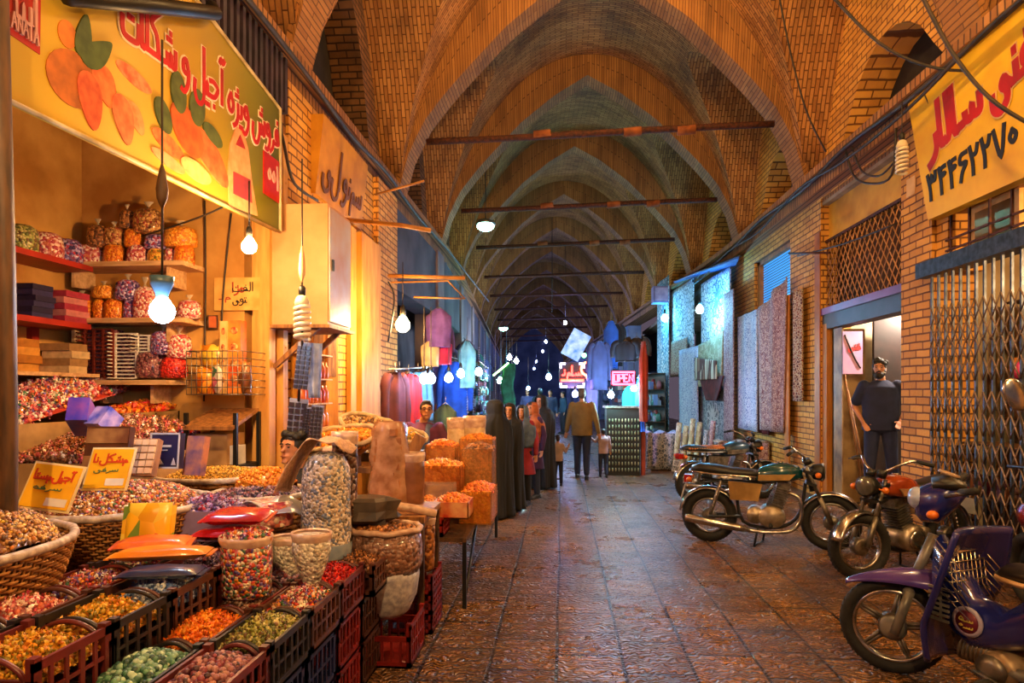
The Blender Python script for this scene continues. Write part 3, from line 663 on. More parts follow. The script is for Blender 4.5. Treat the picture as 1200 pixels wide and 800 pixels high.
# dark edge of the awning above the banner
b = MB(); b.tube([BP(60, -4) + Vector((.08, 0, 0)), BP(240, 16) + Vector((.08, 0, 0)), PX(248, 8, XB + .02)], .045, 8); tag(b.build('awning_bar', mm('black')), 'dark metal bar running above the top edge of the almond banner', 'bar')
b = MB()
for k in range(26):
    y = yt1 - .9 + k * .1; b.box((XB - .2, y, zt1 + .02), (XB - .14, y + .05, 4.75))
tag(b.build('slatted_vent', mat('slat', '3c2a38', '241a24', .6)), 'dark slatted screen in the gap above the almond banner', 'screen')
# wooden posts at the shop front
b = MB(); b.box((XL - .12, YP - .02, 0), (XL + .03, YP + .1, 4.0)); b.box((XL - .2, YP + .12, 0), (XL - .02, YP + .4, 4.0)); b.box((XL - .02, YP + .2, 0), (XL + .06, YP + .3, 4.0))
for k in range(8): b.ell((XL + .06, YP + .25, .9 + k * .38), .012, n=6, m=4)
tag(b.build('door_post', mat('post_paint', 'd8a050', 'b87c30', .6, 0, 4, .2, stretch=(4, 4, .5))), 'pale yellow wooden door post at the right end of the sweet shop', 'post')
b = MB(); p = PX(4, 460, -2.28); b.tube([(p.x, p.y, 0), (p.x + .02, p.y, 1.5), (p.x - .03, p.y, 3.6)], .035, 10, 4); tag(b.build('stall_pole', mm('dwood')), 'dark wooden pole holding up the near end of the sweet stall, at the left edge', 'pole')
# wires in the shop
for lab, pts in (('thin dark wire hanging down the yellow shop wall', [PY(240, 235, YP - .05), PY(241, 330, YP - .05), PY(239, 470, YP - .05)]), ('thin dark twig-like cable beside the paper notice', [PY(271, 250, YP - .05), PY(262, 340, YP - .05), PY(258, 420, YP - .05)]), ('pale string stretched from the bag shelves to the banner', [PY(168, 276, YP - .3), PY(245, 250, YP - .6), BP(318, 212)])):
    b = MB(); b.tube(pts, .008, 5, 6); tag(b.build('wire', mm('cable')), lab, 'wire')
# ---------------------------------------------------------------- shelves
def shelf(label, a, c, t, m, group=None, uprights=()):
    r = thing('wall_shelf', label, 'shelf', (min(a[0], c[0]), min(a[1], c[1]), a[2] - t), 0, group)
    b = MB(); b.box((min(a[0], c[0]), min(a[1], c[1]), a[2] - t), (max(a[0], c[0]), max(a[1], c[1]), a[2])); b.build('board', m, r)
    for u in uprights: b = MB(); b.box(*u); b.build('bracket', m, r)
    return r
redm = mat('red_paint', 'a8281a', '8a1c12', .5, 0, 5)
zr1, zr2 = 2.70, 2.20; xb = -4.34; yr0 = PX(7, 460, xb + .3).y - 1.0
shelf('upper bright red shelf running along the side wall of the sweet shop', (xb, yr0, zr1), (xb + .34, YP - .3, zr1), .045, redm, uprights=[((xb, 4.3, zr1 - .5), (xb + .05, 4.36, zr1 - .05))])
shelf('lower bright red shelf with boxes along the side wall of the sweet shop', (xb, yr0, zr2), (xb + .36, YP - .35, zr2), .045, redm, uprights=[((xb, 4.9, zr2 - .5), (xb + .05, 4.97, zr2 - .05))])
ws = mat('shelf_wood', 'd8b080', 'b48a58', .6, 0, 4, .15, stretch=(1, 6, 6))
def wshelf(label, px0, px1, py): a = PY(px0, py, YP); c = PY(px1, py, YP); shelf(label, (a.x, YP - .34, a.z), (c.x, YP, a.z), .04, ws, uprights=[((a.x + .1, YP - .25, a.z - .2), (a.x + .13, YP, a.z - .04)), ((c.x - .2, YP - .25, a.z - .2), (c.x - .17, YP, a.z - .04))]); return a.z
z1 = wshelf('top white shelf of bagged nuts on the end wall', 96, 240, 316)
z2 = wshelf('middle white shelf of bagged nuts on the end wall', 96, 240, 378)
z3 = wshelf('lowest white shelf with clear bags on the end wall', 128, 222, 446)
NB = 0
def nutbag(px, zb_, w, h, pal, label, Y=None, knot=True, group='bags of nuts on the shop shelves', lean=0, name='nut_bag', M_=None, loc=None, cat='bag', seed=0, sy=.8, scale=60):
    global NB; NB += 1; R = random.Random(NB * 7 + seed)
    Y = Y if Y is not None else YP - .17
    if loc is None: p = PY(px, 460, Y); loc = (p.x, Y, zb_)
    t = thing(name, label, cat, loc, 0, group); loc = Vector(loc)
    r = w / 2; pr = [(r*.8, 0), (r*.97, h*.08), (r*1.03, h*.3), (r, h*.6), (r*.9, h*.85), (r*.6, h*.97), (r*.15, h)]
    b = MB(); b.lathe(pr, loc, 20, 1, sy, None, .035, True, R)
    if lean: b.v = [(x + (z - loc.z) * lean, y, z) for x, y, z in b.v]
    b.build('contents', nuts('nuts_' + pal, CAND[pal], scale), t)
    if knot:
        b = MB(); b.lathe([(r*.35, h*.96), (r*.12, h*1.05), (r*.1, h*1.1), (r*.28, h*1.22), (r*.34, h*1.28)], loc, 10, 1, .5, None, .15, False, R)
        if lean: b.v = [(x + (z - loc.z) * lean, y, z) for x, y, z in b.v]
        b.build('tied_neck', mat('clear_film', 'd8c8a8', 'b8a488', .25, 0, 8, .2, alpha=.55), t)
    return t
mpx = lambda px, Y: px / F * dY(150, Y)
S_ = mpx(1, YP - .17)
def sb(px, pyb, pyt, wpx, pal, label, dz=0, **k): nutbag(px, PY(px, pyb, YP - .17).z, wpx * S_, (pyb - pyt) * S_, pal, label, **k)
Z1 = PY(100, 314, YP).z
for a in ((107, 290, 26, 'pink', 'pale bag of pink sweets standing at the left end of the top white shelf'), (134, 288, 25, 'orange', 'bright orange bag standing second from the left on the top white shelf'), (161, 289, 24, 'pink', 'bag of pale pink sweets standing in the middle of the top white shelf'), (183, 293, 20, 'gold', 'small mustard bag standing on the top white shelf'), (199, 293, 12, 'pink', 'narrow pale bag wedged on the top white shelf'), (216, 290, 24, 'orange', 'bright orange bag standing at the right end of the top white shelf')):
    sb(a[0], 314, a[1] - 2, a[2], a[3], a[4], knot=False)
for a in ((115, 291, 264, 26, 'brown', 'bag of brown nuts lying on top of the leftmost bags, top shelf'), (134, 288, 266, 23, 'nuts', 'bag of red-brown nuts on top of the bright orange bag, top shelf'), (156, 290, 268, 20, 'orange', 'orange bag sitting on the pink bag, top shelf'), (182, 292, 275, 24, 'purple', 'bag of mauve sweets sitting on the mustard bag, top shelf'), (212, 290, 266, 38, 'saffron', 'wide bag of orange snacks on top at the right end, top shelf'), (149, 268, 246, 18, 'brown', 'dark bag of nuts second from the top of the heap, top shelf'), (174, 274, 245, 34, 'nuts', 'fat bag of brown nuts crowning the heap on the top shelf')):
    sb(a[0], a[1], a[2], a[3], a[4], a[5])
for a in ((96, 376, 348, 25, 'orange', 'orange bag leaning at the left end of the middle white shelf'), (116, 376, 350, 14, 'orange', 'narrow orange bag on the middle white shelf'), (134, 376, 350, 22, 'orange', 'fat orange bag third from the left on the middle white shelf'), (122, 350, 334, 26, 'saffron', 'small orange bag lying on the orange bags, middle shelf'), (152, 376, 350, 14, 'purple', 'bluish bag standing beside the orange bags, middle shelf'), (150, 352, 328, 28, 'purple', 'bluish tied bag on top of its twin, middle shelf'), (170, 376, 336, 26, 'pink', 'tall bag of pink nuts behind the cold white lamp, middle shelf'), (222, 374, 352, 26, 'pink', 'bag of reddish sweets at the right end of the middle shelf')):
    sb(a[0], a[1], a[2], a[3], a[4], a[5])
for a in ((176, 443, 412, 32, 'plum', 'round clear bag of dark red sweets on the lowest shelf'), (204, 443, 418, 30, 'red', 'clear bag of bright red sweets on the lowest shelf'), (192, 416, 388, 30, 'purple', 'bluish clear bag resting on the dark red bag, lowest shelf'), (210, 420, 392, 28, 'pink', 'puffy clear bag of pink wafers on the lowest shelf')):
    sb(a[0], a[1], a[2], a[3], a[4], a[5])
# bags on the upper red shelf, packages on the lower
for k, (y, pal, lab) in enumerate(((4.35, 'olive', 'bag of green and yellow seeds at the near end of the upper red shelf'), (4.65, 'olive', 'second bag of green seeds on the upper red shelf'), (4.9, 'pink', 'pale clear bag in the middle of the upper red shelf'), (5.12, 'purple', 'bluish clear bag near the far end of the upper red shelf'), (5.33, 'pink', 'pale pink bag in the corner of the upper red shelf'))):
    nutbag(0, 0, .26, .22, pal, lab, loc=(xb + .17, y, zr1), knot=False, group=None)
def boxstack(label, loc, n, d, cols, name='carton_stack', group=None):
    for k in range(n):
        b = MB(); j = random.uniform(-.01, .01); b.box((loc[0] + j, loc[1] + j, loc[2] + k * (d[2] + .002)), (loc[0] + d[0] + j, loc[1] + d[1] + j, loc[2] + k * (d[2] + .002) + d[2])); c = cols[k % len(cols)]
        o = b.build(name, mat('carton_' + c, c, None, .5, 0, 20, .1)); tag(o, label, 'box', group)
boxstack('flat red-brown carton in the tall pile at the near end of the lower red shelf', (xb + .03, 4.2, zr2), 10, (.28, .2, .042), ['b84a28', '9c3418'], 'sweet_carton', 'red-brown cartons in the tall pile on the lower red shelf')
boxstack('dark blue tray in the short pile on the lower red shelf', (xb + .05, 4.62, zr2), 6, (.26, .2, .042), ['2c2a58', '1e1c40'], 'sweet_carton', 'dark blue trays on the lower red shelf')
boxstack('pink and white carton in the pile at the far end of the lower red shelf', (xb + .05, 4.92, zr2), 5, (.26, .26, .05), ['a83048', 'c87a78'], 'sweet_carton', 'pink cartons on the lower red shelf')
# things between the shelves lower down
pz = PX(40, 430, xb + .2)
shelf('plain board shelf below the red shelves, left side wall', (xb, yr0, 1.78), (xb + .4, YP - .3, 1.78), .03, ws)
boxstack('small golden biscuit box stacked on the plain side shelf', (xb + .08, 4.35, 1.78), 4, (.26, .3, .06), ['c88a34', 'a86a20'], 'biscuit_box', 'golden biscuit boxes on the side shelf')
boxstack('cream box stacked in the corner of the side shelf', (xb + .08, 4.95, 1.78), 4, (.26, .2, .06), ['d8b884', 'a88050'], 'biscuit_box', 'cream boxes in the shop corner')
# plastic crate-like rack of flat sweets, white slatted rack
def slatrack(label, px0, px1, py0, py1, Y, m, nx, nz, back=None):
    a, c = PY(px0, py1, Y), PY(px1, py0, Y); t = thing('slatted_rack', label, 'rack', (a.x, Y, a.z))
    b = MB()
    for i in range(nz + 1):
        z = a.z + (c.z - a.z) * i / nz; b.box((a.x, Y - .02, z - .006), (c.x, Y, z + .006)); b.box((a.x, Y - .12, z - .004), (a.x + .01, Y, z + .004))
    b.build('slats', m, t); b = MB()
    for i in range(nx + 1): x = a.x + (c.x - a.x) * i / nx; b.box((x - .009, Y - .03, a.z), (x + .009, Y - .01, c.z))
    b.build('uprights', m, t)
    b = MB(); b.box((a.x, Y + .02, a.z), (c.x, Y + .12, c.z)); b.build('packets', back or nuts('nuts_plum', CAND['plum'], 34), t)
slatrack('white slatted plastic rack standing on the lowest shelf', 137, 162, 391, 443, YP - .2, mm('white'), 1, 12)
slatrack('small white slatted rack right of the bigger one', 163, 190, 393, 412, YP - .2, mm('white'), 2, 5)
slatrack('dark red slatted rack in the shop corner left of the white rack', 101, 134, 386, 442, YP - .24, mat('maroon', '7a2c1c', '54180f', .5), 3, 12)
# paper notice, small picture, tall red-gold boxes and wire basket
def board(name, label, cat, px0, py0, px1, py1, Y, c, c2=None, t=.015, world=False):
    a, d = PY(px0, py1, Y), PY(px1, py0, Y); o = thing(name, label, cat, (a.x, Y, a.z)); b = MB(); b.box((a.x, Y - t, a.z), (d.x, Y, d.z)); b.build('panel', mat('board_' + c, c, c2, .7, 0, 8, .05), o); return o, a, d
o, a, d = board('paper_notice', 'yellow paper notice with black handwritten Persian words on the shop wall', 'notice', 252, 325, 305, 364, YP - .01, 'd8a858', 'c08c3c')
b = MB(); write(b, rev('alef', 'lam_i', 'fe_i', 'te'), (d.x - .25, YP - .026, d.z - .12), (1, 0, 0), (0, 0, 1), .08, .12, .003, .2); write(b, rev('te_m', 'vav', 'ye'), (a.x + .17, YP - .026, a.z + .07), (1, 0, 0), (0, 0, 1), .08, .12, .003, .13); b.build('handwriting', mm('black'), o)
b = MB(); write(b, rev('he', 'zhe', 'alef'), (a.x + .16, YP - .026, d.z - .13), (1, 0, 0), (0, 0, 1), .09, .14, .003, .12); write(b, rev('mim', 'nun_i'), (a.x + .05, YP - .026, a.z + .1), (1, 0, 0), (0, 0, 1), .07, .14, .003, .1); b.build('handwriting', mat('ink_red', '9c2c18', None, .6), o)['label'] = 'red handwriting'
o, a, d = board('small_picture', 'small reddish picture card hanging below the paper notice', 'picture', 245, 370, 256, 385, YP - .01, 'c86a34', 'a84a20')
b = MB(); b.tube([(a.x, YP - .03, a.z), (d.x, YP - .03, a.z), (d.x, YP - .03, d.z), (a.x, YP - .03, d.z), (a.x, YP - .03, a.z)], .008, 5); b.build('frame', mm('dwood'), o)
for lab, x0, x1, y0_, y1_, Y, c, c2 in (('tall narrow cream gift box standing in the wire basket', 262, 270, 377, 461, YP - .28, 'e0b070', 'c89850'), ('tall narrow red and gold gift box standing in the wire basket', 271, 286, 376, 461, YP - .26, 'c8501c', 'd88a30')):
    a, d = PY(x0, y1_, Y), PY(x1, y0_, Y); b = MB(); b.box((a.x, Y - .06, a.z), (d.x, Y + .04, d.z)); o = b.build('gift_box', mat('gift_' + c, c, c2, .5, 0, 7, 0)); tag(o, lab, 'box')
    for k in range(4): b = MB(); b.ell(((a.x + d.x)/2, Y - .062, a.z + (d.z - a.z) * (.2 + k * .22)), ((d.x - a.x) * .3, .004, .03), n=10); b.build('printed_ornament', mat('orn', '8c2414', 'e8b060', .5, 0, 30), o)
a, d = PY(228, 462, YP - .3), PY(293, 412, YP - .3)
t = thing('wire_basket', 'wire basket of bright snack packets hanging beside the shelves', 'basket', (a.x, YP - .42, a.z)); b = MB()
for k in range(12): x = a.x + (d.x - a.x) * k / 11; b.tube([(x, YP - .42, d.z), (x, YP - .42, a.z), (x, YP - .02, a.z)], .004, 4)
for k in range(7): z = a.z + (d.z - a.z) * k / 6; b.tube([(a.x, YP - .02, z), (a.x, YP - .42, z), (d.x, YP - .42, z), (d.x, YP - .02, z)], .004, 4)
b.build('wire_frame', mm('steel'), t)
for k, (x0, x1, y0_, y1_, pal, lab) in enumerate(((230, 250, 432, 461, 'orange', 'orange and yellow snack packet in the front of the wire basket'), (247, 262, 428, 461, 'mixed', 'multicoloured snack packet in the wire basket beside the gift boxes'), (232, 258, 404, 431, 'gold', 'yellow snack packet lying on top of the wire basket'), (271, 290, 424, 460, 'brown', 'brown packet behind the wires at the right of the basket'))):
    a2, d2 = PY(x0, y1_, YP - .34), PY(x1, y0_, YP - .34); b = MB(); cx, cz = (a2.x + d2.x) / 2, (a2.z + d2.z) / 2; b.ell((cx, YP - .34 + .02 * k, cz), ((d2.x - a2.x) * .56, .045, (d2.z - a2.z) * .56), n=14, m=10); b.cbox((cx, YP - .34 + .02 * k, cz), (d2.x - a2.x, .01, d2.z - a2.z)); tag(b.build('snack_packet', nuts('pk_' + pal, CAND[pal], 14, .3)), lab, 'packet')
# low metal cabinet rack with a box (far right of the niche)
a, d = PY(249, 545, YP - .05), PY(303, 482, YP - .05)
t = thing('side_rack', 'dark metal rack with a sloping wooden top at the right end of the niche', 'rack', (a.x, YP - .45, 0))
b = MB()
for x in (a.x, d.x):
    for y in (YP - .45, YP - .05): b.box((x - .015, y - .015, 0), (x + .015, y + .015, d.z))
b.box((a.x, YP - .45, a.z), (d.x, YP - .05, a.z + .04)); b.box((a.x, YP - .45, a.z - .3), (d.x, YP - .05, a.z - .27)); b.build('frame', mm('black'), t)
b = MB(); b.hexa([(a.x, YP - .5, d.z - .14), (d.x, YP - .5, d.z - .14), (d.x, YP - .05, d.z), (a.x, YP - .05, d.z), (a.x, YP - .5, d.z - .11), (d.x, YP - .5, d.z - .11), (d.x, YP - .05, d.z + .03), (a.x, YP - .05, d.z + .03)]); b.build('sloping_top', mm('wood'), t)
b = MB(); b.box((a.x + .05, YP - .4, a.z + .042), (a.x + .32, YP - .1, a.z + .3)); tag(b.build('cardboard_box', mat('cardb', 'c89a64', 'a87a44', .8)), 'brown cardboard box inside the small metal rack', 'box')
b = MB(); b.box((d.x - .11, YP - .35, a.z + .042), (d.x - .04, YP - .2, a.z + .2)); tag(b.build('small_carton', mm('white')), 'small white carton beside the cardboard box in the metal rack', 'box')
# ================================================================ SWEET STALL IN FRONT OF THE SHOP
def crate(name, label, x0, x1, y0, y1, z0, h, m, group=None, arcs=True, nsl=5):
    """open slatted plastic crate: floor, slotted sides, corner posts; the short ends carry an arched handle"""
    t = thing(name, label, 'crate', ((x0+x1)/2, (y0+y1)/2, z0), 0, group); b = MB(); w = .012; z1 = z0 + h
    b.box((x0, y0, z0), (x1, y1, z0 + .012))
    for x in (x0, x1 - w):
        b.box((x, y0, z0), (x + w, y1, z0 + .035)); b.box((x, y0, z1 - .028), (x + w, y1, z1))
        k = int((y1 - y0) / .055)
        for i in range(k + 1): y = y0 + (y1 - y0 - .014) * i / k; b.box((x + .002, y, z0 + .03), (x + w - .002, y + .014 + (.006 if i % 3 == 0 else 0), z1 - .02))
        b.box((x + .003, y0, z0 + h*.5 - .006), (x + w - .003, y1, z0 + h*.5 + .006))
    for y in (y0, y1 - w):
        b.box((x0, y, z0), (x1, y + w, z0 + .035)); b.box((x0, y, z0 + h*.62), (x1, y + w, z0 + h*.74))
        k = max(3, int((x1 - x0) / .055))
        for i in range(k + 1): x = x0 + (x1 - x0 - .014) * i / k; b.box((x, y + .002, z0 + .03), (x + .014, y + w - .002, z0 + h*.66))
    for x in (x0, x1 - .028):
        for y in (y0, y1 - .028): b.box((x, y, z0), (x + .028, y + .028, z1 + .012))
    b.build('body', m, t)
    if arcs:
        for y in (y0 + w/2, y1 - w/2):
            b = MB(); q = [(x0 + .03 + (x1 - x0 - .06) * i / 12, y, z0 + h*.7 + (h*.34) * math.sin(PI * i / 12) ** .6) for i in range(13)]; b.tube(q, .0085, 6); b.build('handle', m, t)
    return t
pm = [mat('crate_brown', '5c3426', '3c2016', .4, 0, 8, .05), mat('crate_maroon', '6c2420', '481612', .4, 0, 8, .05), mat('crate_black', '2c2626', '1a1616', .4, 0, 8, .05)]
posw = ['nearest the viewer', 'second from the viewer', 'third from the viewer', 'fourth from the viewer', 'at the far end']
AY = [1.53, 1.9, 2.28, 2.66, 3.04, 3.42]; AXs = [(-1.3, -1.06, 'outer'), (-1.55, -1.31, 'inner')]
pa = {(0, 0): ('plum', 'ball'), (0, 1): ('green', 'ball'), (1, 0): ('plum', 'ball'), (1, 1): ('green', 'ball'), (2, 0): ('olive', 'candy'), (2, 1): ('orange', 'candy'), (3, 0): ('mixed', 'candy'), (3, 1): ('choc', 'ball'), (4, 0): ('red', 'candy'), (4, 1): ('dark', 'ball')}
for k in range(5):
    for j, (x0, x1, nm) in enumerate(AXs):
        if k == 0 and j == 0: pass
        crate('sweet_crate', 'low row of crates, %s line, crate %s' % (nm, posw[k]), x0, x1, AY[k], AY[k+1] - .015, .5, .19, pm[(k + j) % 3])
        pal, kd = pa[(k, j)]; nd = 520 if k < 4 else 420
        pile('sweets', '%s sweets heaped in the %s crate of the low row, %s' % (dict(plum='dark plum coloured round', green='pale and dark green round', olive='olive and cream wrapped', orange='bright orange wrapped', mixed='orange and green wrapped', choc='dark chocolate coloured round', red='bright red wrapped', dark='dark mauve round')[pal], nm, posw[k]), 'sweets', sq(x0 + .018, AY[k] + .018, x1 - .018, AY[k+1] - .035), dome(.655, .065), pal, nd, .025 if kd == 'ball' else .028, kd, seed=k * 3 + j)
# extra crate of chocolates at the end of the low row
crate('sweet_crate', 'small crate of red-brown sweets beyond the low row, beside the almond sack', -1.3, -1.02, 3.44, 3.72, .5, .17, pm[0])
pile('sweets', 'red-brown sweets in the last small crate beside the almond sack', 'sweets', sq(-1.28, 3.46, -1.04, 3.7), dome(.65, .04), 'brown', 200, .03, 'candy', seed=31)
BY = [1.72, 2.05, 2.38, 2.71, 3.04, 3.37]; BXs = [(-1.8, -1.5, 'front'), (-2.12, -1.82, 'back')]
pb = {(0, 0): 'gold', (0, 1): 'purple', (1, 0): 'gold', (1, 1): 'pink', (2, 0): 'bluewhite', (2, 1): 'mixed', (3, 0): 'dark', (3, 1): 'mixed', (4, 0): 'gold', (4, 1): 'plum'}
dn = dict(gold='golden yellow wrapped', purple='white and purple wrapped', pink='pink and cream wrapped', bluewhite='blue and white wrapped', mixed='many-coloured wrapped', dark='dark mauve', plum='plum coloured')
for k in range(5):
    for j, (x0, x1, nm) in enumerate(BXs):
        crate('sweet_crate', 'raised row of crates, %s line, crate %s' % (nm, posw[k]), x0, x1, BY[k], BY[k+1] - .015, .645, .2, pm[(k + j + 1) % 3])
        pal = pb[(k, j)]
        pile('sweets', '%s sweets in the %s crate of the raised row, %s' % (dn[pal], nm, posw[k]), 'sweets', sq(x0 + .018, BY[k] + .018, x1 - .018, BY[k+1] - .035), dome(.78, .08), pal, 520, .029, 'candy', seed=50 + k * 3 + j)
# supports
t = thing('stall_bench', 'long wooden bench carrying the raised rows of crates and baskets', 'bench', (-2.2, 1.5, 0))
b = MB()
for k in range(6): b.box((-2.75 + k * .205, 1.4, .6), (-2.75 + k * .205 + .195, 4.3, .643))
b.build('planks', mm('dwood'), t)
for x in (-2.7, -1.58):
    for y in (1.5, 2.9, 4.2): b = MB(); b.box((x, y, 0), (x + .06, y + .06, .6)); b.build('leg', mm('dwood'), t)
cc = [mm('redpl'), mm('bluepl'), mm('brownpl')]
for k in range(6):
    for z in range(2):
        c_ = [mm('redpl'), mm('redpl'), mm('bluepl'), mm('bluepl'), mm('redpl'), mm('brownpl')][k]; nmz = ['bottom', 'upper'][z]
        y0 = [1.53, 1.9, 2.28, 2.66, 3.04, 3.42][k]
        crate('support_crate', '%s empty %s crate under the low row, %s' % (nmz, ['dark red', 'dark red', 'dark blue', 'dark blue', 'dark red', 'brown'][k], (posw + ['beyond the row'])[k]), -1.52, -1.08, y0 + .01, y0 + .35, z * .25, .245 if z == 0 else .236, c_, arcs=False)
# ---------------------------------------------------------------- baskets
wick = mat('wicker', 'b07a3c', '7a4c20', .6, 0, 30, .3)
def basket(label, cx, cy, rx, ry, z0, h, rim=True, stuff=None, n=44, rows=13, rz=0, tilt=0, group=None, foot_k=.72, m=None):
    t = thing('wicker_basket', label, 'basket', (cx, cy, z0), 0, group); m = m or wick; R = Matrix.Rotation(rz, 3, 'Z'); T = Matrix.Rotation(tilt, 3, 'Y')
    def pt(a, f, k=1.0):
        q = foot_k + (1 - foot_k) * f ** .75; return Vector((cx, cy, z0)) + R @ (T @ Vector((rx * q * k * math.cos(a), ry * q * k * math.sin(a), h * f)))
    b = MB()
    for i in range(rows):
        f = (i + .5) / rows; b.tube([pt(2 * PI * k / (n*2), f, 1 + .022 * (1 if ((k // 2) + i) % 2 else -1)) for k in range(n*2)], h / rows * .42, 5, closed=True)
    b.build('weave', m, t); b = MB()
    for k in range(n): a = 2 * PI * (k + .25) / n; b.tube([pt(a, f / 4) for f in range(5)], .006, 4)
    b.build('stakes', m, t)
    b = MB(); N = 24; b.add([pt(2 * PI * k / N, f, .95) for f in (0, .5, .93) for k in range(N)], [(i*N+k, i*N+(k+1) % N, (i+1)*N+(k+1) % N, (i+1)*N+k) for i in range(2) for k in range(N)] + [tuple(range(N))], True); b.build('lining', mat('liner', '4a3018', '33200f', .9), t)
    if rim: b = MB(); b.tube([pt(2 * PI * k / 48, 1 + random.uniform(-.01, .01), 1.0) for k in range(48)], .019, 8, closed=True); b.build('rim', mat('rim_wrap', 'c8bcb4', '94847c', .45, 0, 30, .6), t)['label'] = 'rim wrapped in cloudy plastic film'
    return t
def heap(label, cx, cy, rx, ry, z, h, pal, n, size, kind='nut', seed=1, rz=0, mixp=None, p=.8, name='nuts', cat='nuts', off=(0, 0)):
    fo = disc(cx, cy, rx, ry, rz)
    def top(u, v): x, y = 2*u-1 - off[0], 2*v-1 - off[1]; return z + h * max(0, 1 - (x*x + y*y) * .75) ** p
    return pile(name, label, cat, fo, top, pal, n, size, kind, seed=seed, mixp=mixp)
c1 = P(14, 640, 2.72); basket('big wicker basket of mixed nuts at the left edge of the picture', -2.46, 2.3, .46, .52, .645, .37, rows=24, n=76)
heap('brown mixed nuts heaped in the big basket at the left edge', -2.46, 2.3, .43, .49, .98, .2, 'seed', 4600, .0185, seed=61, mixp=('gold', .12))
basket('second big wicker basket, behind the one at the left edge', -2.36, 3.32, .42, .45, .645, .37, rows=24, n=76, rz=.1)
heap('colourful trail mix heaped in the second big basket', -2.36, 3.32, .39, .42, .98, .15, 'nuts', 4200, .0185, seed=62, mixp=('mixed', .45))
heap2 = None
basket('round tray basket of green raisins behind the trail mix', -2.42, 4.35, .40, .36, .86, .18, rows=6, foot_k=.6)
heap('yellow green raisins in the round tray basket', -2.42, 4.35, .37, .33, 1.0, .09, 'raisin', 2200, .018, seed=63)
basket('round basket of dates and golden raisins beside the tall pistachio sack', -1.92, 4.0, .30, .32, .645, .33, rows=11, foot_k=.75)
heap('dark dates and shiny prunes in the round basket next to the pistachio sack', -1.92, 4.0, .28, .3, .95, .06, 'dark', 1100, .026, seed=64)
heap('golden raisins piled on the back of the date basket', -1.96, 4.14, .2, .17, .99, .13, 'saffron', 600, .022, seed=65)
b = MB(); b.box((-2.85, 4.0, .645), (-2.1, 4.75, .855)); tag(b.build('wooden_box', mm('dwood')), 'wooden box under the tray of green raisins', 'box')
# price signs
def signcard(label, px0, py0, px1, py1, d, tilt, cols, w1, w2):
    a, c = P(px0, py1, d), P(px1, py1, d); U = (c - a).normalized(); h = (py1 - py0) / F * d; Wd = (c - a).length
    V = (Vector((0, 0, 1)) + Vector((-.1, .45, 0))).normalized(); U = (U + Vector((0, 0, tilt))).normalized()
    V = (V - U * V.dot(U)).normalized()
    t = thing('price_sign', label, 'sign', a); b = MB(); b.prism(Rect(0, 0, Wd, h), a, U, V, .006); b.build('card', mat('sign_yellow', 'e8b010', 'd89a08', .5, 0, 5, 0), t)
    b = MB(); b.prism(Rect(-.012, -.012, Wd + .012, h + .012), a - U.cross(V) * .006, U, V, .005); b.build('border', mat('sign_edge', 'e0cfa0', 'c8b078', .5), t)
    N = U.cross(V) * .0065; b = MB(); write(b, w1, a + U * Wd * .06 + V * h * .66 + N, U, V, h * .22, .2, .002, Wd * .86); b.build('lettering', mat('sign_orange', 'c83c10', None, .5, 0, 4, 0), t)['label'] = 'orange lettering'
    b = MB(); write(b, w2, a + U * Wd * .15 + V * h * .42 + N, U, V, h * .14, .16, .002, Wd * .6); b.build('small_lettering', mat('sign_green', '4a6a3c', None, .5, 0, 4, 0), t)
    b = MB(); b.prism(Rect(Wd * .5, h * .06, Wd * .95, h * .24), a + N, U, V, .001); b.build('price_patch', mm('white'), t)
    return t
signcard('yellow price sign with orange lettering stuck in the nuts, left of the two', 22, 540, 78, 592, 3.05, -.12, None, rev('alef_mad', 'jim_i', 'ye_m', 'lam', 'thin', 'mim', 'sin_i', 'te_m', 'alef_f'), rev('sin_i', 're_f', 'fe_i', 'he'))
signcard('yellow price sign leaning on the chocolate box, right of the two', 98, 524, 146, 572, 3.3, .0, None, rev('mim', 'shin_i', 'kaf_m', 'lam', 'thin', 'nun_i', 'alef'), rev('sin_i', 're_f', 'fe_i', 'ye'))
# ---------------------------------------------------------------- inclined display inside the niche
def tray(label, x0, x1, y0, y1, z, h, m, name='display_tray'):
    t = thing(name, label, 'tray', ((x0+x1)/2, (y0+y1)/2, z)); b = MB()
    b.box((x0, y0, z), (x1, y1, z + .02))
    for q in (((x0, y0, z), (x1, y0 + .02, z + h)), ((x0, y1 - .02, z), (x1, y1, z + h)), ((x0, y0, z), (x0 + .02, y1, z + h)), ((x1 - .02, y0, z), (x1, y1, z + h))): b.box(*q)
    b.build('box', m, t)
    for x in (x0, x1 - .05):
        for y in (y0, y1 - .05): b = MB(); b.box((x, y, 0), (x + .05, y + .05, z)); b.build('leg', mm('dwood'), t)
    return t
wtm = mat('tray_wood', 'a8824e', '7a5a30', .7, 0, 5)
tray('wooden tray of red-brown sweets in the middle of the stepped display', -3.4, -2.72, 3.55, 4.5, .98, .22, wtm)
pile('sweets', 'red-brown wrapped sweets in a big heap on the stepped display', 'sweets', sq(-3.38, 3.57, -2.74, 4.48), lambda u, v: 1.17 + .22 * v + .06 * (1 - (2*u-1)**2), 'brown', 2200, .036, 'candy', seed=70, mixp=('pink', .35))
tray('wooden tray of assorted sweets at the back of the stepped display', -4.3, -3.42, 3.7, 4.7, 1.22, .2, wtm)
pile('sweets', 'assorted red, green and blue sweets heaped at the back left of the display', 'sweets', sq(-4.28, 3.72, -3.44, 4.68), lambda u, v: 1.4 + .22 * v + .1 * (1 - (2*u-1)**2), 'mixed', 1500, .045, 'candy', seed=71, mixp=('pink', .25))
tray('wooden tray of pink sweets under the lowest shelf', -4.3, -3.4, 4.72, YP - .02, 1.28, .18, wtm)
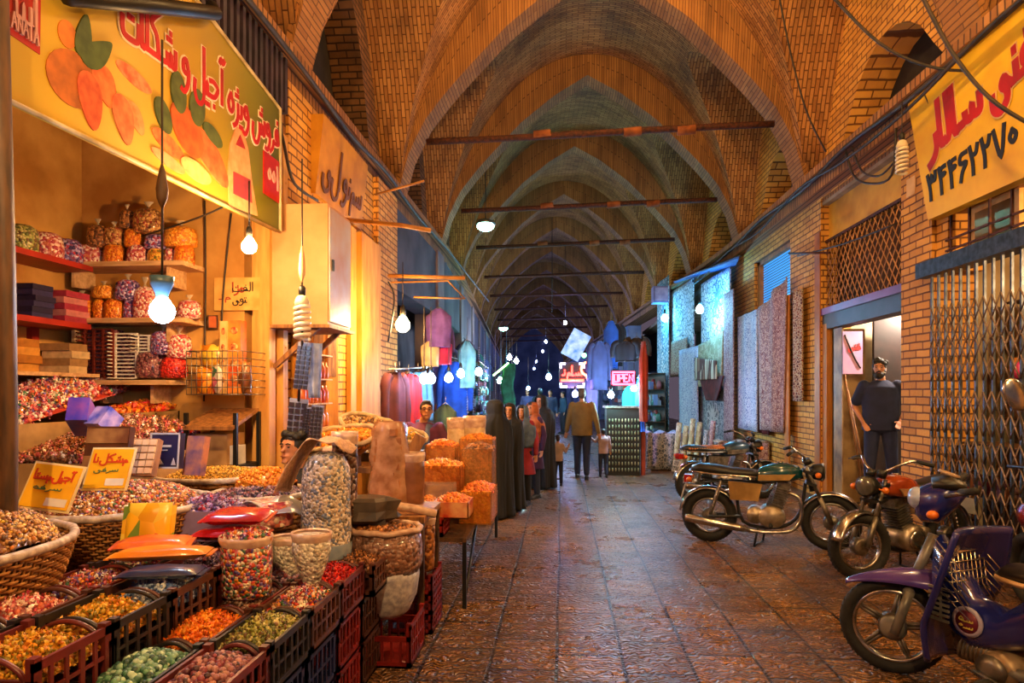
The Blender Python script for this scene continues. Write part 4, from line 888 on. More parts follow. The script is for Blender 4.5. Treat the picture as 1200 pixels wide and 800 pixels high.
pile('sweets', 'pink and cream wrapped sweets heaped in the shop corner', 'sweets', sq(-4.28, 4.74, -3.85, YP - .04), lambda u, v: 1.5 + .16 * v + .14 * (1 - (2*u-1)**2), 'pink', 900, .042, 'candy', seed=72)
pile('sweets', 'bright orange red sweets beside the pink heap', 'sweets', sq(-3.85, 4.74, -3.42, YP - .04), lambda u, v: 1.4 + .1 * v + .05 * (1 - (2*u-1)**2), 'red', 700, .04, 'chip', seed=73, mixp=('orange', .6))
tray('wooden tray of foil wrapped sweets right of the display', -3.38, -3.16, 4.6, YP - .05, 1.0, .16, wtm)
pile('sweets', 'red, white and blue foil wrapped sweets right of the display', 'sweets', sq(-3.37, 4.62, -3.17, YP - .07), lambda u, v: 1.15 + .12 * v + .08 * (1 - (2*u-1)**2), 'purple', 800, .045, 'candy', seed=74, mixp=('red', .35))
def carton(label, px0, py0, px1, py1, d, depth, c, c2, tilt=.25, name='gift_carton', face=None, rz=0):
    a, c_ = P(px0, py1, d), P(px1, py1, d); w = (c_ - a).length; h = (py1 - py0) / F * d
    t = thing(name, label, 'box', a); Mx = Matrix.Translation(a) @ Euler((-tilt, 0, TH + rz)).to_matrix().to_4x4()
    b = MB(); b.box((0, 0, 0), (w, depth, h), Mx); b.build('carton', mat('ct_' + c, c, c2, .4, 0, 9, .05, coat=.3), t)
    if face == 'grid':
        b = MB()
        for i in range(4):
            for j in range(5): b.box((w*(.06 + i*.235), -.012, h*(.05 + j*.19)), (w*(.26 + i*.235), 0, h*(.2 + j*.19)), Mx)
        b.build('sweet_cube', mat('cubes', 'e8c8a4', 'c89a70', .5), t)['kind'] = 'stuff'
    elif face == 'lid':
        b = MB(); b.box((0, -.004, h*.0), (w, 0, h*.3), Mx); b.box((w*.02, -.006, h*.6), (w*.98, -.002, h*.95), Mx); b.build('printed_band', mat('band', '6a3a20', 'b88a50', .5), t)
    elif face == 'blue':
        b = MB()
        for q in ((0, 0, w*.05, h), (w*.95, 0, w, h), (0, 0, w, h*.05), (0, h*.95, w, h)): b.box((q[0], -.005, q[1]), (q[2], 0, q[3]), Mx)
        b.box((w*.3, -.005, h*.6), (w*.72, 0, h*.66), Mx); b.box((w*.38, -.005, h*.5), (w*.6, 0, h*.53), Mx)
        b.prism([(w*.2, h*.12), (w*.35, h*.3), (w*.5, h*.12)], Mx @ Vector((0, 0, 0)), (Mx @ Vector((1, 0, 0)) - a), (Mx @ Vector((0, 0, 1)) - a), .004); b.prism([(w*.75, h*.1), (w*.82, h*.3), (w*.9, h*.1)], Mx @ Vector((0, 0, 0)), (Mx @ Vector((1, 0, 0)) - a), (Mx @ Vector((0, 0, 1)) - a), .004)
        b.build('printed_frame', mat('pale_print', 'c8ccd8', 'a8acc0', .4), t)
    return t
carton('open brown chocolate box standing behind the right price sign', 96, 499, 147, 549, 3.5, .05, '5a2c18', '3c1a10', .2, face='lid')
carton('cream box of square sweets in a grid, between the chocolate box and the blue box', 141, 512, 178, 557, 3.7, .05, 'b08a70', '8a6450', .35, face='grid')
carton('dark blue gift box with pale frame standing upright', 174, 507, 209, 549, 3.9, .06, '1e2050', '14163c', .12, face='blue')
carton('small box with a pink top leaning right of the blue gift box', 213, 510, 238, 556, 4.0, .05, 'd08a68', '5a4a80', .2, rz=-.3)
carton('blue and violet sweet box lying on the heap of sweets', 76, 462, 98, 492, 3.7, .22, '3a38b0', '8a4aa0', .5, rz=.35)
carton('blue and white sweet packet lying beside the violet box', 98, 470, 120, 496, 3.75, .12, '3c50c8', 'c8b0e0', .7, rz=-.3, name='sweet_packet')
# ---------------------------------------------------------------- bags and packets on the crates
t = thing('candy_carton', 'lilac carton filled with pink and blue wrapped sweets behind the red packets', 'box', P(232, 640, 3.35)); b = MB(); a = P(198, 640, 3.35); 
b.box((a.x, a.y, .845), (a.x + .3, a.y + .26, 1.0)); b.build('carton', mat('lilac', '9a86b8', '7c68a0', .6), t)
pile('sweets', 'pink and blue wrapped sweets filling the lilac carton', 'sweets', sq(a.x + .01, a.y + .01, a.x + .29, a.y + .25), dome(1.0, .05), 'purple', 330, .036, 'candy', seed=81)
def softpack(label, c, w, h, t_, rz, tilt, m, name='sweet_packet', cat='packet', seal=True):
    o = thing(name, label, cat, c); Mx = Matrix.Translation(Vector(c)) @ Euler((tilt, 0, rz)).to_matrix().to_4x4()
    b = MB(); nu, nv = 16, 10
    def f(sg): return lambda u, v: Mx @ Vector(((u-.5)*w, (v-.5)*h, .01 + sg * t_ * (max(0, (1-(2*u-1)**4)*(1-(2*v-1)**4))) ** .6 * (1 + .12*math.sin(9*u+5*v)) + t_ * .5))
    b.grid(f(.5), nu, nv); b.grid(f(-.5), nu, nv); b.build('pouch', m, o)
    for sd in (-1, 1): b = MB(); b.box((sd*(w/2 + .008) - .01, -h/2*.9, t_*.5), (sd*(w/2 + .008) + .01, h/2*.9, t_*.5 + .006), Mx); b.build('seal', m, o)
    return o
rp = mat('red_pack', 'c01820', '8c1018', .25, 0, 5, .1, coat=.6)
softpack('shiny red packet on top of its twin, between the baskets and the lilac carton', (-1.62, 3.12, .96), .3, .2, .06, .15, .1, rp)
softpack('shiny red packet lying underneath the other red packet', (-1.64, 3.08, .885), .32, .2, .06, -.05, .05, rp)
softpack('upright yellow packet with green print in front of the second big basket', P(176, 622, 3.05), .2, .26, .04, .2, 1.3, nuts('yellow_print', ['e8b418', 'd8a010', '6a8a2c', 'e8c840', 'c83c20'], 11, .3))
softpack('long orange packet lying across the raised crates', (-1.7, 2.62, .9), .38, .13, .05, .25, 0, mat('orange_pack', 'e08a18', 'c86c10', .3, 0, 4, .1, coat=.5))
softpack('red and orange packet behind the long orange one', (-1.86, 2.8, .9), .3, .14, .05, .3, .1, mat('redor', 'c0401c', 'e07828', .3, 0, 9, .1, coat=.5))
softpack('dark blue packet under the long orange one', (-1.62, 2.5, .86), .3, .14, .04, .2, 0, mat('dkblue_pack', '28305c', '1a1e40', .3, 0, 4, .1, coat=.5))
def clearsack(label, c, w, h, pal, scale=30, top=True, lean=0, taper=.9, open_top=False, film='clear_film', name='clear_bag', rim=True, sy=.85, cont=None):
    c = Vector(c); t = thing(name, label, 'bag', c); r = w / 2; R = random.Random(int(c.x * 1000))
    b = MB(); b.lathe([(r*taper*.8, 0), (r*taper, h*.05), (r*(taper+1)/2, h*.35), (r, h*.7), (r*.96, h*.93), (r*.8, h)], c, 28, 1, sy, None, .02, True, R); b.build('contents', cont or nuts('sack_' + pal, CAND[pal], scale, .35, .6), t)
    if rim: b = MB(); b.lathe([(r*.97, h*.9), (r*1.05, h*1.0), (r*1.02, h*1.06), (r*.93, h*1.03)], c, 28, 1, sy, None, .02, False, R); b.build('rolled_edge', mat('film_edge', 'd8b8a0', 'b08a78', .3, 0, 20, .4, alpha=.85), t)
    return t
p = P(300, 712, 2.88); clearsack('big clear bag of mixed wrapped sweets standing on the low crates', (-1.42, 2.8, .70), .23, .26, 'mixed', 75, taper=.95)
pile('sweets', 'wrapped sweets showing at the open top of the big clear bag', 'sweets', disc(-1.42, 2.8, .1, .085), dome(.965, .02), 'mixed', 120, .03, 'candy', seed=88)
clearsack('white sugared almonds in a pointed clear bag hanging over the low crates', P(365, 690, 3.12), .19, .265, 'white', 62, taper=.35)
clearsack('small bag of white sugared almonds half behind the pointed one', P(338, 688, 3.3), .17, .25, 'white', 62, taper=.5)
clearsack('clear bag of pale sweets lying beside the lilac carton', (-1.66, 3.55, .86), .26, .14, 'pink', 34, taper=1, rim=False)
b = MB(); b.sheet(lambda u, v: (-1.82 + .34*u, 3.42 + .3*v, 1.0 + .035*math.sin(u*7) * math.cos(v*5) - .06*(2*u-1)**2), 14, 10, .004); tag(b.build('plastic_sheet', mat('film2', 'd8d0c8', 'a8a8b8', .2, 0, 9, .3, alpha=.7)), 'crumpled clear plastic sheet lying on the pale sweets', 'sheet')
# pistachio sack
pc = P(382, 640, 3.7); r_ = .14
b = MB(); b.box((pc.x - .16, pc.y - .16, .0), (pc.x + .16, pc.y + .16, .66)); tag(b.build('wooden_stand', mm('wood')), 'wooden stand under the tall sack of pistachios', 'stand')
pist = nuts('pistachio', ['c8b8a8', 'a89888', 'd8ccbc', '6d6458', 'b8a898', '6a7690'], 62, .5, .3)
t = thing('pistachio_sack', 'tall clear sack of pistachios standing at the edge of the sweet stall', 'sack', (pc.x, pc.y, .66))
b = MB(); b.lathe([(r_*.95, 0), (r_*1.0, .05), (r_*1.02, .2), (r_*.98, .32), (r_*1.0, .45), (r_*.95, .53), (r_*.7, .6), (r_*.3, .62)], (pc.x, pc.y, .66), 32, 1, .9, None, .02); b.build('contents', pist, t)
b = MB(); b.lathe([(r_*1.03, .02), (r_*1.06, .07), (r_*1.04, .1)], (pc.x, pc.y, .66), 28, 1, .9, None, .02, False); b.build('film_band', mat('film3', 'a8bcd0', '8098b8', .25, 0, 9, .3, alpha=.6), t)
cl = MB(); cl.sheet(lambda u, v: (pc.x - .27 + .41*u, pc.y - .1 + .24*v, 1.35 + .0*u - .9 * max(0, (.45 - u)) ** 1.35 - .5 * max(0, u - .86) + .012*math.sin(u*14 + v*6)), 22, 10, .006); tag(cl.build('sack_cloth', mat('net_cloth', 'd0a884', 'a88464', .85, 0, 60, .5)), 'pale net cloth draped over the top of the pistachio sack', 'cloth')
clearsack('dark sack of nuts right behind the pistachio sack', P(404, 610, 3.95), .16, .52, 'choc', 40)
clearsack('beige closed bag leaning behind the pistachio sack', P(396, 548, 4.1), .2, .14, 'white', 30, rim=False, cont=mat('cream_bag', 'd0b088', 'b08c60', .6))
# almond sack on red crates
d0 = 3.95; a0 = P(452, 675, d0); cx, cy = a0.x, a0.y
for k in range(1): crate('support_crate', 'red plastic crate on the floor under the white almond sack', cx - .2, cx + .2, cy - .18, cy + .2, 0, .25, mm('redpl'), arcs=False)
t = thing('almond_sack', 'white woven sack with its clear top full of almonds, standing on a red crate', 'sack', (cx, cy, .25))
b = MB(); b.lathe([(.1, 0), (.15, .04), (.19, .14), (.21, .25), (.205, .29)], (cx, cy, .25), 28, 1, .9, None, .03); b.build('woven_base', mat('white_sack', 'b8b4b8', '8d8a98', .4, 0, 30, .5), t)
b = MB(); b.lathe([(.2, .0), (.225, .06), (.225, .17), (.21, .25)], (cx, cy, .52), 32, 1, .9, None, .015); b.build('clear_top', nuts('almonds', ['6e4a3c', '8a6250', '523426', '9c7868', '7a5444'], 42, .35, .6, 1), t)
b = MB(); b.tube([(cx + .215*math.cos(a), cy + .19*math.sin(a), .785 + random.uniform(-.005, .008)) for a in [2*PI*k/28 for k in range(28)]], .018, 7, closed=True); b.build('rolled_edge', MATS['film_edge'], t)
heap('brown almonds showing at the open top of the white sack', cx, cy, .2, .17, .76, .03, 'brown', 420, .034, seed=91, name='almonds')
clearsack('narrow clear sack of almonds behind the wide one', P(497, 668, 4.5), .16, .36, 'brown', 34)
for k in range(3): q = P(492, 745, 4.45); crate('support_crate', '%s dark red crate in the stack behind the almond sack' % ['bottom', 'middle', 'top'][k], q.x - .18, q.x + .12, q.y - .16, q.y + .2, k * .13, .128, mm('redpl'), arcs=False)
b = MB(); q = P(425, 600, 3.9)
RR = random.Random(3)
b.lathe([(.1, 0), (.16, .04), (.13, .09), (.15, .15), (.1, .17)], (q.x, q.y + .12, .8), 11, 1.2, .8, None, .3, True, RR); b.s = [False] * len(b.s)
tag(b.build('paper_bags', mat('grey_bag', '5a5048', '38302c', .4)), 'bundle of dark crumpled plastic between the pistachio and almond sacks', 'bundle').name = 'plastic_bundle'
t = thing('stacked_cartons', 'low table carrying the dark bags and nuts behind the almond sack', 'table', P(440, 640, 4.3)); q = P(440, 640, 4.5)
b = MB(); b.box((q.x - .35, q.y - .25, .76), (q.x + .4, q.y + .35, .8)); b.build('top', mm('wood'), t)
for x in (-.33, .35):
    for y in (-.22, .3): b = MB(); b.box((q.x + x, q.y + y, 0), (q.x + x + .04, q.y + y + .04, .76)); b.build('leg', mm('dwood'), t)
t['label'] = 'wooden table behind the almond sack that carries the wrapped stack'; t.name = 'low_table'
# ================================================================ LEFT WALL BEYOND THE SWEET SHOP
cabm = mat('cabinet_paint', 'd8a470', 'c08850', .5, 0, 2.5, .1, detail=8)
Xc0 = -2.06; ya = YX(384, Xc0); yb = YX(410, Xc0); zt = P(384, 238, dX(384, Xc0)).z; zl = P(384, 380, dX(384, Xc0)).z
t = thing('meter_cabinet', 'tall pale metal cabinet fixed high on the left wall on wooden brackets', 'cabinet', (Xc0 - .25, (ya + yb) / 2, zl))
b = MB(); b.box((XL, ya, zl), (Xc0, yb, zt)); b.build('body', cabm, t)
b = MB(); b.box((Xc0, ya + .02, zl + .03), (Xc0 + .015, yb - .02, zt - .03)); b.build('door', mat('cabinet_door', 'c8c4cc', 'c08c60', .4, .1, 2, .1), t)
b = MB(); b.box((Xc0 + .015, ya + .06, (zl + zt) / 2 - .05), (Xc0 + .03, ya + .09, (zl + zt) / 2 + .05)); b.build('latch', mm('black'), t)
b = MB(); b.box((XL, ya - .04, zl - .03), (Xc0 + .03, yb + .06, zl - .001)); b.build('base_board', mm('wood'), t)
for y in (ya + .02, yb - .05): b = MB(); b.hexa([(XL, y, zl - .38), (XL + .06, y, zl - .38), (XL + .06, y + .04, zl - .38), (XL, y + .04, zl - .38), (Xc0 - .15, y, zl - .03), (Xc0 - .08, y, zl - .03), (Xc0 - .08, y + .04, zl - .03), (Xc0 - .15, y + .04, zl - .03)]); b.build('bracket', mm('wood'), t)
b = MB(); b.box((XL - .01, yl1 - .2, .1), (XL + .05, yl1 + .0, 3.66)); b.box((XL - .01, yl1 + .1, .1), (XL + .09, yl2 + .08, 3.66))
tag(b.build('door_board', M_lw), 'broad yellow door board on the left wall beside the brick pier', 'board')
t = thing('folding_door', 'folded yellow wooden shop door leaning open under the pale cabinet', 'door', (XL, YP + 1.0, 0))
yy = YP + .52
for k in range(5):
    b = MB(); y = yy + k * .2; b.cbox((XL + .05, y + .1, 1.75), (.03, .21, 3.4), (0, 0, .5 if k % 2 else -.5)); p_ = b.build('panel', M_lw, t)
    b = MB(); b.cbox((XL + .07, y + .1, 2.4), (.012, .12, 1.2), (0, 0, .5 if k % 2 else -.5)); b.build('moulding', mm('wood'), p_)
# yellow script plate high on the wall
a, c = PX(372, 225, XL + .05), PX(425, 150, XL + .05)
t = thing('wall_sign', 'yellow plate with dark flourishes high on the left wall above the cabinet', 'sign', (XL, a.y, 3.75))
b = MB(); b.hexa([(XL - .02, a.y, 3.72), (XL + .03, a.y, 3.72), (XL + .03, c.y, 3.72), (XL - .02, c.y, 3.72), (XL - .02, a.y, 4.55), (XL + .12, a.y, 4.55), (XL + .12, c.y, 4.55), (XL - .02, c.y, 4.55)]); b.build('plate', mat('sign_gold', 'c88a1c', 'a86c10', .5, 0, 4), t)
b = MB(); Uq, Vq = Vector((0, 1, 0)), Vector((.11, 0, 1)).normalized(); write(b, rev('sin_i', 'mim', 'nun_i', 'vav', 'gap', 'lam', 'ye'), (XL + .06, a.y + .1, 3.95), Uq, Vq, .42, .12, .01, (c.y - a.y) * .85); b.build('lettering', mat('sign_dark', '6a3a14', None, .6), t)
# unlit spiral lamp and strings of cartons hanging below it
p = P(354, 398, 4.6); spiral('big white spiral energy saving lamp hanging unlit in front of the pale cabinet', p, .24, .048, cord=p + Vector((0, 0, 1.3)))
b = MB(); b.lathe([(.004, -.1), (.022, -.04), (.026, 0), (.018, .1), (.004, .17)], P(354, 315, 4.6), 10); tag(b.build('float_weight', mm('cream')), 'pale spindle on the cord above the big spiral lamp', 'spindle')
def blister(label, pts, w, d, group='dark square blister strips'):
    a, c = P(*pts[0], d), P(*pts[1], d); V = (a - c); L = V.length; V.normalize(); U = Vector((CT, ST, 0)); U = (U - V * U.dot(V)).normalized(); N = U.cross(V)
    o = thing('packet_strip', label, 'strip', a, 0); b = MB(); W_ = w / F * d; b.prism(Rect(0, 0, W_, L), c, U, V, .008); b.build('backing', mat('strip_pale', 'b0b0c4', '7c8098', .4), o)
    b = MB(); nx = 3; ny = int(L / (W_ / nx)); 
    for i in range(nx):
        for j in range(ny): s = W_ / nx; b.prism(Rect(s*(i+.15), s*(j+.15), s*(i+.85), s*(j+.85)), c + N * .008, U, V, .02)
    q = b.build('dark_square', mat('strip_dark', '241c24', '38282c', .3, coat=.5), o); q['kind'] = 'stuff'; return o
blister('strip of dark squares hanging from the spiral lamp, upper left', ((350, 400), (344, 455)), 17, 4.7)
blister('wide strip of dark squares hanging lowest, above the seated man', ((340, 466), (334, 528)), 22, 4.75)
blister('narrow strip of dark squares hanging beside the white cloth', ((366, 474), (362, 522)), 14, 4.72)
blister('strip of dark squares between the two lower ones', ((357, 476), (352, 524)), 10, 4.74)
b = MB(); a = P(368, 402, 4.68); b.sheet(lambda u, v: (a.x + (u-.5)*.11*(1-.3*(1-v)), a.y + .02*math.sin(u*9), a.z - .4*(1-v)*1 + 0), 10, 8, .006); tag(b.build('hanging_cloth', mat('blue_white', 'a8b4d0', '6c7ca8', .7, 0, 14)), 'blue and white cloth strip hanging from the spiral lamp', 'cloth')
b = MB(); b.tube([P(354, 385, 4.62), P(354, 405, 4.7), P(350, 470, 4.74)], .01, 6); tag(b.build('string', mm('cable')), 'cord that holds the strips of dark squares', 'cord')
# small goods shelves glimpsed below the cabinet
t = thing('goods_shelf', 'narrow shelf of red and orange jars behind the hanging strips', 'shelf', (XL + .1, YP + .3, 1.0))
b = MB(); X0 = XL + .02
for z in (1.25, 1.5, 1.75, 2.0): b.box((X0, YP + .45, z), (X0 + .14, YP + 1.2, z + .015))
b.build('boards', ws, t); b = MB()
for z in (1.265, 1.515, 1.765):
    for k in range(7): b.lathe([(.04, 0), (.045, .02), (.045, .12), (.025, .15), (.025, .18)], (X0 + .08, YP + .52 + k * .1, z), 10)
b.build('jars', mat('jar_red', 'a83018', 'd88030', .3, 0, 4, coat=.4), t)['kind'] = 'stuff'
# ================================================================ SECOND STALL: nuts and snacks beyond the almond sack
def traybowl(label, px, py, w, h, d, pal, tilt, lab2, seed):
    c = P(px, py, d); rx = w / 2 / F * d
    t = thing('nut_tray', label, 'tray', (c.x, c.y, c.z - .08)); Mx = Matrix.Translation(c) @ Euler((.3, tilt, TH)).to_matrix().to_4x4()
    b = MB(); b.lathe([(rx*.6, -.12), (rx*.8, -.08), (rx, .0), (rx*1.02, .02), (rx*.96, .01), (rx*.78, -.05)], (0, 0, 0), 32, 1, .8, Mx, .01); b.build('basket', wick, t)
    b = MB(); b.tube([Mx @ Vector((rx*1.01*math.cos(2*PI*k/30), .81*rx*math.sin(2*PI*k/30), .02 + random.uniform(-.008, .012))) for k in range(30)], .02, 7, closed=True); b.build('rim', mat('rim_cloth', 'd0b890', 'a88c64', .7, 0, 20, .4), t)
    fo = disc(0, 0, rx*.94, rx*.74); bb = pile('nuts', lab2, 'nuts', fo, lambda u, v: -.02 + .06*max(0, 1-((2*u-1)**2+(2*v-1)**2)*.6), pal, 500, .035, 'nut', seed=seed)
    me = bb.data; me.transform(Mx @ Matrix.Translation(bb.location)); me.transform(Matrix.Translation(-c)); bb.location = c
    return t
traybowl('tilted wicker tray of golden nuts left of the three upper trays', 398, 515, 92, 40, 5.15, 'saffron', -.12, 'golden split nuts in the left tilted tray', 101)
traybowl('tilted wicker tray of tan nuts, middle of the three upper trays', 436, 502, 76, 40, 5.7, 'seed', .3, 'tan nuts in the middle tilted tray', 102)
traybowl('tilted wicker tray of yellow nuts with a cloth rim, right of the three', 474, 512, 52, 32, 6.1, 'gold', .18, 'yellow nuts in the right tilted tray', 103)
tb2 = thing('display_table', 'wooden display table that carries the three tilted trays', 'table', P(440, 560, 5.6)); q = P(436, 560, 5.6)
b = MB(); b.box((q.x - .55, q.y - .5, .98), (q.x + .28, q.y + .75, 1.02)); b.build('top', mm('wood'), tb2)
for x in (-.5, .2):
    for y in (-.45, .68): b = MB(); b.box((q.x + x, q.y + y, 0), (q.x + x + .05, q.y + y + .05, .98)); b.build('leg', mm('dwood'), tb2)
for k, (px, dd) in enumerate(((398, 5.15), (436, 5.7), (478, 6.1))): c = P(px, 512, dd); b = MB(); b.box((c.x - .14, c.y - .12, 1.021), (c.x + .14, c.y + .12, c.z - .13)); tag(b.build('wooden_block', mm('dwood')), 'wooden block propping the %s tilted tray' % ['left', 'middle', 'right'][k], 'block')
# wrapped stack of trays
d = 4.75; a = P(457, 600, d); w = 44 / F * d
t = thing('wrapped_stack', 'tall stack of snack trays wrapped in clear plastic film', 'stack', (a.x, a.y, .8)); hh = P(457, 500, d).z - .8
b = MB()
for k in range(9): b.cbox((a.x + random.uniform(-.015, .015), a.y, .81 + (k + .4) * hh / 9.2), (w*random.uniform(.6, .74), .2, hh / 9.2 * .8), (random.uniform(-.04, .04), random.uniform(-.05, .05), random.uniform(-.25, .25)))
b.build('trays', mat('tray_brown', 'b0703c', '7c4a26', .6, 0, 9), t)
R = random.Random(4); b = MB(); prf = [(w*.5*k, z) for k, z in ((1.2, 0), (1.15, hh*.2), (1.02, hh*.45), (1.08, hh*.6), (.98, hh*.85), (.92, hh), (.75, hh*1.06))]
b.lathe(prf, (a.x, a.y, .805), 22, 1, .9, None, .09, False, R); b.build('film', mat('wrap_film', 'd0a080', '9c6c4c', .22, 0, 10, .8, alpha=.72, coat=.4), t)
clearsack('brown wrapped bundle standing right of the wrapped stack', P(482, 600, 4.75), .2, .42, 'brown', 30, cont=mat('brown_wrap', '8c5a3a', '5c3620', .3, 0, 7, .8, coat=.3))
heap('golden nuts spread below the wrapped stack', P(425, 598, 4.45).x, P(425, 598, 4.45).y, .22, .16, .81, .05, 'saffron', 400, .03, seed=104)
b = MB(); q = P(470, 596, 4.35); b.tube([(q.x - .25, q.y, .83), (q.x - .1, q.y - .05, .86), (q.x + .1, q.y - .04, .84), (q.x + .24, q.y, .8)], .03, 8, 5); tag(b.build('rolled_film', MATS['film_edge']), 'twisted roll of plastic film lying before the wrapped stack', 'film')
# snack boxes, lowest to highest
tbm = thing('snack_table', 'low metal legged table under the boxes of orange snacks', 'table', P(535, 650, 5.3)); q = P(540, 640, 5.3)
b = MB(); tx0, tx1, ty0, ty1 = q.x - .42, q.x + .12, q.y - .5, q.y + 1.9; b.box((tx0, ty0, .5), (tx1, ty1, .53)); b.build('top', mm('dwood'), tbm)
for x in (tx0, tx1 - .03):
    for y in (ty0, ty1 - .03): b = MB(); b.box((x, y, 0), (x + .03, y + .03, .5)); b.build('leg', mm('black'), tbm)
b = MB(); b.tube([(tx1 - .02, ty0, .02), (tx1 - .02, ty0 + .7, .49)], .012, 6); b.build('brace', mm('black'), tbm)
def snackbox(label, px, w, d, z0, z1, c, c2, pal='orange', dep=.26, top=True, name='snack_box', film=True, seed=0, tw=1.0):
    a = P(px, 500, d); W_ = w / F * d; t = thing(name, label, 'box', (a.x + W_/2, a.y + dep/2, z0)); x0, x1, y0, y1 = a.x, a.x + W_, a.y, a.y + dep
    b = MB(); tk = .008
    for q in (((x0, y0, z0), (x1, y1, z0 + tk)), ((x0, y0, z0), (x1, y0 + tk, z1)), ((x0, y1 - tk, z0), (x1, y1, z1)), ((x0, y0, z0), (x0 + tk, y1, z1)), ((x1 - tk, y0, z0), (x1, y1, z1))): b.box(*q)
    b.build('box', mat('sbox_' + c, c, c2, .35, 0, 9, .1, coat=.3, alpha=.42 if film else 1), t)
    if top:
        b = MB(); b.box((x0 + .01, y0 + .01, z0 + .01), (x1 - .01, y1 - .01, z1 - .02)); b.build('filling', nuts('fill_' + pal, CAND[pal], 40), t)
        pile('snacks', 'snacks filling the ' + label, 'snacks', sq(x0 + .012, y0 + .012, x1 - .012, y1 - .012), dome(z1 - .015, .05), pal, 420, .034, 'nut', seed=int(px) + seed)
    return t
sx = dict(z0=.53)
crate('support_crate', 'bright red crate at the near corner of the snack table', tx0 + .02, tx0 + .36, ty0 + .02, ty0 + .32, .531, .13, mat('red_crate', 'c02a18', '8c1c10', .4), arcs=False)
snackbox('red labelled box of orange snacks on top of the red crate', 507, 42, 4.85, .668, .79, 'c03820', 'e0a060', 'orange', .28, film=False)
snackbox('orange box left of the red labelled one', 488, 22, 5.0, .531, .75, 'd88a3c', 'b8642c', 'saffron', .22)
snackbox('clear tub with a colourful label standing behind the red labelled box', 492, 40, 5.25, .7, .87, 'c8a890', '8a6a88', 'mixed', .14, False)
q0 = P(560, 600, 5.3); b = MB(); ux = q0.x - .16
snackbox('big open yellow bin of orange crisps at the right corner of the stall', 538, 38, 5.3, .531, .8, 'd8922c', 'b86c18', 'orange', .5, seed=3)
snackbox('long low orange box in the middle of the snack stall', 488, 52, 5.6, .75, .98, 'd07c34', 'a8501c', 'saffron', .3)
snackbox('tall clear fronted bin at the right edge of the stall behind the crisps', 541, 36, 5.9, .531, 1.1, 'c88a4c', '9c6430', 'brown', .35)
snackbox('orange box behind the long low one', 498, 36, 6.1, .9, 1.12, 'd8944c', 'b0642c', 'orange', .3)
snackbox('wide pale orange box behind the tall bin', 538, 40, 6.5, .531, 1.15, 'cc8c50', 'a8682c', 'saffron', .3)
b = MB(); b.box((tx0 + .0, ty0 + .4, .531), (tx0 + .3, ty0 + 1.7, .74)); tag(b.build('wooden_riser', mm('wood')), 'wooden riser under the orange boxes', 'riser')
b = MB(); b.box((tx0 + .03, ty0 + 1.1, .741), (tx0 + .34, ty0 + 1.7, .89)); tag(b.build('wooden_riser', mm('wood')), 'smaller wooden riser on the first one', 'riser')
for lab, px, z0, w_, hh_ in (('white sack with rolled top behind the orange boxes', 535, .531, .2, .78), ('cream sack with rolled top, right of the white one', 556, .531, .24, .8)):
    q = P(px, 560, 6.75); clearsack(lab, (q.x, q.y, z0), w_, hh_, 'white', 30, cont=mat('sack_cream', 'd8c098', 'b09468', .6, 0, 14, .4), name='open_sack')
b = MB(); q = P(487, 520, 5.3); b.cbox((q.x, q.y, q.z - .02), (.1, .02, .2), (0, .5, .1)); tag(b.build('wooden_scoop', mm('wood')), 'flat wooden scoop handle between the trays and the boxes', 'scoop')
for k, (x, y) in enumerate(((tx1 + .05, ty0 + .5),)): pass
# ---------------------------------------------------------------- long counter with folded clothes behind the snack stall
c0, c1 = P(500, 520, 8.45), P(565, 520, 8.45)
t = thing('clothes_counter', 'wooden counter of folded blue and red clothes in front of the clothes shop', 'counter', ((c0.x + c1.x) / 2, c0.y, 0))
cz = P(500, 523, 8.45).z
b = MB(); b.box((XL + .1, c0.y, cz - .05), (c1.x, c0.y + 3.2, cz)); b.build('top', mm('wood'), t)
b = MB(); b.box((XL + .12, c0.y + .04, 0), (c1.x - .04, c0.y + 3.1, cz - .05)); b.build('body', mm('dwood'), t)
R = random.Random(12); fc = ['3a5c9c', '8c2c3c', '2c4a8c', 'b8b4c8', '5c8cb8', '9c3c30', '3c2c5c', 'c86a4c']
k = 0
for i in range(4):
    for j in range(8):
        for l in range(R.choice((1, 2, 2, 3))):
            x, y = XL + .45 + i * (c1.x - XL - .6) / 4, c0.y + .1 + j * .38; c = R.choice(fc); b = MB(); dx = R.uniform(-.02, .02)
            b.cbox((x + .1 + dx, y + .16, cz + .027 + l * .052), (.3, .32, .048), (0, 0, R.uniform(-.08, .08))); o = b.build('folded_garment', mat('cl_' + c, c, None, .9, 0, 18, .3)); tag(o, 'folded garment lying in the rows on the clothes counter', 'clothing', 'folded garments on the counter'); 
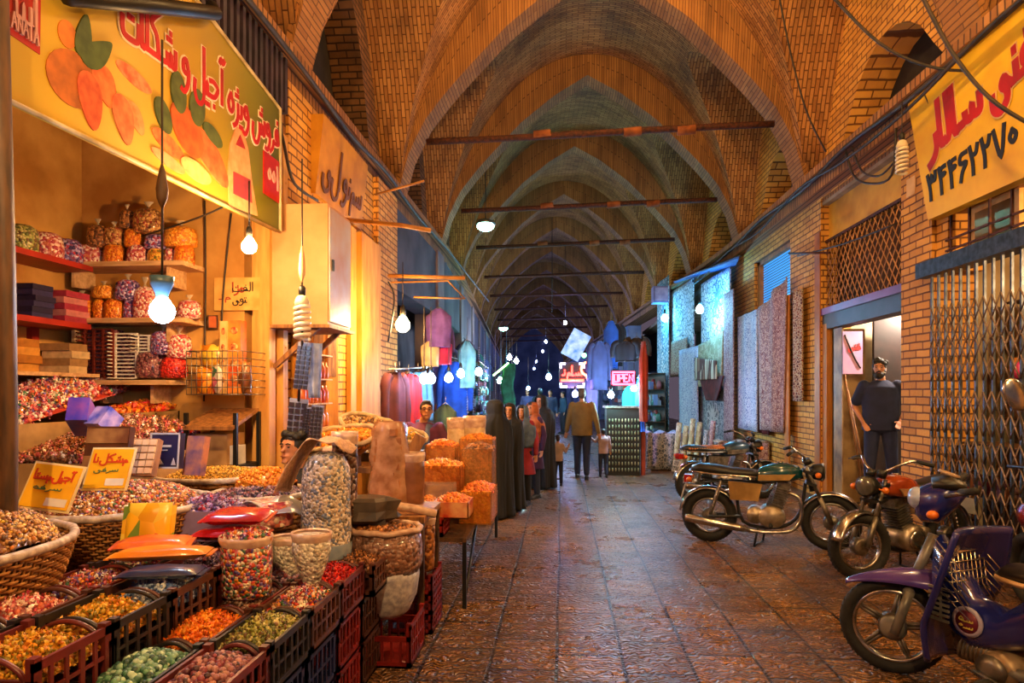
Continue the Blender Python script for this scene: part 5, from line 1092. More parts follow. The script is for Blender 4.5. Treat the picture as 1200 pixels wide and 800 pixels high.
# ---------------------------------------------------------------- hanging clothes
def garment(label, px, pyt, d, w, h, c, c2=None, kind='jacket', rz=0, group=None, hang=True, name=None, M_=None):
    p = P(px, pyt, d); t = thing(name or kind, label, 'clothing', p, 0, group); Mx = Matrix.Translation(p) @ Euler((0, 0, TH + rz)).to_matrix().to_4x4(); m = M_ or mat('gm_' + c, c, c2, .85, 0, 6, .3)
    b = MB(); n = 24; R = random.Random(int(px * 7 + pyt)); f1, f2 = R.uniform(2, 4), R.uniform(0, 6)
    rows = []; NR = 10
    for j in range(NR + 1):
        f = j / NR; ww = w / 2 * (.32 + .68 * min(1, f * 5)) if f < .2 else w / 2 * (1 + .04 * math.sin(f * 5)); dd = .07 + .03 * f
        if kind == 'trousers': ww = w / 2 * (1 - .2 * f)
        rows.append([(ww * math.cos(a) * (1), dd * math.sin(a) * (1 + .25 * math.sin(f1 * 2 * a + f2)), -h * f) for a in [2 * PI * k / n for k in range(n)]])
    vs = [Mx @ Vector(q) for r in rows for q in r]; fs = [(i*n+k, i*n+(k+1) % n, (i+1)*n+(k+1) % n, (i+1)*n+k) for i in range(NR) for k in range(n)] + [tuple(range(n)), tuple(NR*n + k for k in range(n))[::-1]]
    b.add(vs, fs, True); b.build('body', m, t)
    if kind in ('jacket', 'coat', 'shirt'):
        for s in (-1, 1): b = MB(); b.tube([Mx @ Vector(q) for q in ((s*w*.3, 0, -.05*h), (s*w*.5, 0, -.14*h), (s*w*.6, -.02, -.45*h), (s*w*.6, -.03, -.8*h))], [.06, .065, .055, .045], 10, 4); b.build('sleeve', m, t)
    if hang: b = MB(); b.tube([Mx @ Vector(q) for q in ((-w*.35, 0, -.06), (0, 0, .03), (w*.35, 0, -.06))], .008, 5); b.tube([Mx @ Vector((0, 0, .03)), Mx @ Vector((0, 0, .12))], .005, 5); b.build('hanger', mm('steel'), t)
    return t
garment('maroon coat at the left end of the clothes rack', 463, 436, 7.9, .3, .88, '5c2430', '40161f', 'coat', .9)
garment('dark brown coat behind the maroon one on the clothes rack', 468, 434, 8.15, .3, .9, '3c2420', None, 'coat', .9)
garment('bright red coat hanging on the clothes rack', 479, 438, 8.1, .26, .92, 'c01c24', '8c121c', 'coat', .9)
garment('light blue shirt hanging right of the red coat', 490, 436, 8.4, .28, .8, '5c9cd0', '3c70a8', 'shirt', .7)
garment('vivid blue jacket hanging high behind the seller', 533, 424, 11.0, .44, 1.05, '0848b0', '083480', 'jacket', .1)
garment('blue and lilac puffer jacket left of the vivid blue one', 518, 426, 11.3, .36, .7, '4a50a8', '3c3c80', 'jacket', .4)
garment('violet vest hanging high above the white bulbs', 514, 362, 9.2, .36, .55, '6a4a98', '4c2c70', 'vest')
garment('red blouse hanging below the violet vest', 520, 398, 9.3, .24, .36, 'b82050', '8c1840', 'blouse')
garment('cream blouse hanging next to the red blouse', 504, 400, 9.2, .26, .36, 'c0a878', '98805c', 'blouse')
garment('pale green long dress hanging in the row past the bulbs', 547, 400, 11, .3, .8, '7ca8a0', '54807c', 'dress')
garment('olive green bag like vest behind the seller', 522, 474, 8.9, .3, .5, '4a5c3c', '343f2a', 'vest')
b = MB(); b.tube([P(455, 433, 7.75), P(500, 430, 8.6)], .012, 6); tag(b.build('hanging_rail', mm('steel')), 'rail from which the red and brown coats hang', 'rail')
for lab, pts, r in (('pale metal arm sticking out from the left wall above the cabinet', [PX(400, 257, XL), P(470, 264, 7.2), P(505, 270, 7.2)], .028),
  ('yellow painted bar of the awning frame', [P(455, 323, 8.6), P(545, 326, 8.6)], .03),
  ('thin bar under the yellow awning bar', [P(458, 331, 8.7), P(525, 329, 8.7), P(545, 350, 8.4), P(485, 348, 8.4)], .014),
  ('thin iron rod reaching out from the left cornice', [P(440, 228, 7.6), P(497, 212, 7.4)], .014)):
    b = MB(); b.tube(pts, r, 6); tag(b.build('awning_bar', mat('bar_yellow', 'b8803c', '8a5a28', .6, .2, 6)), lab, 'bar')
# lamps of the clothes shop and beyond
for k, (px, py, d, lab) in enumerate(((497, 444, 7.9, 'left of the white bulb pair above the seller'), (505, 444, 8.0, 'right of the white bulb pair above the seller'), (526, 443, 9.2, 'third white bulb in the row over the clothes counter'), (540, 438, 9.8, 'fourth and largest white bulb over the clothes counter'), (561, 436, 10.5, 'fifth white bulb, in front of the crockery shelves'))):
    p = P(px, py, d); bulb('cold ' + lab, p, 5 if k < 2 else 10, 'a4d0ff', .06, cord=p + Vector((0, 0, .9)))
for k, (px, py, d, lab, c, W) in enumerate(((597, 419, 22, 'left of the far bulb pair at the passage end', 'e8f4ff', 60), (605, 423, 23, 'right of the far bulb pair at the passage end', 'e8f4ff', 60), (643, 442, 20, 'lone bulb left of the red neon sign', '80d0ff', 45), (586, 446, 19, 'far bulb low over the left shops', '8cf0e0', 40), (619, 455, 24, 'tiny far bulb in the middle of the passage', '60c0ff', 30), (591, 452, 17, 'far green tinted bulb beside the green cloth', '80f0c0', 25))):
    p = P(px, py, d); bulb(lab, p, W, c, .085 if k < 4 else .06, cord=p + Vector((0, 0, 1.2)))
# crockery and trinket shelves of the far left shops
def clutter(label, lab_cat, x, y0, y1, z0, z1, cols, n, s, seed, facing=1, name='goods_shelf'):
    t = thing(name, label, lab_cat, (x + bx(y0), (y0 + y1) / 2, z0)); b = MB(); R = random.Random(seed); k = max(2, int((z1 - z0) / .4))
    for i in range(k + 1): z = z0 + (z1 - z0) * i / k; b.box((x - .2, y0, z - .02), (x + .2, y1, z))
    b.box((x - .22, y0, z0), (x - .2, y1, z1)) if facing > 0 else b.box((x + .2, y0, z0), (x + .22, y1, z1))
    bend(b); b.build('boards', mm('dwood'), t); b = MB(); cs = [lin(c) for c in cols]
    for i in range(n):
        l = R.randrange(k); z = z0 + (z1 - z0) * l / k; y = R.uniform(y0 + .05, y1 - .05); b.cur = tuple(q * R.uniform(.7, 1.1) for q in R.choice(cs)); xx = x + R.uniform(-.1, .2) * facing; h = s * R.uniform(.6, 1.6)
        if R.random() < .5: b.lathe([(s*.3, 0), (s*.4, h*.4), (s*.3, h*.8), (s*.2, h)], (xx, y, z), 8)
        else: b.box((xx - s*.3, y - s*.35, z), (xx + s*.3, y + s*.35, z + h))
    bend(b); o = b.build('goods', tintmat('loose_goods', .42, .25), t); o['kind'] = 'stuff'; return t
blues = ['3c6ca8', '7ca8c8', 'b8c8d8', '2c4a7c', '8c9cb0', '5c4a7c', 'a85c5c', '3c7c70', 'c8c8c0']
yq = c0.y + 3.4
clutter('tall shelf of small crockery behind the clothes counter', 'shelf', XL + .35, yq, yq + 3.4, .3, 2.3, blues, 560, .13, 1)
clutter('long shelf of trinkets further down the left side', 'shelf', XL + .45, yq + 4.2, yq + 8.5, .3, 2.4, blues, 520, .16, 2)
clutter('far shelf of blue goods on the left side', 'shelf', XL - .0, yq + 9.4, yq + 16, .3, 2.6, blues, 380, .2, 3)
R = random.Random(77)
for k in range(12):
    y = yq + .5 + k * 1.5; z = R.uniform(2.5, 3.0); px = 600 + F * ((XL + .25 + bx(y)) * CT + y * ST) / (y * CT - XL * ST); py = HY - (z - H) * F / (y * CT)
    garment('small garment hanging in the dim row of the far left shops', px, py, y, .42, R.uniform(.5, .9), R.choice(['3c4a7c', '5c3c5c', '8c8ca0', '2c5c5c', '4c5c8c', '7c4a5c']), None, R.choice(('shirt', 'dress', 'vest')), R.uniform(-.4, .4), 'garments hanging along the far left shops', name='hanging_garment')
b = MB(); p = P(588, 470, 15); b.sheet(lambda u, v: (p.x + .3*u + .03*math.sin(v*9), p.y, 1.2 + 1.1*v), 6, 8, .02); tag(b.build('green_cloth', mat('green_cl', '1c8058', '0f5038', .8)), 'dark green cloth hanging between the far left shops', 'cloth')
b = MB(); b.tube([P(578, 405 + 35, 15), P(596, 425, 15)], .02, 6); tag(b.build('light_tube', glow('tube_green', 'b0ff90', 6)), 'short green glowing tube lamp over the far left shops', 'lamp')
# green ceiling lamps
for lab, px, py, d in (('round green-white lamp hanging below the second tie beam', 569, 265, 16), ('smaller green-white lamp hanging further down the vault', 590, 385, 34)):
    p = P(px, py, d); t = thing('ceiling_lamp', lab, 'lamp', p); b = MB(); b.ell(p, (.22, .22, .12)); b.build('globe', glow('globe_green', 'a0ffe0', 12), t)
    b = MB(); b.tube([p + Vector((0, 0, .1)), p + Vector((0, 0, 1.6))], .012, 5); b.build('rod', mm('black'), t); b = MB(); b.lathe([(.26, .05), (.2, .13), (.05, .18)], p, 16); b.build('shade', mm('steel'), t)
# long pole hanging from the vault in the middle
b = MB(); p = P(647, 365, 24); b.tube([(p.x, p.y, p.z), (p.x, p.y, 8.2)], .015, 5); tag(b.build('hanging_rod', mm('black')), 'thin dark rod hanging down from the vault in the middle of the passage', 'rod')

for k, (x, y, z, W, c, lab) in enumerate(((.2, 27.5, 4.6, 70, '90a0ff', 'added bluish bulb hanging deep in the passage, first of the far row'), (-.8, 35, 4.4, 80, '80a0ff', 'added bluish bulb hanging deep in the passage, second of the far row'), (-1.2, 43, 4.4, 90, '9098ff', 'added bluish bulb hanging deep in the passage, third of the far row'), (-2.0, 53, 4.2, 110, '8098ff', 'added bluish bulb hanging near the far end wall'), (-2.6, 63, 4, 120, '90a8ff', 'last added bluish bulb before the far end wall'))):  # bulbs added down the passage to light the far vault
    bulb(lab, (x, y, z), W, c, .07, cord=Vector((x, y, 8)))

R = random.Random(55)
for k in range(9):
    px = 548 + k * 6.5; d = 11 + k * .9; p = P(px, 405 + R.uniform(0, 15), d); b = MB()
    for i in range(26): b.ell(p - Vector((0, 0, .045 * i)), (.02, .02, .018), n=6, m=4)
    b.tube([p + Vector((0, 0, .5)), p - Vector((0, 0, 1.15))], .005, 4); tag(b.build('bead_string', mat('beads_' + str(k % 3), ['a8b4d0', '7c9cc0', 'b09cb8'][k % 3], None, .3)), 'string of pale beads hanging among the far left shops', 'beads', 'bead strings of the far left shops')
# ================================================================ RIGHT SIDE SHOPS
# ---- yellow signboard
XS = 3.86
def SP(px, py): return PX(px, py, XS)
ys0, ysn = SP(1076, 118).y, 3.3
zs0, zs1 = SP(1085, 258).z, SP(1075, 112).z
t = thing('shop_sign', 'big yellow signboard with red Persian word and black phone number on the right wall', 'sign', (XS + .1, ys0, zs0))
ysb = SP(1085, 258).y
b = MB(); b.hexa([(XS + .02, ysb, zs0), (XS + .02, ysn, zs0 - .05), (XR, ysn, zs0 - .05), (XR, ysb, zs0), (XS - .12, ys0, zs1), (XS - .12, ysn, zs1 + .1), (XR, ysn, zs1 + .1), (XR, ys0, zs1)]); sg = b.build('board', mat('sign_board', 'e2b418', 'd09a10', .5, 0, 2.5, .15), t)
b = MB(); b.tube([(XS - .13, ys0, zs1 + .02), (XS - .13, ysn, zs1 + .12)], .025, 6); b.build('top_edge', mm('dwood'), t)
Uq = Vector((0, -1, 0)); Vs = Vector((-.14 / (zs1 - zs0), 0, 1)).normalized()
def sgl(name, word, px0, py0, px1, py1, size, m, pen, th, back=.0):
    xo = XS + .02 - .14 * ((PX(px0, py0, XS - .05).z - zs0) / (zs1 - zs0))
    a, c = PX(px0, py0, xo - .003), PX(px1, py1, xo - .003); U = c - a; bb = MB(); write(bb, word, a + Vector((-.001 - back, 0, 0)), U, Vs, size, pen, th, fit=U.length); return bb.build(name, m, sg)
red_l = mat('sign_red', 'b8141c', '90101a', .5, 0, 4, 0); blk = mat('sign_black', '14101c', None, .5, 0, 4, 0); pal_e = mat('sign_pale', 'd8b070', None, .5, 0, 4, 0)
W1 = rev('sin_i', 'alef_f', 'lam_i', 'alef_f', 're')
sgl('word_outline', W1, 1089, 180, 1152, 126, .44, pal_e, .26, .004); sgl('word', W1, 1089, 180, 1152, 126, .44, red_l, .19, .009)
W2 = rev('gap', 'nun_i', 'ye')
W2 = rev('fe_i', 'nun_i', 'ye')
sgl('word_outline', W2, 1162, 118, 1215, 70, .46, pal_e, .26, .004); sgl('word', W2, 1162, 118, 1215, 70, .46, red_l, .19, .009)
sgl('phone_number', list('34462270'), 1089, 236, 1197, 170, .27, blk, .16, .009)
# ---- window over the gate, gate, shop inside
zg = P(1092, 322, dX(1092, XR)).z
t = thing('transom_window', 'barred window with cream frames above the folding gate', 'window', (XR + .1, 5, zg + .12))
b = MB()
for k in range(14): y = yg1 - .3 - k * .3; b.box((XR + .02, y, zg + .15), (XR + .04, y + .02, 3.5))
for z in (zg + .2, 3.2): b.box((XR + .02, 3.3, z), (XR + .04, yg1 - .2, z + .02))
b.build('bars', mm('rust'), t); b = MB()
for k in range(5): y = yg1 - .35 - k * .85; b.box((XR + .15, y - .75, zg + .15), (XR + .19, y - .05, 3.48))
for k in range(5): pass
b.build('frame', mat('frame_cream', 'd8a868', 'b08040', .6), t); b = MB()
for k in range(5): y = yg1 - .35 - k * .85; b.box((XR + .14, y - .66, zg + .22), (XR + .148, y - .14, 3.42))
b.build('panes', mat('pane_dark', '8a6a40', '3c2c20', .2, 0, 1.2), t)
b = MB(); b.box((XR + .05, yg1 - .2, zg), (XR + .4, yg1, 3.5)); struct('wall_right', b, M_wall)
t = thing('folding_gate', 'grey metal folding lattice gate pulled across the right hand shop front', 'gate', (XR - .05, 5.2, 0))
b = MB(); b.box((XR - .12, 3.0, zg - .03), (XR + .1, yg1 + .1, zg + .13)); b.build('head_rail', mm('iron'), t)
nb = 30; ys_ = [yg1 - .04 - k * .122 for k in range(nb)]
for k, y in enumerate(ys_):
    b = MB(); b.box((XR - .03, y - .011, .04), (XR - .008, y + .011, zg - .03)); b.build('bar', mm('iron'), t)
for zz in (.5, .95, 1.42, 1.95, 2.32):
    b = MB()
    for k in range(nb - 1):
        for s in (-1, 1):
            for dz_ in (-.1, .1): b.tube([(XR - .035, ys_[k], zz + dz_ - .11 * s), (XR - .035, ys_[k+1], zz + dz_ + .11 * s)], .008, 4)
    b.build('scissor_links', mat('link', '8a7264', '5c4a40', .5, .4), t)
b = MB(); b.box((XR - .04, 3.0, .0), (XR + .02, yg1, .04)); b.build('floor_rail', mm('iron'), t)
R = random.Random(9)
clutter('tall shelf of bright goods behind the folding gate', 'shelf', XR + 1.0, 3.4, yg1 + .1, .1, 2.6, ['c83c8c', 'c8a060', '5c3c28', 'd8c0a0', '8c2c3c', '3c5c8c', 'c87030', '8c6c4c'], 420, .16, 21, -1)
clutter('low shelf of brown goods just inside the folding gate', 'shelf', XR + .45, 4.6, yg1 - .05, .05, 1.1, ['a87c4c', '5c3c28', '8c5c34', 'c8a070', '6c3c4c'], 160, .13, 22, -1)
# ---- doorway bay with lattice grille
zl0, zl1 = P(1055, 356, dX(1055, XR)).z, P(1055, 345, dX(1055, XR)).z; zgt = P(1055, 228, dX(1055, XR)).z
b = MB(); b.box((XR + .12, yp, zgt), (XR + .3, yd1, 4.62)); struct('wall_right', b, mat('fascia', 'd8a834', 'b07c1c', .7, 0, 2, .2))
b = MB(); b.box((XR + .02, yp, zl0 - .08), (XR + .25, yd1, zl1 + .03)); o = struct('trim_lintel', b, mat('lintel', '3a3036', '241c20', .5, 0, 3))
b = MB(); b.box((XR, yp, zl1 + .03), (XR + .2, yd1, zl1 + .13)); struct('trim_band', b, mat('purple_band', '7c3c84', '5a2c6c', .4, 0, 3))
b = MB(); b.box((XR + .02, yp, 4.3 + .25), (XR + .12, yd1, 4.64)); struct('trim_soldier', b, M_corn)
t = thing('lattice_grille', 'rusty diamond lattice grille above the open shop doorway', 'grille', (XR + .1, (yp + yd1) / 2, zl1))
b = MB(); dzz = zgt - zl1 - .03; L = yd1 - yp
for k in range(-9, 18):
    for s in (1, -1):
        a0_, c0_ = k * .145, k * .145 + dzz * .75
        if s < 0: a0_, c0_ = c0_, a0_
        y0_, z0_, y1_, z1_ = a0_, 0, c0_, dzz
        def cl(yv, ya_, za_, yb_, zb_): tt = (yv - ya_) / (yb_ - ya_); return (yv, za_ + tt * (zb_ - za_))
        pA, pB = (y0_, z0_), (y1_, z1_)
        if min(y0_, y1_) > L or max(y0_, y1_) < 0: continue
        if pA[0] < 0: pA = cl(0, *pA, *pB)
        if pB[0] < 0: pB = cl(0, *pA, *pB)
        if pA[0] > L: pA = cl(L, *pA, *pB)
        if pB[0] > L: pB = cl(L, *pA, *pB)
        b.tube([(XR + .08, yp + pA[0], zl1 + .03 + pA[1]), (XR + .08, yp + pB[0], zl1 + .03 + pB[1])], .009, 4)
b.build('lattice', mat('lattice', 'c89058', '8c5c34', .7, .0), t); b = MB()
for z in (zl1 + .04, zgt - .02): b.box((XR + .06, yp + .01, z - .02), (XR + .1, yd1 - .01, z + .02))
b.build('frame', mm('rust'), t)
b = MB(); b.box((XR + .24, yp, zl1), (XR + .3, yd1, zgt)); struct('wall_right', b, mat('behind_grille', '5c3c20', '2a180c', .9, 0, 1.2))
# door frame, open door leaf, interior
b = MB(); b.box((XR + .02, yd1 - .16, 0), (XR + .2, yd1, zl0)); struct('door_1', b, mat('door_orange', 'c07c2c', '9c5c18', .6, 0, 3, .2, stretch=(4, 4, .6)))
b = MB(); b.box((XR - .02, yd1 + .0, 0), (XR + .0, yd1 + .2, 4.1)); struct('trim_steel', b, mat('orange_steel', 'b86c1c', '8c4c10', .5, .2, 3, .1))
b = MB(); b.box((XR + .05, yd1 - .34, 0), (XR + .5, yd1 - .3, zl0 - .1)); b.box((XR + .05, yd1 - .62, 0), (XR + .07, yd1 - .3, zl0 - .1)); struct('door_2', b, mat('door_leaf', 'b09060', '6a4a2c', .5, 0, 3))
b = MB(); b.box((XR + .5, yd1 - .62, 0), (XR + 1.4, yd1 - .56, 2.7)); struct('door_3', b, mat('door_dark', '2c1814', '1a0e0c', .5))
xi = XR + .5
pp = PY(1000, 415, yd1 - .66)
t = thing('wall_poster', 'pink and white poster with red lettering on the dark door panel', 'poster', (PY(1000, 438, yd1 - .66)))
a, c = PY(988, 438, yd1 - .65), PY(1011, 388, yd1 - .65); b = MB(); b.box((a.x, yd1 - .65, a.z), (c.x, yd1 - .63, c.z)); b.build('sheet', mat('poster', 'c898b8', '9c7cb0', .5, 0, 3), t)
b = MB(); write(b, rev('fe_i', 'nun_i', 'ye'), (a.x + .07, yd1 - .655, c.z - .26), (1, 0, 0), (0, 0, 1), .12, .2, .003, c.x - a.x - .1); b.build('lettering', red_l, t); b = MB(); b.tube([(a.x + .02, yd1 - .655, c.z - .05), (a.x + .15, yd1 - .655, a.z + .25), (c.x - .03, yd1 - .655, a.z + .08)], .012, 4, 5); b.build('printed_line', mm('black'), t)
b = MB(); b.box((XR + .5, yp + .1, 0), (XR + 2.0, yd1 - .1, .2)); struct('floor', b, mat('shop_step', '8c7c68', '6a5a48', .7))
b = MB(); b.box((XR + 2.1, yp - .2, 0), (XR + 2.2, yd1, 4.4)); struct('wall_right', b, mat('shop_inner', 'b8b4a0', '8c9088', .8, 0, 1.5))
t = thing('wall_picture', 'dark framed picture on the back wall of the shop behind the man', 'picture', (XR + 2.05, yp + .8, 1.9)); b = MB(); a_ = PX(1030, 448, XR + 2.05); c_ = PX(1054, 393, XR + 2.05)
b.box((XR + 2.03, min(a_.y, c_.y) - .1, a_.z), (XR + 2.09, max(a_.y, c_.y), c_.z)); b.build('frame', mm('black'), t); b = MB(); b.box((XR + 2.02, min(a_.y, c_.y), a_.z + .25), (XR + 2.03, max(a_.y, c_.y) - .1, c_.z - .12)); b.build('picture', mat('pic', 'a88c6c', '5c4c3c', .5, 0, 9), t)
for lab, pts in (('long wooden batten leaning inside the shop doorway', [(XR + .3, yd1 - .75, .15), (XR + .12, yd1 - .5, 2.0)]), ('thin dark cane leaning beside the man in the doorway', [(XR + .25, yd1 - 1.0, .2), (XR + .1, yd1 - .7, 1.65)])):
    b = MB(); b.tube(pts, .014, 6); tag(b.build('wooden_batten', mm('wood')), lab, 'batten')
bulb('bulb lighting the inside of the doorway shop', (XR + 1.2, yp + 1.3, 2.85), 110, 'ffe8d0', .045, cord=Vector((XR + 1.2, yp + 1.3, 4.4)))
bulb('bulb lighting the shop behind the folding gate', (XR + .75, 5.0, 2.8), 60, WARM, .045, cord=Vector((XR + .75, 5.0, 4.4)))
# ---- window with blue blinds
t = thing('blue_blind', 'blue slatted blind with a glow put into its slats, in the brick window', 'blind', (XR + .12, (yw0 + yw1) / 2, 3.2))
b = MB()
for k in range(20): z = 3.26 + k * .052; b.cbox((XR + .14, (yw0 + yw1) / 2, z), (.004, yw1 - yw0 - .3, .034))
b.build('slats', glow('blind_glow', '3c90e0', .28), t)  # slat material glows by itself, standing in for light behind the blind
b = MB(); b.box((XR + .06, yw0, 3.2), (XR + .2, yw0 + .14, 4.3)); b.box((XR + .06, yw1 - .16, 3.2), (XR + .2, yw1, 4.3)); b.box((XR + .06, yw0, 4.22), (XR + .2, yw1, 4.3)); struct('window_1', b, mat('win_frame', 'a86a28', '7c4818', .6))
b = MB(); b.box((XR + .25, yw0, 3.2), (XR + .3, yw1, 4.3)); struct('window_2', b, mat('win_back', '203c5c', None, .6))
b = MB(); b.box((XR + .44, yw0 - .2, 3.0), (XR + .5, yw1 + .2, 4.6)); struct('wall_right', b, Min)
# ---- awning and carpet shop
ya_, yb_ = YR(880), yc1
rug = dict(
 blue=pattern('rug_blue', ['c8c8d8', '8c94b8', '6a70a0', 'a8a8c0'], 22, w=.1), white=pattern('rug_white', ['5c6c7c', 'd0d8e0', 'b8c8d8', 'e0e4e8'], 8, w=.07), brown=pattern('rug_brown', ['b8a890', '7c3c34', '5c2c2c', '8c5c48'], 22, w=.1),
 floral=pattern('rug_floral', ['6c3440', 'b8a0a0', '947c84', 'b8a09c'], 26, w=.06), cyan=pattern('rug_cyan', ['4c7c94', 'b8dce8', '90c0d8', 'd8e8ec'], 9, w=.09), grey=pattern('rug_grey', ['b8b8c0', '6c7480', '505c6c', '8c94a0'], 15, w=.06), beige=pattern('rug_beige', ['8c7c64', 'b0a888', '98906c', 'b8b090'], 9, w=.05))
def hang(label, px0, px1, pyt, pyb, X, m, name='hanging_carpet', cat='carpet', folds=3, skew=0, t_=.025, amp=.03, bot=1.0, group=None):
    y0, y1 = YX(px0, X), YX(px1, X); d = dX(px0, X); zt_, zb_ = P(px0, pyt, d).z, P(px0, pyb, d).z; R = random.Random(int(px0)); ph = R.uniform(0, 6)
    def fn(u, v):
        s = 1 - (1 - bot) * (1 - v); yc = (y0 + y1) / 2; y = yc + (u - .5) * (y1 - y0) * s
        return (X + amp * math.sin(u * folds * 2 * PI + ph) * (1 - .3*v), y, zb_ + (zt_ - zb_) * v + skew * (u - .5) * v)
    b = MB(); b.sheet(fn, 28, 14, t_); bend(b)
    o = b.build(name, m); return tag(o, label, cat, group)
hang('long pale blue carpet hanging down to the ground at the pillar', 925, 922, 268, 300, XR - .1, rug['brown']) if False else None
hang('narrow brown and white striped rug hanging on the brick pier', 941, 930, 338, 470, XR - .09, rug['brown'], amp=.015)
hang('plain orange wooden board leaning below the rugs', 926, 921, 345, 568, XR - .1, mat('board_orange', 'c8802c', 'a8641c', .6), name='leaning_board', cat='board', amp=.002)
hang('wide pink-brown patterned carpet gathered to one side under the blue blind', 922, 889, 338, 508, XR - .16, rug['floral'], skew=-.4, bot=.75, folds=2, amp=.06)
hang('dark red carpet half hidden behind the gathered one', 905, 884, 400, 510, XR - .08, mat('rug_red', '6c2424', '4a1818', .9), bot=.9)
hang('pale blue patterned carpet hanging left of the blind', 889, 866, 362, 506, XR - .18, rug['blue'], folds=2, amp=.02)
hang('tall carpet with white medallion tracery at the carpet shop', 861, 850, 338, 520, XR - .3, rug['floral'], folds=1, amp=.015)
hang('big white medallion carpet glowing in blue light', 856, 828, 312, 402, XR - .22, rug['white'], folds=1, amp=.02)
hang('green and beige carpet folded over in the middle of the carpet shop', 850, 824, 392, 452, XR - .3, rug['beige'], skew=-.2, bot=.85, folds=1)
hang('grey carpet with white flower lattice hanging low', 853, 826, 452, 530, XR - .2, rug['grey'], folds=.5, amp=.01)
hang('dark red pointed rug lying over the grey flower carpet', 850, 826, 440, 470, XR - .36, MATS['rug_red'], bot=.4, folds=1)
hang('small striped rug tilted between the carpets', 840, 820, 418, 444, XR - .42, pattern('rug_stripe', ['5c3428', 'c8b89c', '8c6448'], 5, stretch=(.2, 1, .2)), skew=.18, folds=1, amp=.01)
hang('pale grey long carpet with fine pattern near the bright lamp', 823, 806, 405, 538, XR - .36, rug['blue'], folds=2)
hang('white scroll carpet behind the bright cyan lamp', 822, 800, 325, 405, XR - .2, rug['white'], folds=1)
hang('brown and violet carpet below the scroll carpet', 815, 800, 395, 440, XR - .26, rug['brown'], folds=1)
hang('tall cyan lit patterned carpet at the far corner of the carpet shop', 797, 786, 322, 505, XR - .35, rug['cyan'], folds=1.5, amp=.02)
def tracery(rug_o, X, px, py, r, petals, m, lab):
    c = PX(px, py, X); b = MB(); U, V = Vector((0, -1, 0)), Vector((0, 0, 1))
    for k in range(petals):
        a = 2 * PI * k / petals; e = lambda q, t: (q * math.cos(a + t), q * math.sin(a + t))
        b.ribbon([e(r*.15, 0), e(r*.5, .5 * PI / petals), e(r*.85, 0)], r*.075, c, U, V, .006, 4); b.ribbon([e(r*.15, 0), e(r*.5, -.5 * PI / petals), e(r*.85, 0)], r*.075, c, U, V, .006, 4); b.ribbon([e(r*.85, 0), e(r*1.15, PI / petals), e(r*1.0, 2*PI/petals)], r*.07, c, U, V, .006, 4)
    b.ribbon([(r*.15*math.cos(t*PI/6), r*.15*math.sin(t*PI/6)) for t in range(13)], r*.08, c, U, V, .006, 2)
    bend(b); o = b.build('white_tracery', m, rug_o); o['label'] = lab
wt = mat('tracery_white', 'dcdce0', 'c4c8d0', .8, 0, 9)
for o_ in [o for o in COL.objects if o.get('label') == 'grey carpet with white flower lattice hanging low']: tracery(o_, XR - .24, 838, 490, .42, 12, wt, 'white flower lattice')
for o_ in [o for o in COL.objects if o.get('label') == 'big white medallion carpet glowing in blue light']: tracery(o_, XR - .27, 842, 350, .4, 10, mat('tracery_blue', '5c7c9c', '48688c', .8), 'blue grey medallion lines')
b = MB(); a = PX(800, 500, XR - .6)
t = thing('awning', 'dark metal awning frame above the carpet shop', 'frame', (XR - .3, PX(800, 300, XR - .3).y, 3.3))
a, c = PX(868, 283, XR - .5), PX(778, 326, XR - .9)
b.tube([PX(868, 300, XR - .05), PX(866, 300, XR - .6)], .02, 6); b.tube([PX(866, 300, XR - .6), PX(790, 330, XR - .8)], .025, 6); b.tube([PX(850, 312, XR - .1), PX(792, 340, XR - .1)], .025, 6); b.tube([PX(812, 325, XR - .05), PX(812, 330, XR - .6)], .02, 6); b.build('bars', mm('iron'), t)
b = MB(); b.hexa([tuple(PX(*q)) for q in ((866, 302, XR - .62), (862, 312, XR - .05), (795, 334, XR - .05), (790, 331, XR - .8), (866, 300, XR - .62), (862, 310, XR - .05), (795, 332, XR - .05), (790, 329, XR - .8))]); b.build('blue_sheet', mat('awn_blue', '3c6cc0', '2c4c90', .5), t)
for lab, px, py, X, c, W, r in (('bright cyan white bulb glowing among the carpets', 820, 363, XR - .75, '6cccff', 60, .09), ('cyan bulb on the pale pillar beyond the carpets', 779, 373, XR - .8, '40c0ff', 55, .1)):
    p = PX(px, py, X); bulb(lab, p, W, c, r, cord=p + Vector((0, 0, .8)))
t = thing('box_lantern', 'square pale box hanging high beside the carpet shop corner', 'box', PX(774, 356, XR - .9)); p = PX(774, 346, XR - .9); b = MB(); b.cbox(p, (.5, .5, .5)); b.build('box', mat('lilac_box', '8c7ca0', '6a5c80', .6), t); b = MB(); b.cbox(p + Vector((0, -.26, 0)), (.4, .02, .4)); b.build('panel', mat('lilac_panel', 'b8a8c8', '9484ac', .6), t)
# big vertical window frames / door next to carpets
b = MB(); q = PX(757, 460, XR - .05); b.box((XR - .18, q.y, 0), (XR - .12, q.y + .9, 3.6)); bend(b); tag(b.build('door_leaf', mat('pale_door', '9ca4a8', '787c84', .6)), 'pale grey door leaf beyond the cyan lit carpet', 'door')
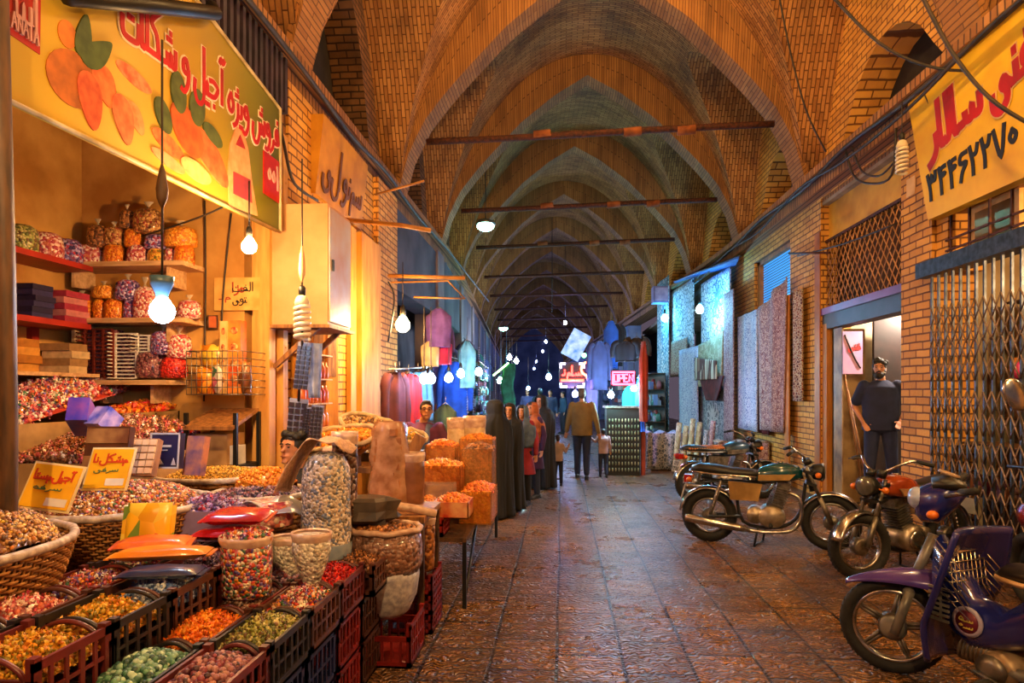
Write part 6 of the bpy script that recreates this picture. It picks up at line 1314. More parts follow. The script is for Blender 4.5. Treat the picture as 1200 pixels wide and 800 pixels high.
# rolled carpets and a draped table in front of the carpet shop
t = thing('rug_table', 'low stand draped with folded grey rugs in front of the carpet shop', 'stand', PZ(790, 552, 0)); p = PZ(787, 552, 0)
b = MB(); b.box((p.x - .42, p.y + .05, 0), (p.x + .4, p.y + .7, .72)); b.build('stand', mm('dwood'), t)
b = MB(); b.sheet(lambda u, v: (p.x - .5 + .95*u, p.y - .02 + .03*math.sin(u*22), .04 + .74*v), 40, 4, .02); b.build('draped_rug', rug['grey'], t); 
b = MB(); b.sheet(lambda u, v: (p.x - .5 + .95*u, p.y + .0 + .75*v, .78 + .03*math.sin(u*20)), 40, 4, .02); b.build('folded_rug', rug['blue'], t)
R = random.Random(5)
for k in range(6):
    x = p.x + .0 + k * .135; b = MB(); b.tube([(x, p.y - .3, .02), (x + .14, p.y - .12, .95 + R.uniform(-.1, .15))], .055, 10); tag(b.build('rolled_rug', rug[R.choice(['floral', 'grey', 'beige'])]), 'rolled rug leaning against the draped stand by the carpet shop', 'rug', 'rolled rugs by the carpet shop')
t = thing('rug_bundle', 'bundle of folded patterned cloth behind the green motorcycle', 'bundle', PZ(900, 560, 0)); p = PZ(893, 560, 0); p.x -= .35
b = MB(); b.box((p.x - .4, p.y + .1, 0), (p.x + .45, p.y + .5, .6)); b.build('folded_stack', mm('dwood'), t); b = MB(); b.sheet(lambda u, v: (p.x - .45 + .95*u, p.y + .05 + .04*math.sin(u*25) - .03*v, .05 + .62*v), 44, 4, .02); b.build('front_cloth', rug['floral'], t); b = MB(); b.sheet(lambda u, v: (p.x - .45 + .95*u, p.y + .03 + .5*v, .67 + .03*math.sin(u*15)), 44, 4, .02); b.build('top_cloth', rug['brown'], t)
# ---- hanging spiral lamp and cables
p = PX(1057, 203, 3.55); spiral('unlit spiral energy saving lamp hanging from the right cornice beside the yellow sign', p, .26, .05, cord=p + Vector((0, 0, .75)))
cab = [('bundle of black cables running along the right cornice', [(3.64, y, 4.72 + .05 * math.sin(y * 1.7)) for y in (2, 4, 5.5, 7, 8.5, 10, 12, 14, 17, 20, 25)], .028),
 ('second cable sagging along the right cornice', [(3.6, y, 4.62 + .09 * math.sin(y * 1.3 + 1)) for y in (2, 4, 5.5, 7, 8.5, 10, 12, 14, 17, 20, 25)], .018),
 ('loop of cable hanging below the right cornice in front of the fascia', [PX(990, 172, 3.7), PX(1000, 205, 3.75), PX(1020, 215, 3.7), PX(1045, 205, 3.7), PX(1050, 150, 3.7)], .014),
 ('smaller inner loop of cable in front of the fascia', [PX(998, 172, 3.72), PX(1010, 200, 3.75), PX(1030, 206, 3.7), PX(1048, 190, 3.7)], .012),
 ('pale cord hanging from the vault down to the right cornice', [P(912, -10, 8.5), P(926, 60, 8.6), P(945, 130, 8.7), P(968, 178, 8.8)], .012),
 ('thick cable crossing the top right corner over the yellow sign', [P(1078, -10, 5.2), P(1115, 60, 5.2), P(1160, 115, 5.1), P(1215, 150, 5.0)], .016),
 ('cable drooping from the vault across to the sign', [P(970, -10, 6.2), P(1030, 50, 6.2), P(1090, 78, 6.1), P(1150, 82, 5.9), P(1215, 70, 5.8)], .014),
 ('thin wire hanging down over the yellow sign', [P(1083, 110, 6.6), P(1110, 160, 6.5), P(1150, 175, 6.4), P(1165, 70, 6.3)], .007),
 ('bundle of cables on the left cornice', [(-2.48, y, 4.72 + .05 * math.sin(y * 1.5)) for y in (1.5, 3, 4.5, 6, 7.5, 9, 11, 14, 18, 22)], .026),
 ('dark cable hanging down from the left cornice beside the banner', [PX(325, 130, -2.45), PX(333, 170, -2.45), PX(345, 215, -2.5), PX(372, 235, -2.5)], .014),
 ('long thin wire from the left wall towards the clothes rack', [P(455, 330, 7.4), P(462, 350, 7.4), P(455, 400, 7.4)], .01),
 ('wire crossing the brick pier towards the grille', [PX(935, 300, 3.9), PX(990, 285, 3.9), PX(1050, 262, 3.9)], .012)]
for lab, pts, r in cab: b = MB(); b.tube(pts, r, 6, 5); tag(b.build('cable', mm('cable')), lab, 'cable')
b = MB(); b.tube([PX(925, 297, 3.9), PX(972, 296, 3.9)], .02, 6); tag(b.build('pipe_bracket', mm('rust')), 'short rusty bar sticking out of the brick pier over the rug', 'bar')
# paper label on the pier
a, c = PX(1062, 232, XR - .01), PX(1072, 205, XR - .01); b = MB(); b.box((XR - .008, min(a.y, c.y), a.z), (XR + .001, max(a.y, c.y), c.z)); tag(b.build('paper_label', mm('cream')), 'torn pale paper stuck on the brick pier below the spiral lamp', 'paper')
# ---- far right shops: clothes, neon signs, tall display case
for k, a in enumerate(((716, 376, 13.5, .3, 1.0, '1c50b0', 'vivid blue garment hanging high at the far right shop', 'dress'), (722, 380, 13.8, .3, .9, '14141c', 'black garment hanging beside the vivid blue one', 'coat'), (702, 400, 13.2, .38, 1.0, '3c4478', 'blue-grey jacket hanging right of the red neon sign', 'jacket'), (733, 400, 12.6, .42, .4, '22283c', 'dark jacket in the right hand clothes cluster', 'jacket'), (746, 396, 12.8, .4, .45, '2c2420', 'dark coat with tan collar at the clothes cluster', 'coat'), (750, 440, 12.6, .2, 1.1, '1c58b8', 'bright blue long dress low at the clothes cluster', 'dress'), (738, 452, 12.9, .3, .7, '14a0a0', 'turquoise cloth hanging below the OPEN neon sign', 'dress'), (694, 446, 14, .3, .9, '5c6a90', 'grey-blue trousers hanging below the red neon sign', 'trousers'), (754, 400, 12.0, .16, 1.5, '9c3824', 'narrow rust coloured cloth at the clothes shop corner', 'dress'))):
    px, py, d, w_, h_, c, lab, kd = a; garment(lab, px, py, d, w_, h_, c, None, kd, .2 * (k % 3 - 1), name='hanging_' + kd)
def neon(label, px0, py0, px1, py1, d, c, word, bc=None, name='neon_sign', latin=None, und=False):
    a, cc_ = P(px0, py1, d), P(px1, py0, d); t = thing(name, label, 'sign', a); U = Vector((CT, ST, 0)); V = Vector((0, 0, 1)); W_ = (cc_ - a).dot(U); h = cc_.z - a.z; Nn = U.cross(V)
    b = MB(); b.prism(Rect(-.03, -.03, W_ + .03, h + .03), a - Nn * .05, U, V, .04); b.build('back_panel', mat('neon_back', '1c1430', '120c20', .4), t)
    g = glow('neon_' + c, c, 5); b = MB()
    def T(pts, r=.02): b.tube([a + U * x + V * z + Nn * .02 for x, z in pts], r, 6)
    if latin:
        x = .06 * W_; s = W_ * .17
        for ch in latin:
            st = dict(O=[[(0, 0), (s, 0), (s, h*.6), (0, h*.6), (0, 0)]], P=[[(0, 0), (0, h*.6), (s, h*.6), (s, h*.3), (0, h*.3)]], E=[[(s, 0), (0, 0), (0, h*.6), (s, h*.6)], [(0, h*.3), (s*.8, h*.3)]], N=[[(0, 0), (0, h*.6), (s, 0), (s, h*.6)]])[ch]
            for q in st: T([(x + p0, h*.2 + p1) for p0, p1 in q])
            x += W_ * .235
        T([(0, 0), (W_, 0), (W_, h), (0, h), (0, 0)], .022)
    else: write(b, word, a + U * W_ * .08 + V * h * .5 + Nn * .02, U, V, h * .42, .16, .02, W_ * .84)
    b.build('neon_tubes', g, t)
    if und:
        b = MB(); T([(0, h*.28), (W_, h*.28)], .03); b.build('red_bar', glow('neon_bar', 'ff3020', 6), t)
        b = MB(); T([(.0, h*.16), (0, 0), (W_*.28, 0)]); T([(W_, h*.16), (W_, 0), (W_*.72, 0)]); T([(0, h*.8), (0, h), (W_*.2, h)]); T([(W_, h*.8), (W_, h), (W_*.8, h)]); b.build('white_corners', glow('neon_white', 'd0d8ff', 5), t)
    return t
neon('red neon sign with Persian letters and white corner lines over the far shops', 657, 426, 684, 453, 13.4, 'ff2a20', rev('sin_i', 'alef_f', 'mim', 'nun_i'), und=True)
neon('red and pink neon sign reading OPEN at the far right shops', 718, 436, 743, 450, 11.9, 'ff3858', None, latin='OPEN')
t = thing('neon_ornament', 'small round neon ornament in orange and green above the red neon sign', 'sign', P(689, 430, 13.3)); b = MB(); q = P(689, 432, 13.3)
b.tube([q + Vector((.14*math.cos(a), 0, .14*math.sin(a))) for a in [2*PI*k/16 for k in range(16)]], .025, 6, closed=True); b.tube([q + Vector((-.02, 0, -.2)), q + Vector((.1, 0, .2))], .025, 6); b.build('neon_ring', glow('neon_or', 'ff7040', 5), t)
b = MB(); b.ell(q + Vector((-.08, 0, .28)), .05); b.build('green_dot', glow('neon_gr', '60ff90', 5), t)
b = MB(); q = P(675, 404, 14); b.cbox(q, (.42, .05, .62), (0, .5, 0)); tag(b.build('hanging_sign', mat('blue_sign', '2c68c0', '90b0e0', .4, emit=.5)), 'tilted blue and white sign hanging above the red neon sign', 'sign')
for lab, px, py, d, c, W in (('drop shaped bulb hanging under the OPEN sign, left', 716, 463, 12.2, 'a0f0ff', 25), ('bulb hanging at the right end of the OPEN sign', 743, 455, 12.3, 'c0e0ff', 30), ('violet white bulb under the red neon sign', 674, 462, 13.2, 'd0b0ff', 30)):
    p = P(px, py, d); bulb(lab, p, W, c, .06, cord=p + Vector((0, 0, .5)))
p = P(728, 530, 12.5); t = thing('display_case', 'tall dark case of beads and belts standing at the far right shop', 'case', (p.x, p.y, 0)); b = MB(); zc_ = P(728, 478, 12.5).z
b.box((p.x - .28, p.y, 0), (p.x + .36, p.y + .6, zc_)); b.build('case', mm('black'), t); b = MB(); b.box((p.x - .32, p.y - .03, zc_), (p.x + .4, p.y + .6, zc_ + .04)); b.build('top', mm('steel'), t); b = MB()
for i in range(10):
    for j in range(9): b.ell((p.x - .23 + i * .062, p.y - .012, .12 + j * .12), (.014, .01, .04), n=6, m=4)
b.build('hanging_beads', mat('beads', 'a89870', '5c6c50', .4), t)['kind'] = 'stuff'
b = MB(); b.box((p.x + .4, p.y + .1, 0), (p.x + .48, p.y + .2, 2.2)); tag(b.build('red_post', mat('post_red', '9c3c24', '7c2818', .6)), 'rust red post right of the tall dark case', 'post')
clutter('shelves of goods along the far right side', 'shelf', XR + .3, YX(700, XR) - 30 if False else 36, 50, .3, 2.8, blues, 300, .3, 31, -1)
clutter('shelves of mixed goods beyond the tall dark case', 'shelf', XR - .9, 19, 26, .3, 2.2, blues + ['a84c5c', 'c88c5c'], 300, .2, 32, -1)
# ================================================================ MOTORCYCLES
def torus(b, c, R, r, n=36, m=10, squash=1):
    c = Vector(c); vs = []
    for i in range(n):
        a = 2 * PI * i / n
        for k in range(m): t = 2 * PI * k / m; q = R + r * math.cos(t); vs.append(c + Vector((q * math.cos(a), r * squash * math.sin(t), q * math.sin(a))))
    b.add(vs, [(i*m+k, i*m+(k+1) % m, ((i+1) % n)*m+(k+1) % m, ((i+1) % n)*m+k) for i in range(n) for k in range(m)], True)
def wheel(par, c, R, kind='spoke', rimm=None, w=.045, steer=None):
    c = Vector(c); rot = Matrix.Translation(c) @ Matrix.Rotation(steer, 4, 'Z') @ Matrix.Translation(-c) if steer else None
    def bl(b, n, m, p): 
        if rot is not None: xf(b, rot)
        return b.build(n, m, p, world=False) if p is par else b.build(n, m, p, world=False)
    b = MB(); torus(b, c, R - w*.9, w, 44, 10)
    for k in range(44): a = 2*PI*k/44; b.cbox(c + Vector(((R-.004)*math.cos(a), 0, (R-.004)*math.sin(a))), (.01, w*1.1, .014), (0, -a + PI/2, 0))
    wo = bl(b, 'wheel', mm('rubber'), par)
    b = MB(); torus(b, c, R - w*2.0, .016, 40, 8, 1.6); bl(b, 'rim', rimm or mm('chrome'), wo)
    b = MB()
    if kind == 'spoke':
        for k in range(32):
            a = 2*PI*k/32; a2 = a + (.35 if k % 2 else -.35); s = .03 if k % 4 < 2 else -.03
            b.tube([c + Vector((.04*math.cos(a2), s, .04*math.sin(a2))), c + Vector(((R-w*2.1)*math.cos(a), 0, (R-w*2.1)*math.sin(a)))], .0022, 4)
    else:
        for k in range(5):
            a = 2*PI*k/5 + .5
            for s in (-.13, .13): b.tube([c + Vector((.04*math.cos(a + s*2), 0, .04*math.sin(a + s*2))), c + Vector(((R-w*2)*math.cos(a + s*.3), 0, (R-w*2)*math.sin(a + s*.3)))], [.014, .009], 6)
    bl(b, 'spokes', mm('steel'), wo)
    b = MB(); Mx = Matrix.Rotation(PI/2, 4, 'X'); b.lathe([(.055, -.05), (.075, -.04), (.075, .03), (.045, .05), (.02, .07)], c, 20, 1, 1, Mx); bl(b, 'hub', mm('steel'), wo); return wo
def fender(par, c, R, a0, a1, w, m, name='fender', drop=.0):
    c = Vector(c); b = MB(); b.sheet(lambda u, v: c + Vector(((R) * math.cos(a0 + (a1 - a0)*u), (v - .5) * w, R * math.sin(a0 + (a1-a0)*u))) - Vector((math.cos(a0 + (a1-a0)*u), 0, math.sin(a0 + (a1-a0)*u))) * .025 * (2*v-1)**2 * 1.0, 24, 6, .004); return b.build(name, m, par, world=False)
def motorcycle(label, front, rear, c, tankm, panelm, steer=0, seatm=None, R=.285, plate=True, fend=None, mirrors=False, seat_bumps=False, guard=None):
    front, rear = Vector(front), Vector(rear); f2 = (front - rear); L = 1.2; mid = (front + rear) / 2; mid.z = 0
    t = thing('motorcycle', label, 'motorcycle', mid, math.atan2(f2.y, f2.x)); bl = lambda b, n, m, p=None: b.build(n, m, p or t, world=False)
    fx, rx = L/2, -L/2; fend = fend or mm('chrome'); wf = .28
    cf, cr_ = (fx, 0, R), (rx, 0, R)
    wheel(t, cf, R, 'spoke', steer=steer); wheel(t, cr_, R, 'spoke', w=.052)
    fender(t, cf, R + .03, .25, 2.75, .12, fend); fender(t, cr_, R + .035, .7, 3.0, .14, fend)
    hd = Vector((fx - .22, 0, .80)); ax = Vector((fx, 0, R))
    b = MB()
    for s in (-.075, .075): b.tube([ax + Vector((0, s, 0)), ax.lerp(hd, .5) + Vector((0, s, 0))], .025, 10); b.tube([ax.lerp(hd, .45) + Vector((0, s, 0)), hd + Vector((-.02, s, .06))], .017, 10)
    bl(b, 'fork', mm('steel')); b = MB(); b.cbox(hd, (.1, .2, .03), (0, .3, 0)); b.cbox(hd + Vector((.03, 0, -.12)), (.1, .2, .03), (0, .3, 0)); b.tube([hd, hd + Vector((.05, 0, -.2))], .03, 10); bl(b, 'triple_clamp', mm('black'))
    b = MB(); hb = hd + Vector((-.04, 0, .08)); pts = [hb + Vector(q) for q in ((-.16, -.36, .12), (-.1, -.24, .15), (.0, -.12, .08), (0, 0, .02), (0, .12, .08), (-.1, .24, .15), (-.16, .36, .12))]; b.tube(pts, .012, 8, 5); h = bl(b, 'handlebar', mm('chrome'))
    for s in (-1, 1):
        b = MB(); b.tube([hb + Vector((-.115, s*.26, .148)), hb + Vector((-.165, s*.38, .12))], .018, 10); bl(b, 'grip', mm('rubber'), h)
        b = MB(); b.tube([hb + Vector((-.1, s*.24, .14)), hb + Vector((-.06, s*.35, .12))], .006, 6); bl(b, 'lever', mm('steel'), h)
        if mirrors: b = MB(); b.tube([hb + Vector((-.09, s*.22, .15)), hb + Vector((-.05, s*.28, .33))], .006, 6); b.ell(hb + Vector((-.05, s*.3, .36)), (.012, .06, .042)); bl(b, 'mirror', mm('black'))
    b = MB(); Mh = Matrix.Rotation(PI/2, 4, 'Y'); b.lathe([(.03, -.09), (.075, -.05), (.09, .02), (.092, .05)], hd + Vector((.1, 0, .0)), 20, 1, 1, Mh); hl = bl(b, 'headlight', mm('black')); b = MB(); b.lathe([(.088, .05), (.07, .062), (.01, .07)], hd + Vector((.1, 0, 0)), 20, 1, 1, Mh); bl(b, 'lens', mat('lens', '6c6860', '4c4a44', .1, .3, 9), hl)
    b = MB()
    for s in (-.05, .05): b.lathe([(.04, 0), (.042, .05), (.03, .06)], hd + Vector((.01, s, .08)), 14, 1, 1, Matrix.Rotation(-.5, 4, 'Y'))
    bl(b, 'gauge', mm('black'))
    for s in (-1, 1): b = MB(); b.ell(hd + Vector((.09, s*.15, -.02)), (.03, .03, .03)); b.tube([hd + Vector((.05, 0, -.02)), hd + Vector((.09, s*.14, -.02))], .007, 5); bl(b, 'indicator', mat('amber', 'd87014', 'a84c0c', .3))
    # frame
    b = MB(); b.tube([(fx - .26, 0, .74), (0.05, 0, .68), (-.45, 0, .66), (-.68, 0, .70)], .018, 8, 4); b.tube([(fx - .24, 0, .68), (fx - .3, 0, .35), (.1, 0, .2), (-.25, 0, .24), (-.32, 0, .62)], .018, 8, 4); b.tube([(-.28, .06, .3), (rx, .08, R)], .016, 8); b.tube([(-.28, -.06, .3), (rx, -.08, R)], .016, 8); bl(b, 'frame', mm('black'))
    # tank
    b = MB(); n = 20; secs = [(.33, .05, .045, .77), (.29, .10, .085, .775), (.18, .135, .115, .77), (.05, .13, .115, .76), (-.07, .1, .09, .74), (-.13, .07, .05, .72)]
    vs = []
    for x, hw, hh, z in secs:
        for k in range(n): a = 2*PI*k/n; q = lambda v: math.copysign(abs(v) ** .75, v); vs.append((x, hw * q(math.cos(a)), z + hh * q(math.sin(a)) * (1 if math.sin(a) > 0 else .75)))
    b.add(vs, [(i*n+k, i*n+(k+1) % n, (i+1)*n+(k+1) % n, (i+1)*n+k) for i in range(len(secs)-1) for k in range(n)] + [tuple(range(n))[::-1], tuple((len(secs)-1)*n+k for k in range(n))], True); tk = bl(b, 'tank', tankm)
    for s in (-1, 1): b = MB(); b.prism([(-.1, .70), (.2, .715), (.26, .78), (-.1, .76)] if s > 0 else [(-.1, .76), (.26, .78), (.2, .715), (-.1, .70)], (0, s*.128, 0), (1, 0, 0), (0, 0, 1), -.014 if s > 0 else .014); bl(b, 'side_stripe', panelm, tk)
    b = MB(); b.lathe([(.03, 0), (.03, .015)], (.12, 0, .88), 14); bl(b, 'fuel_cap', mm('chrome'), tk)
    # seat
    b = MB(); secs = [(-.08, .08, .03, .755), (-.16, .11, .045, .76), (-.35, .125, .05, .765), (-.55, .125, .055, .79), (-.7, .11, .05, .8), (-.78, .07, .03, .79)]; vs = []
    for x, hw, hh, z in secs:
        for k in range(n): a = 2*PI*k/n; vs.append((x, hw * q(math.cos(a)), z + hh * q(math.sin(a))))
    b.add(vs, [(i*n+k, (i+1)*n+k, (i+1)*n+(k+1) % n, i*n+(k+1) % n) for i in range(len(secs)-1) for k in range(n)] + [tuple(range(n)), tuple((len(secs)-1)*n+k for k in range(n))[::-1]], True); st = bl(b, 'seat', seatm or mm('black'))
    b = MB(); b.tube([(-.12, -.128, .735), (-.5, -.14, .745), (-.76, -.1, .765), (-.8, 0, .77), (-.76, .1, .765), (-.5, .14, .745), (-.12, .128, .735)], .011, 6, 4); bl(b, 'seat_rail', mm('chrome'), st)
    if seat_bumps:
        b = MB(); [b.tube([(-.15 - k*.04, -.12, .79), (-.15 - k*.04, 0, .825), (-.15 - k*.04, .12, .79)], .016, 6, 3) for k in range(15)]; bl(b, 'seat_cover', mat('cover_tan', 'b8743c', '7c4a24', .7), st)
    for s in (-1, 1):
        b = MB(); b.prism([(-.38, .48), (-.1, .48), (-.06, .66), (-.4, .68)] if s < 0 else [(-.4, .68), (-.06, .66), (-.1, .48), (-.38, .48)], (0, s*.095, 0), (1, 0, 0), (0, 0, 1), .02 if s < 0 else -.02); bl(b, 'side_cover', tankm if panelm is None else panelm)
        b = MB(); b.tube([(rx + .02, s*.12, R + .03), (rx + .13, s*.12, .68)], .02, 10); sh_ = bl(b, 'shock_absorber', mm('steel')); b = MB(); b.tube([(rx + .04 + .085*i/60 + .0*math.cos(i), s*.12 + .028*math.sin(i*.75), R + .1 + .25*i/60 + .01*math.cos(i*.75)) for i in range(61)], .006, 5); bl(b, 'spring', mm('chrome'), sh_)
    # engine
    b = MB(); Mx = Matrix.Rotation(PI/2, 4, 'X'); b.lathe([(.05, -.15), (.11, -.14), (.12, -.1), (.12, .1), (.1, .14)], (.03, 0, .32), 22, 1.15, 1, Mx); b.lathe([(.08, -.12), (.085, .12)], (-.13, 0, .33), 18, 1, 1, Mx); e = bl(b, 'engine', mat('alu', 'a89c8c', '7c6c58', .4, .7, 12))
    b = MB(); e0 = Vector((.06, 0, .42))
    for k in range(9): b.cbox(e0 + Vector((.03*k*.35, 0, .024*k)), (.17, .17, .008), (0, .25, 0))
    b.cbox(e0 + Vector((.05, 0, .11)), (.11, .11, .2), (0, .25, 0)); b.cbox(e0 + Vector((.09, 0, .23)), (.13, .12, .07), (0, .25, 0)); bl(b, 'cylinder', mm('steel'), e)
    b = MB(); b.lathe([(.06, -.17), (.085, -.16), (.08, -.13)], (.05, 0, .32), 18, 1.2, 1, Mx); bl(b, 'engine_cover', mm('chrome'), e)
    b = MB(); b.tube([(.2, -.07, .58), (.3, -.09, .52), (.31, -.11, .33), (.22, -.13, .2), (.0, -.15, .17), (-.2, -.16, .18)], .02, 8, 5); ex = bl(b, 'exhaust', mm('chrome'))
    b = MB(); b.tube([(-.18, -.16, .18), (-.3, -.165, .2), (-.8, -.17, .27), (-.84, -.17, .275)], [.024, .04, .046, .035], 14); bl(b, 'muffler', mm('chrome'), ex)
    b = MB(); b.tube([(-.02, .1, .2), (-.05, .16, .01)], .012, 6); b.tube([(-.1, -.1, .2), (-.14, -.13, .01)], .012, 6); b.tube([(-.05, .16, .012), (-.14, -.13, .012)], .01, 6); bl(b, 'stand', mm('black'))
    b = MB(); b.tube([(.02, -.22, .25), (.02, .22, .25)], .012, 6); b.tube([(.02, -.26, .25), (.02, -.17, .25)], .02, 8); b.tube([(.02, .26, .25), (.02, .17, .25)], .02, 8); bl(b, 'footrest', mm('rubber'))
    b = MB(); b.box((-.86, -.06, .64), (-.78, .06, .72)); bl(b, 'tail_light', mat('tail_red', 'c01810', '7c100c', .25, coat=.6))
    for s in (-1, 1): b = MB(); b.ell((-.8, s*.15, .68), (.03, .03, .03)); b.tube([(-.78, 0, .68), (-.8, s*.14, .68)], .007, 5); bl(b, 'indicator', MATS['amber'])
    if plate:
        O, U, V = Vector((-.89, .11, .46)), Vector((0, -1, 0)), Vector((.25, 0, 1)).normalized()
        b = MB(); b.prism(Rect(0, 0, .22, .16), O, U, V, .005); p_ = bl(b, 'number_plate', mat('plate', 'c8c4bc', 'a8a49c', .5)); b = MB(); Nn = U.cross(V) * .006
        write(b, list('786'), O + U*.03 + V*.09 + Nn, U, V, .06, .16, .002, .15); write(b, list('24171'), O + U*.02 + V*.015 + Nn, U, V, .06, .16, .002, .18); bl(b, 'plate_digits', mm('black'), p_)
    return t
gt = mat('tank_green', '0e545c', '083c44', .2, .1, 3, 0, coat=.8); gp = mat('panel_gold', 'b89458', '8c6c3c', .35, .2, 5, .05)
F0 = lambda px, py: PZ(px, py, 0)
motorcycle('motorcycle with a dark green tank and long chrome exhaust, parked side on', F0(966, 644), F0(838, 634), 0, gt, gp)
ot = mat('tank_orange', 'c0541c', '8c3410', .25, .1, 3, 0, coat=.8); op = mat('panel_cream', 'd0a878', '8c5a3c', .3, 0, 8, 0)
fA = F0(1013, 677); motorcycle('motorcycle with an orange and cream tank, its front wheel just behind the blue scooter', fA, fA + Vector((.93, .52, 0)), 0, ot, op, steer=-.3)
motorcycle('motorcycle with a tan ribbed seat cover, half hidden behind the green one', F0(905, 583), F0(800, 588), 0, mat('tank_blue', '28506c', '1a3448', .3, .1, 3, 0, coat=.5), mm('steel'), seat_bumps=True)
# ---------------------------------------------------------------- the blue underbone scooter in the foreground
def scooter():
    f = F0(1046, 787); dr = Vector((.42, -.9, 0)).normalized(); L = 1.12; A_ = L/2 - .15; SA = .66; lf = dr * -1; ll = Vector((-lf.y, lf.x, 0)); mid = f - lf * (A_ + .15*math.cos(SA)) - ll * .15*math.sin(SA)
    RS = Matrix.Translation((A_, 0, 0)) @ Matrix.Rotation(SA, 4, 'Z') @ Matrix.Translation((-A_, 0, 0)); sl = lambda b, n, m, p=None: xf(b, RS).build(n, m, p or t, world=False)
    t = thing('motor_scooter', 'dark blue step through scooter with a front rack, nearest the viewer at the right', 'scooter', mid, math.atan2(-dr.y, -dr.x)); bl = lambda b, n, m, p=None: b.build(n, m, p or t, world=False)
    blue = mat('scooter_blue', '182478', '101850', .22, .1, 3, 0, coat=1); grey = mat('scooter_grey', '8c8880', '605c54', .4, .4, 9); R = .272; fx, rx = L/2, -L/2
    W0 = RS @ Vector((fx, 0, R)); wheel(t, W0, R, 'cast', w=.036, steer=SA); wheel(t, (rx, 0, R), R, 'cast', w=.04)
    b = MB(); ax = Vector((fx, 0, R)); tp = Vector((fx - .2, 0, .82))
    for s in (-.085, .085): b.tube([ax + Vector((-.01, s, -.02)), ax.lerp(tp, .42) + Vector((0, s, 0))], .026, 10)
    b.tube([ax.lerp(tp, .4) + Vector((0, -.085, 0)), ax.lerp(tp, .4) + Vector((0, .085, 0))], .03, 8); b.tube([ax.lerp(tp, .4), tp], .026, 10); sl(b, 'fork', grey)
    b = MB(); b.ell(ax + Vector((0, .04, 0)), (.07, .02, .07)); sl(b, 'brake_drum', grey)
    # front fender, long with pointed tip
    c = Vector((fx, 0, R)); b = MB()
    b.sheet(lambda u, v: Vector((fx + .24 - .5*u, (v-.5) * (.03 + .16 * math.sin(min(1, u*1.3) * PI/2)), .50 + .12*math.sin(min(1, u*1.15)*PI/2)**.8)) - Vector((0, 0, (.02 + .09*u) * (2*v-1)**2)), 26, 10, .006); sl(b, 'front_fender', mat('fender_violet', '4a3484', '2c2060', .25, .1, 3, 0, coat=.8))
    # leg shield: curved plate swept back on both sides
    def shield(u, v):
        w = .17 + .07 * math.sin(PI * v) + .05*v; y = (u*2-1) * w; z = .17 + .74 * v; x = fx - .30 + .11*(1-v) - .13*v*0 - .16 * (v - .15)*.9 - .9 * y*y * 1.6
        if v < .3: x -= (.3 - v) * .3
        return Vector((x + .02, y, z))
    b = MB(); b.sheet(shield, 22, 22, .03); ls = bl(b, 'leg_shield', blue)
    for s in (-1, 1):
        b = MB(); b.box((fx - .34, s*.118 - .004, .40), (fx - .33, s*.118 + .004, .60))
        for k in range(7): z = .40 + k * .028; b.box((fx - .27, s*.118 - .006, z), (fx - .38, s*.118 + .006, z + .012))
        bl(b, 'vent_fins', grey, ls)
    # centre body spine
    b = MB(); n = 18; secs = [(fx - .26, .08, .22, .62), (fx - .36, .09, .2, .52), (fx - .46, .1, .14, .42), (fx - .6, .105, .1, .42), (fx - .72, .13, .13, .5), (fx - .9, .15, .14, .6), (fx - 1.1, .13, .11, .68), (fx - 1.3, .08, .06, .73)]
    def loft(secs, n=18, p=.8):
        q = lambda v: math.copysign(abs(v) ** p, v); vs = [(x, hw*q(math.cos(2*PI*k/n)), z + hh*q(math.sin(2*PI*k/n))) for x, hw, hh, z in secs for k in range(n)]
        return vs, [(i*n+k, (i+1)*n+k, (i+1)*n+(k+1) % n, i*n+(k+1) % n) for i in range(len(secs)-1) for k in range(n)] + [tuple(range(n)), tuple((len(secs)-1)*n+k for k in range(n))[::-1]]
    b.add(*loft(secs), True); bd = bl(b, 'body', blue)
    for s in (-1, 1):
        b = MB(); Ms = Matrix.Rotation(-s * PI/2, 4, 'X'); cc_ = Vector((fx - .47, s*.1, .44)); b.lathe([(.075, .0), (.078, .012), (.06, .014)], cc_, 24, 1, 1, Ms, 0, True); em = bl(b, 'round_emblem', mat('emblem_ring', 'b0a8c0', '8c84a0', .4), bd)
        b = MB(); b.lathe([(.058, .014), (.057, .018)], cc_, 24, 1, 1, Ms); bl(b, 'emblem_disc', mat('emblem_disc', '6c1c30', '4c1424', .4), em)
        b = MB(); U_ = Vector((s*-1.0, 0, 0)) if s > 0 else Vector((1, 0, 0)); O_ = cc_ + Vector((.04*(1 if s > 0 else -1), s*.019, -.02))
        for zz, wd in ((.022, ['5', 'sin_i']), (-.012, ['0', 'sin_i'])): write(b, wd, O_ + Vector((0, 0, zz)), U_, (0, 0, 1), .026, .2, .002, .075)
        bl(b, 'emblem_lettering', mat('emb_yel', 'c8b858', 'a89838', .4), em)
        b = MB(); b.prism([(-.02, 0), (.06, 0), (.06, .065), (-.02, .065)], Vector((fx - .80, s*.158, .54)) , U_, (0, 0, 1), .003); sp_ = bl(b, 'side_badge', mat('badge_pale', 'c8b0a0', 'a89080', .4), bd)
        b = MB(); write(b, ['5'], Vector((fx - .80, s*.162, .545)), U_, (0, 0, 1), .05, .2, .002, .04); bl(b, 'badge_mark', mat('bm', '7c2c3c', None, .5), sp_)
        b = MB()
        for k in range(4): b.box((fx - .87, s*.155, .535 + .02*k), (fx - 1.12, s*.163, .543 + .022*k))
        bl(b, 'side_stripes', mat('stripe_pale', '7c8cd8', '4c5cb0', .4), bd)
